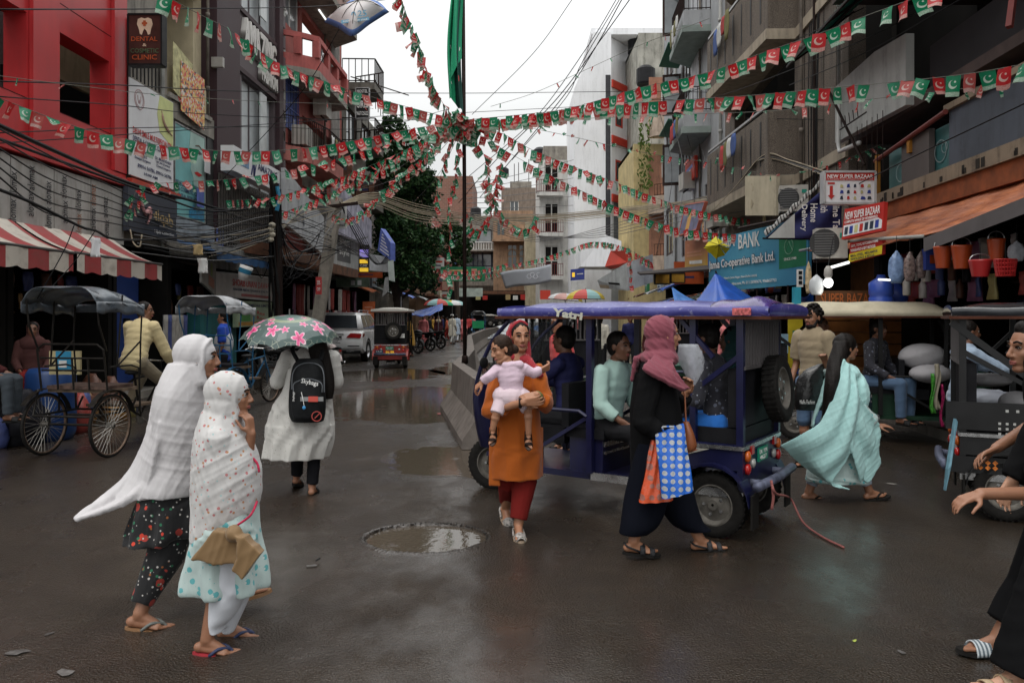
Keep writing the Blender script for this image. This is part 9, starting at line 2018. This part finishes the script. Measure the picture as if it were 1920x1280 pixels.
for i,(x,y,yaw,c_,s_)in enumerate(((4.3,13.4,200,must,None),(4.1,15.3,150,pink2,pink2),(3.9,19,-80,drkc,drkc),(2.9,16.2,-95,cloth('maroon shirt',(.12,.03,.03)),None),(2.2,20,90,offw,None),(3.4,23,-90,dn,None),(1.2,27,-90,tgr,tgr),(2.6,31,90,pink2,pink2))):
 J_,k_,f_=std(x,y,1.62,R(yaw),.08);simple('shopper in the right lane, %s'%['in mustard by the nearest stall','in rose pink with scarf near the tarpaulins','in charcoal with scarf by the stalls','in maroon facing the viewer','in cream walking away','in navy beyond the tarpaulins','in teal green with scarf by the carts','in pink near the parasols'][i],J_,k_,f_,'dark',c_,drkc,vox=.02,face=False,scarf=s_,skirtm=s_)
rr=random.Random(77);bc=[whitew,bred,bws,org,M('green sign tin',(.03,.18,.07),.5,streak=.3),M('faded pale blue',(.28,.32,.36),.7),rust,gpan,M('cream panel',(.46,.41,.30),.7)]
for i in range(34):
 left=i%2;u=rr.uniform(27,66);F_=LF if left else RF;z=rr.choice([2.7,3.2,4.0,5.2,6.5]);n=rr.uniform(.3,1.3);w_,h_=rr.uniform(.8,2.2),rr.uniform(.35,.9)
 if not left and u<32:n=.25
 b=bc[i%len(bc)]
 if i%3:P=[F_(u,n,z),F_(u+(w_ if left else-w_),n,z),F_(u+(w_ if left else-w_),n,z+h_),F_(u,n,z+h_)]
 else:p=F_(u,.05,z);d=V((1 if left else-1,0,0));P=[p,p+d*w_*.6,p+d*w_*.6+V((0,0,h_)),p+V((0,0,h_))]if left else[p+d*w_*.6,p,p+V((0,0,h_)),p+d*w_*.6+V((0,0,h_))]
 t=board('signboard','small weathered signboard among the many along the far street','sign',P,b,.12,'signboards crowding the far street',lines=[('#print_line',bc[(i+1)%9],.12,.55,.7,.16),('#print_line',inkn,.12,.25,.55,.1)])
for i in range(14):
 left=i%2;u=28+2.6*i;F_=LF if left else RF;t=thing('awning','worn shop awning over the far pavement, %s side, %s'%(('left','right')[1-left]if 0 else('left' if left else 'right'),['blue','orange','grey','green','rusty'][i%5]+' one'),'awning',F_(u,.6,2.5),0,'awnings down the far street')
 MB().sheet(lambda a,b:F_(u+2.2*a,.03+1.3*b,3.0-.45*b+.05*math.sin(a*7+b*3)),10,4,.01).build('canvas',[btp,otarp,M('pale plastic sheet',(.30,.32,.33),.3),greenp,rust][i%5],t,True)
for i,(px_,Y_,z)in enumerate(((945,92,18.2),(890,80,11.9),(1015,58,13.4),(1205,49,18.6),(1225,44,15.2))):
 x=Xp(px_,Y_);m=MB();m.lathe([(.5,0),(.55,.1),(.55,.9),(.3,1.1),(.1,1.15)],16,Matrix.Translation((x,Y_+2.5,z-.2)));m.build('water_tank',M('black water tank',(.02,.02,.022),.4),label=['black water tank on the stacked roof rooms','black water tank on the old grey house','black water tank on the pale grey flats','black water tank on the mouldy block','black water tank behind the yellow house'][i],cat='water tank')
for i,(x0,x1,y0,y1,z,mt,lb)in enumerate(((-12,-6.7,43.2,52,9.6,concg,'grey plastered house behind the street tree on the left'),(-12,-6.3,52.3,63,12.2,tan,'tan house beyond the street tree where the road bends'),(-13,-6.8,63.5,78,10.5,pink,'salmon house farthest on the left behind the tree'))):
 ws=[(1.2+2.9*k,2.6+2.9*k,zz_,zz_+1.7)for k in range(3)for zz_ in(4.2,7.2)]
 t,Ff,Fs=block('street_house',lb,x0,x1,y0,y1,z,mt,sw=ws,fw=[(1,2.4,4.2,5.9),(3,4.2,4.2,5.9)],side='R',chajja=.4)
 MB(Fs).box(.2,y1-y0-.2,.002,.9,6.4,6.6).build('balcony_slab',mt,t);railing(t,Fs,[(.2,.88),(y1-y0-.2,.88)],6.6,7.5,iron,.35,r=.02);MB(Fs).box(.2,y1-y0-.2,.01,1.2,2.9,3.05).build('shop_canopy',rust,t)
rr=random.Random(91);washm=[M('washing blue',(.06,.10,.25),.8),M('washing white',(.5,.5,.48),.8),M('washing red',(.35,.05,.05),.8),M('washing olive',(.15,.14,.06),.8)]
for i,(F_,u,z,side)in enumerate(((LF,25.1,6.9,'left salmon'),(LF,27.5,8.4,'left salmon'),(LF,33.2,7.4,'left grey'),(RF,29.3,6.2,'right grey'),(RF,34.4,7.6,'right grey'),(RF,34.6,10.9,'right grey'),(RF,23.6,4.2,'right brown'))):
 c=F_(u,.35,z);t=ac('old cooler box on brackets on the %s building, %s'%(side,['lower one','upper one','under the terrace','below the first balcony','beside the middle windows','high up by the windows','near the cement band'][i]),c,.8,.6,.45,R(90)if F_ is RF else R(-90))
for i,(F_,u,z0,z1,r_)in enumerate(((LF,16.25,3,12,.04),(LF,18.5,6.2,12,.035),(LF,24.15,3.4,14,.045),(LF,28.9,3.4,14,.04),(RF,24.5,3.2,14,.05),(RF,28.2,3.2,14,.04),(RF,34.2,3.2,14,.05),(RF,16.2,3.0,13,.035),(RF,14.0,4.7,13,.03))):
 m=MB();m.tube([F_(u,.07,z0),F_(u,.07,z1)],r_,7);
 for z in np.arange(z0+.6,z1,1.7):m.tube([F_(u,.07,z),F_(u,.07,z+.1)],r_*1.35,7)
 m.build('drain_pipe',[M('grey pipe',(.3,.3,.28),.6),M('stained pipe',(.14,.12,.10),.7,var=.4,vs=3)][i%2],None,True,label='vertical drain pipe on the %s facades, %s'%('left' if F_ is LF else 'right',['beside the dental billboard','on the cream balcony wall','at the near corner of the salmon building','past the salmon balconies','at the near corner of the grey flats','beside the light panel of the grey flats','between the casement windows','at the brown bay','nearest on the brown wall'][i]),cat='pipe')
for i,(F_,u,n,z)in enumerate(((RF,27,1.0,11.7),(RF,27,1.0,8.3),(RF,19,.95,8.85),(LF,25.5,1.15,7.3),(LF,26,1.1,12.9),(RF,18.5,.9,5.8))):
 for k in range(4):
  o=F_(u+.45*k,n+.06,z);w_=rr.uniform(.25,.4);h_=rr.uniform(.35,.7)
  MB().sheet(lambda a,b:o+V((.02*math.sin(a*9+b*4),w_*(a-.5),-h_*b)),5,5,.012).build('washing',washm[rr.randrange(4)],None,True,label='piece of washing hung over a balcony rail, %s'%['upper grey balcony','lower grey balcony','upper brown bay','cream salmon balcony','top salmon balcony','lower brown bay'][i],cat='washing',group='washing on balconies')
m=MB(RF)
for k in range(40):u=rr.uniform(3.5,12.5);m.box(u,u+rr.uniform(.03,.10),.163,.166,3.28,3.28+rr.uniform(.04,.13))
m.build('ledge_stains',M('soot stain',(.03,.026,.022),.9),None,kind='stuff')
for i in range(16):
 F_=LF if i%2 else RF;u=rr.uniform(17,34)if i%2 else rr.uniform(13.9,30);z=rr.uniform(3.1,5.4);w_,h_=rr.uniform(.25,.5),rr.uniform(.3,.55);n=.09 if F_ is RF else.13
 MB(F_).box(u,u+w_,n,n+.006,z,z+h_).build('poster',[poster,wb,M('faded yellow print',(.45,.42,.22),.6),bws][i%4],None,label='small pasted wall poster on the %s facades'%('left' if i%2 else 'right'),cat='poster',group='pasted wall posters')
for i in range(26):
 x,y=rr.uniform(-6.9,-5.9),rr.uniform(8.6,12.8);mi_=rr.choice([0,1,2,5,8,9]);Mx=Matrix.Translation((x,y,rr.choice([0,0,.15])))@Matrix.Rotation(rr.uniform(0,3),4,'Z')@Matrix.Scale(rr.uniform(1.2,2.2),4)
 o=mesh_obj('crate',good_mesh(rr.choice(['box','bag']),mi_),None,Mx);tag(o,('red','blue','mustard','light grey','green','brown','white','purple','black','orange brown')[mi_]+' bundle or box on the dim left pavement behind the rickshaw','bundle','bundles on the left pavement')
t=thing('blue_drum','dark blue plastic drum behind the near cycle rickshaw','drum',(-6.0,10.4,0));MB().lathe([(.26,0),(.3,.1),(.31,.45),(.3,.5),(.31,.55),(.3,.85),(.24,.92)],20,Matrix.Translation((-6.0,10.4,0))).build('drum_body',M('drum blue',(.01,.04,.14),.4),t,True)
t=camboard('print_board','cream framed print with a blue field and white shells standing on the rickshaw seat','picture',92,150,658,702,9.9,M('cream frame board',(.42,.36,.20),.6),.04,lines=[('#blue_field',M('print cyan',(.03,.22,.38),.5),.22,.22,.5,.78),('#shell_print',whitew,.33,.3,.25,.3,dict(off=.008))])
bpy.data.scenes.remove(_ts)
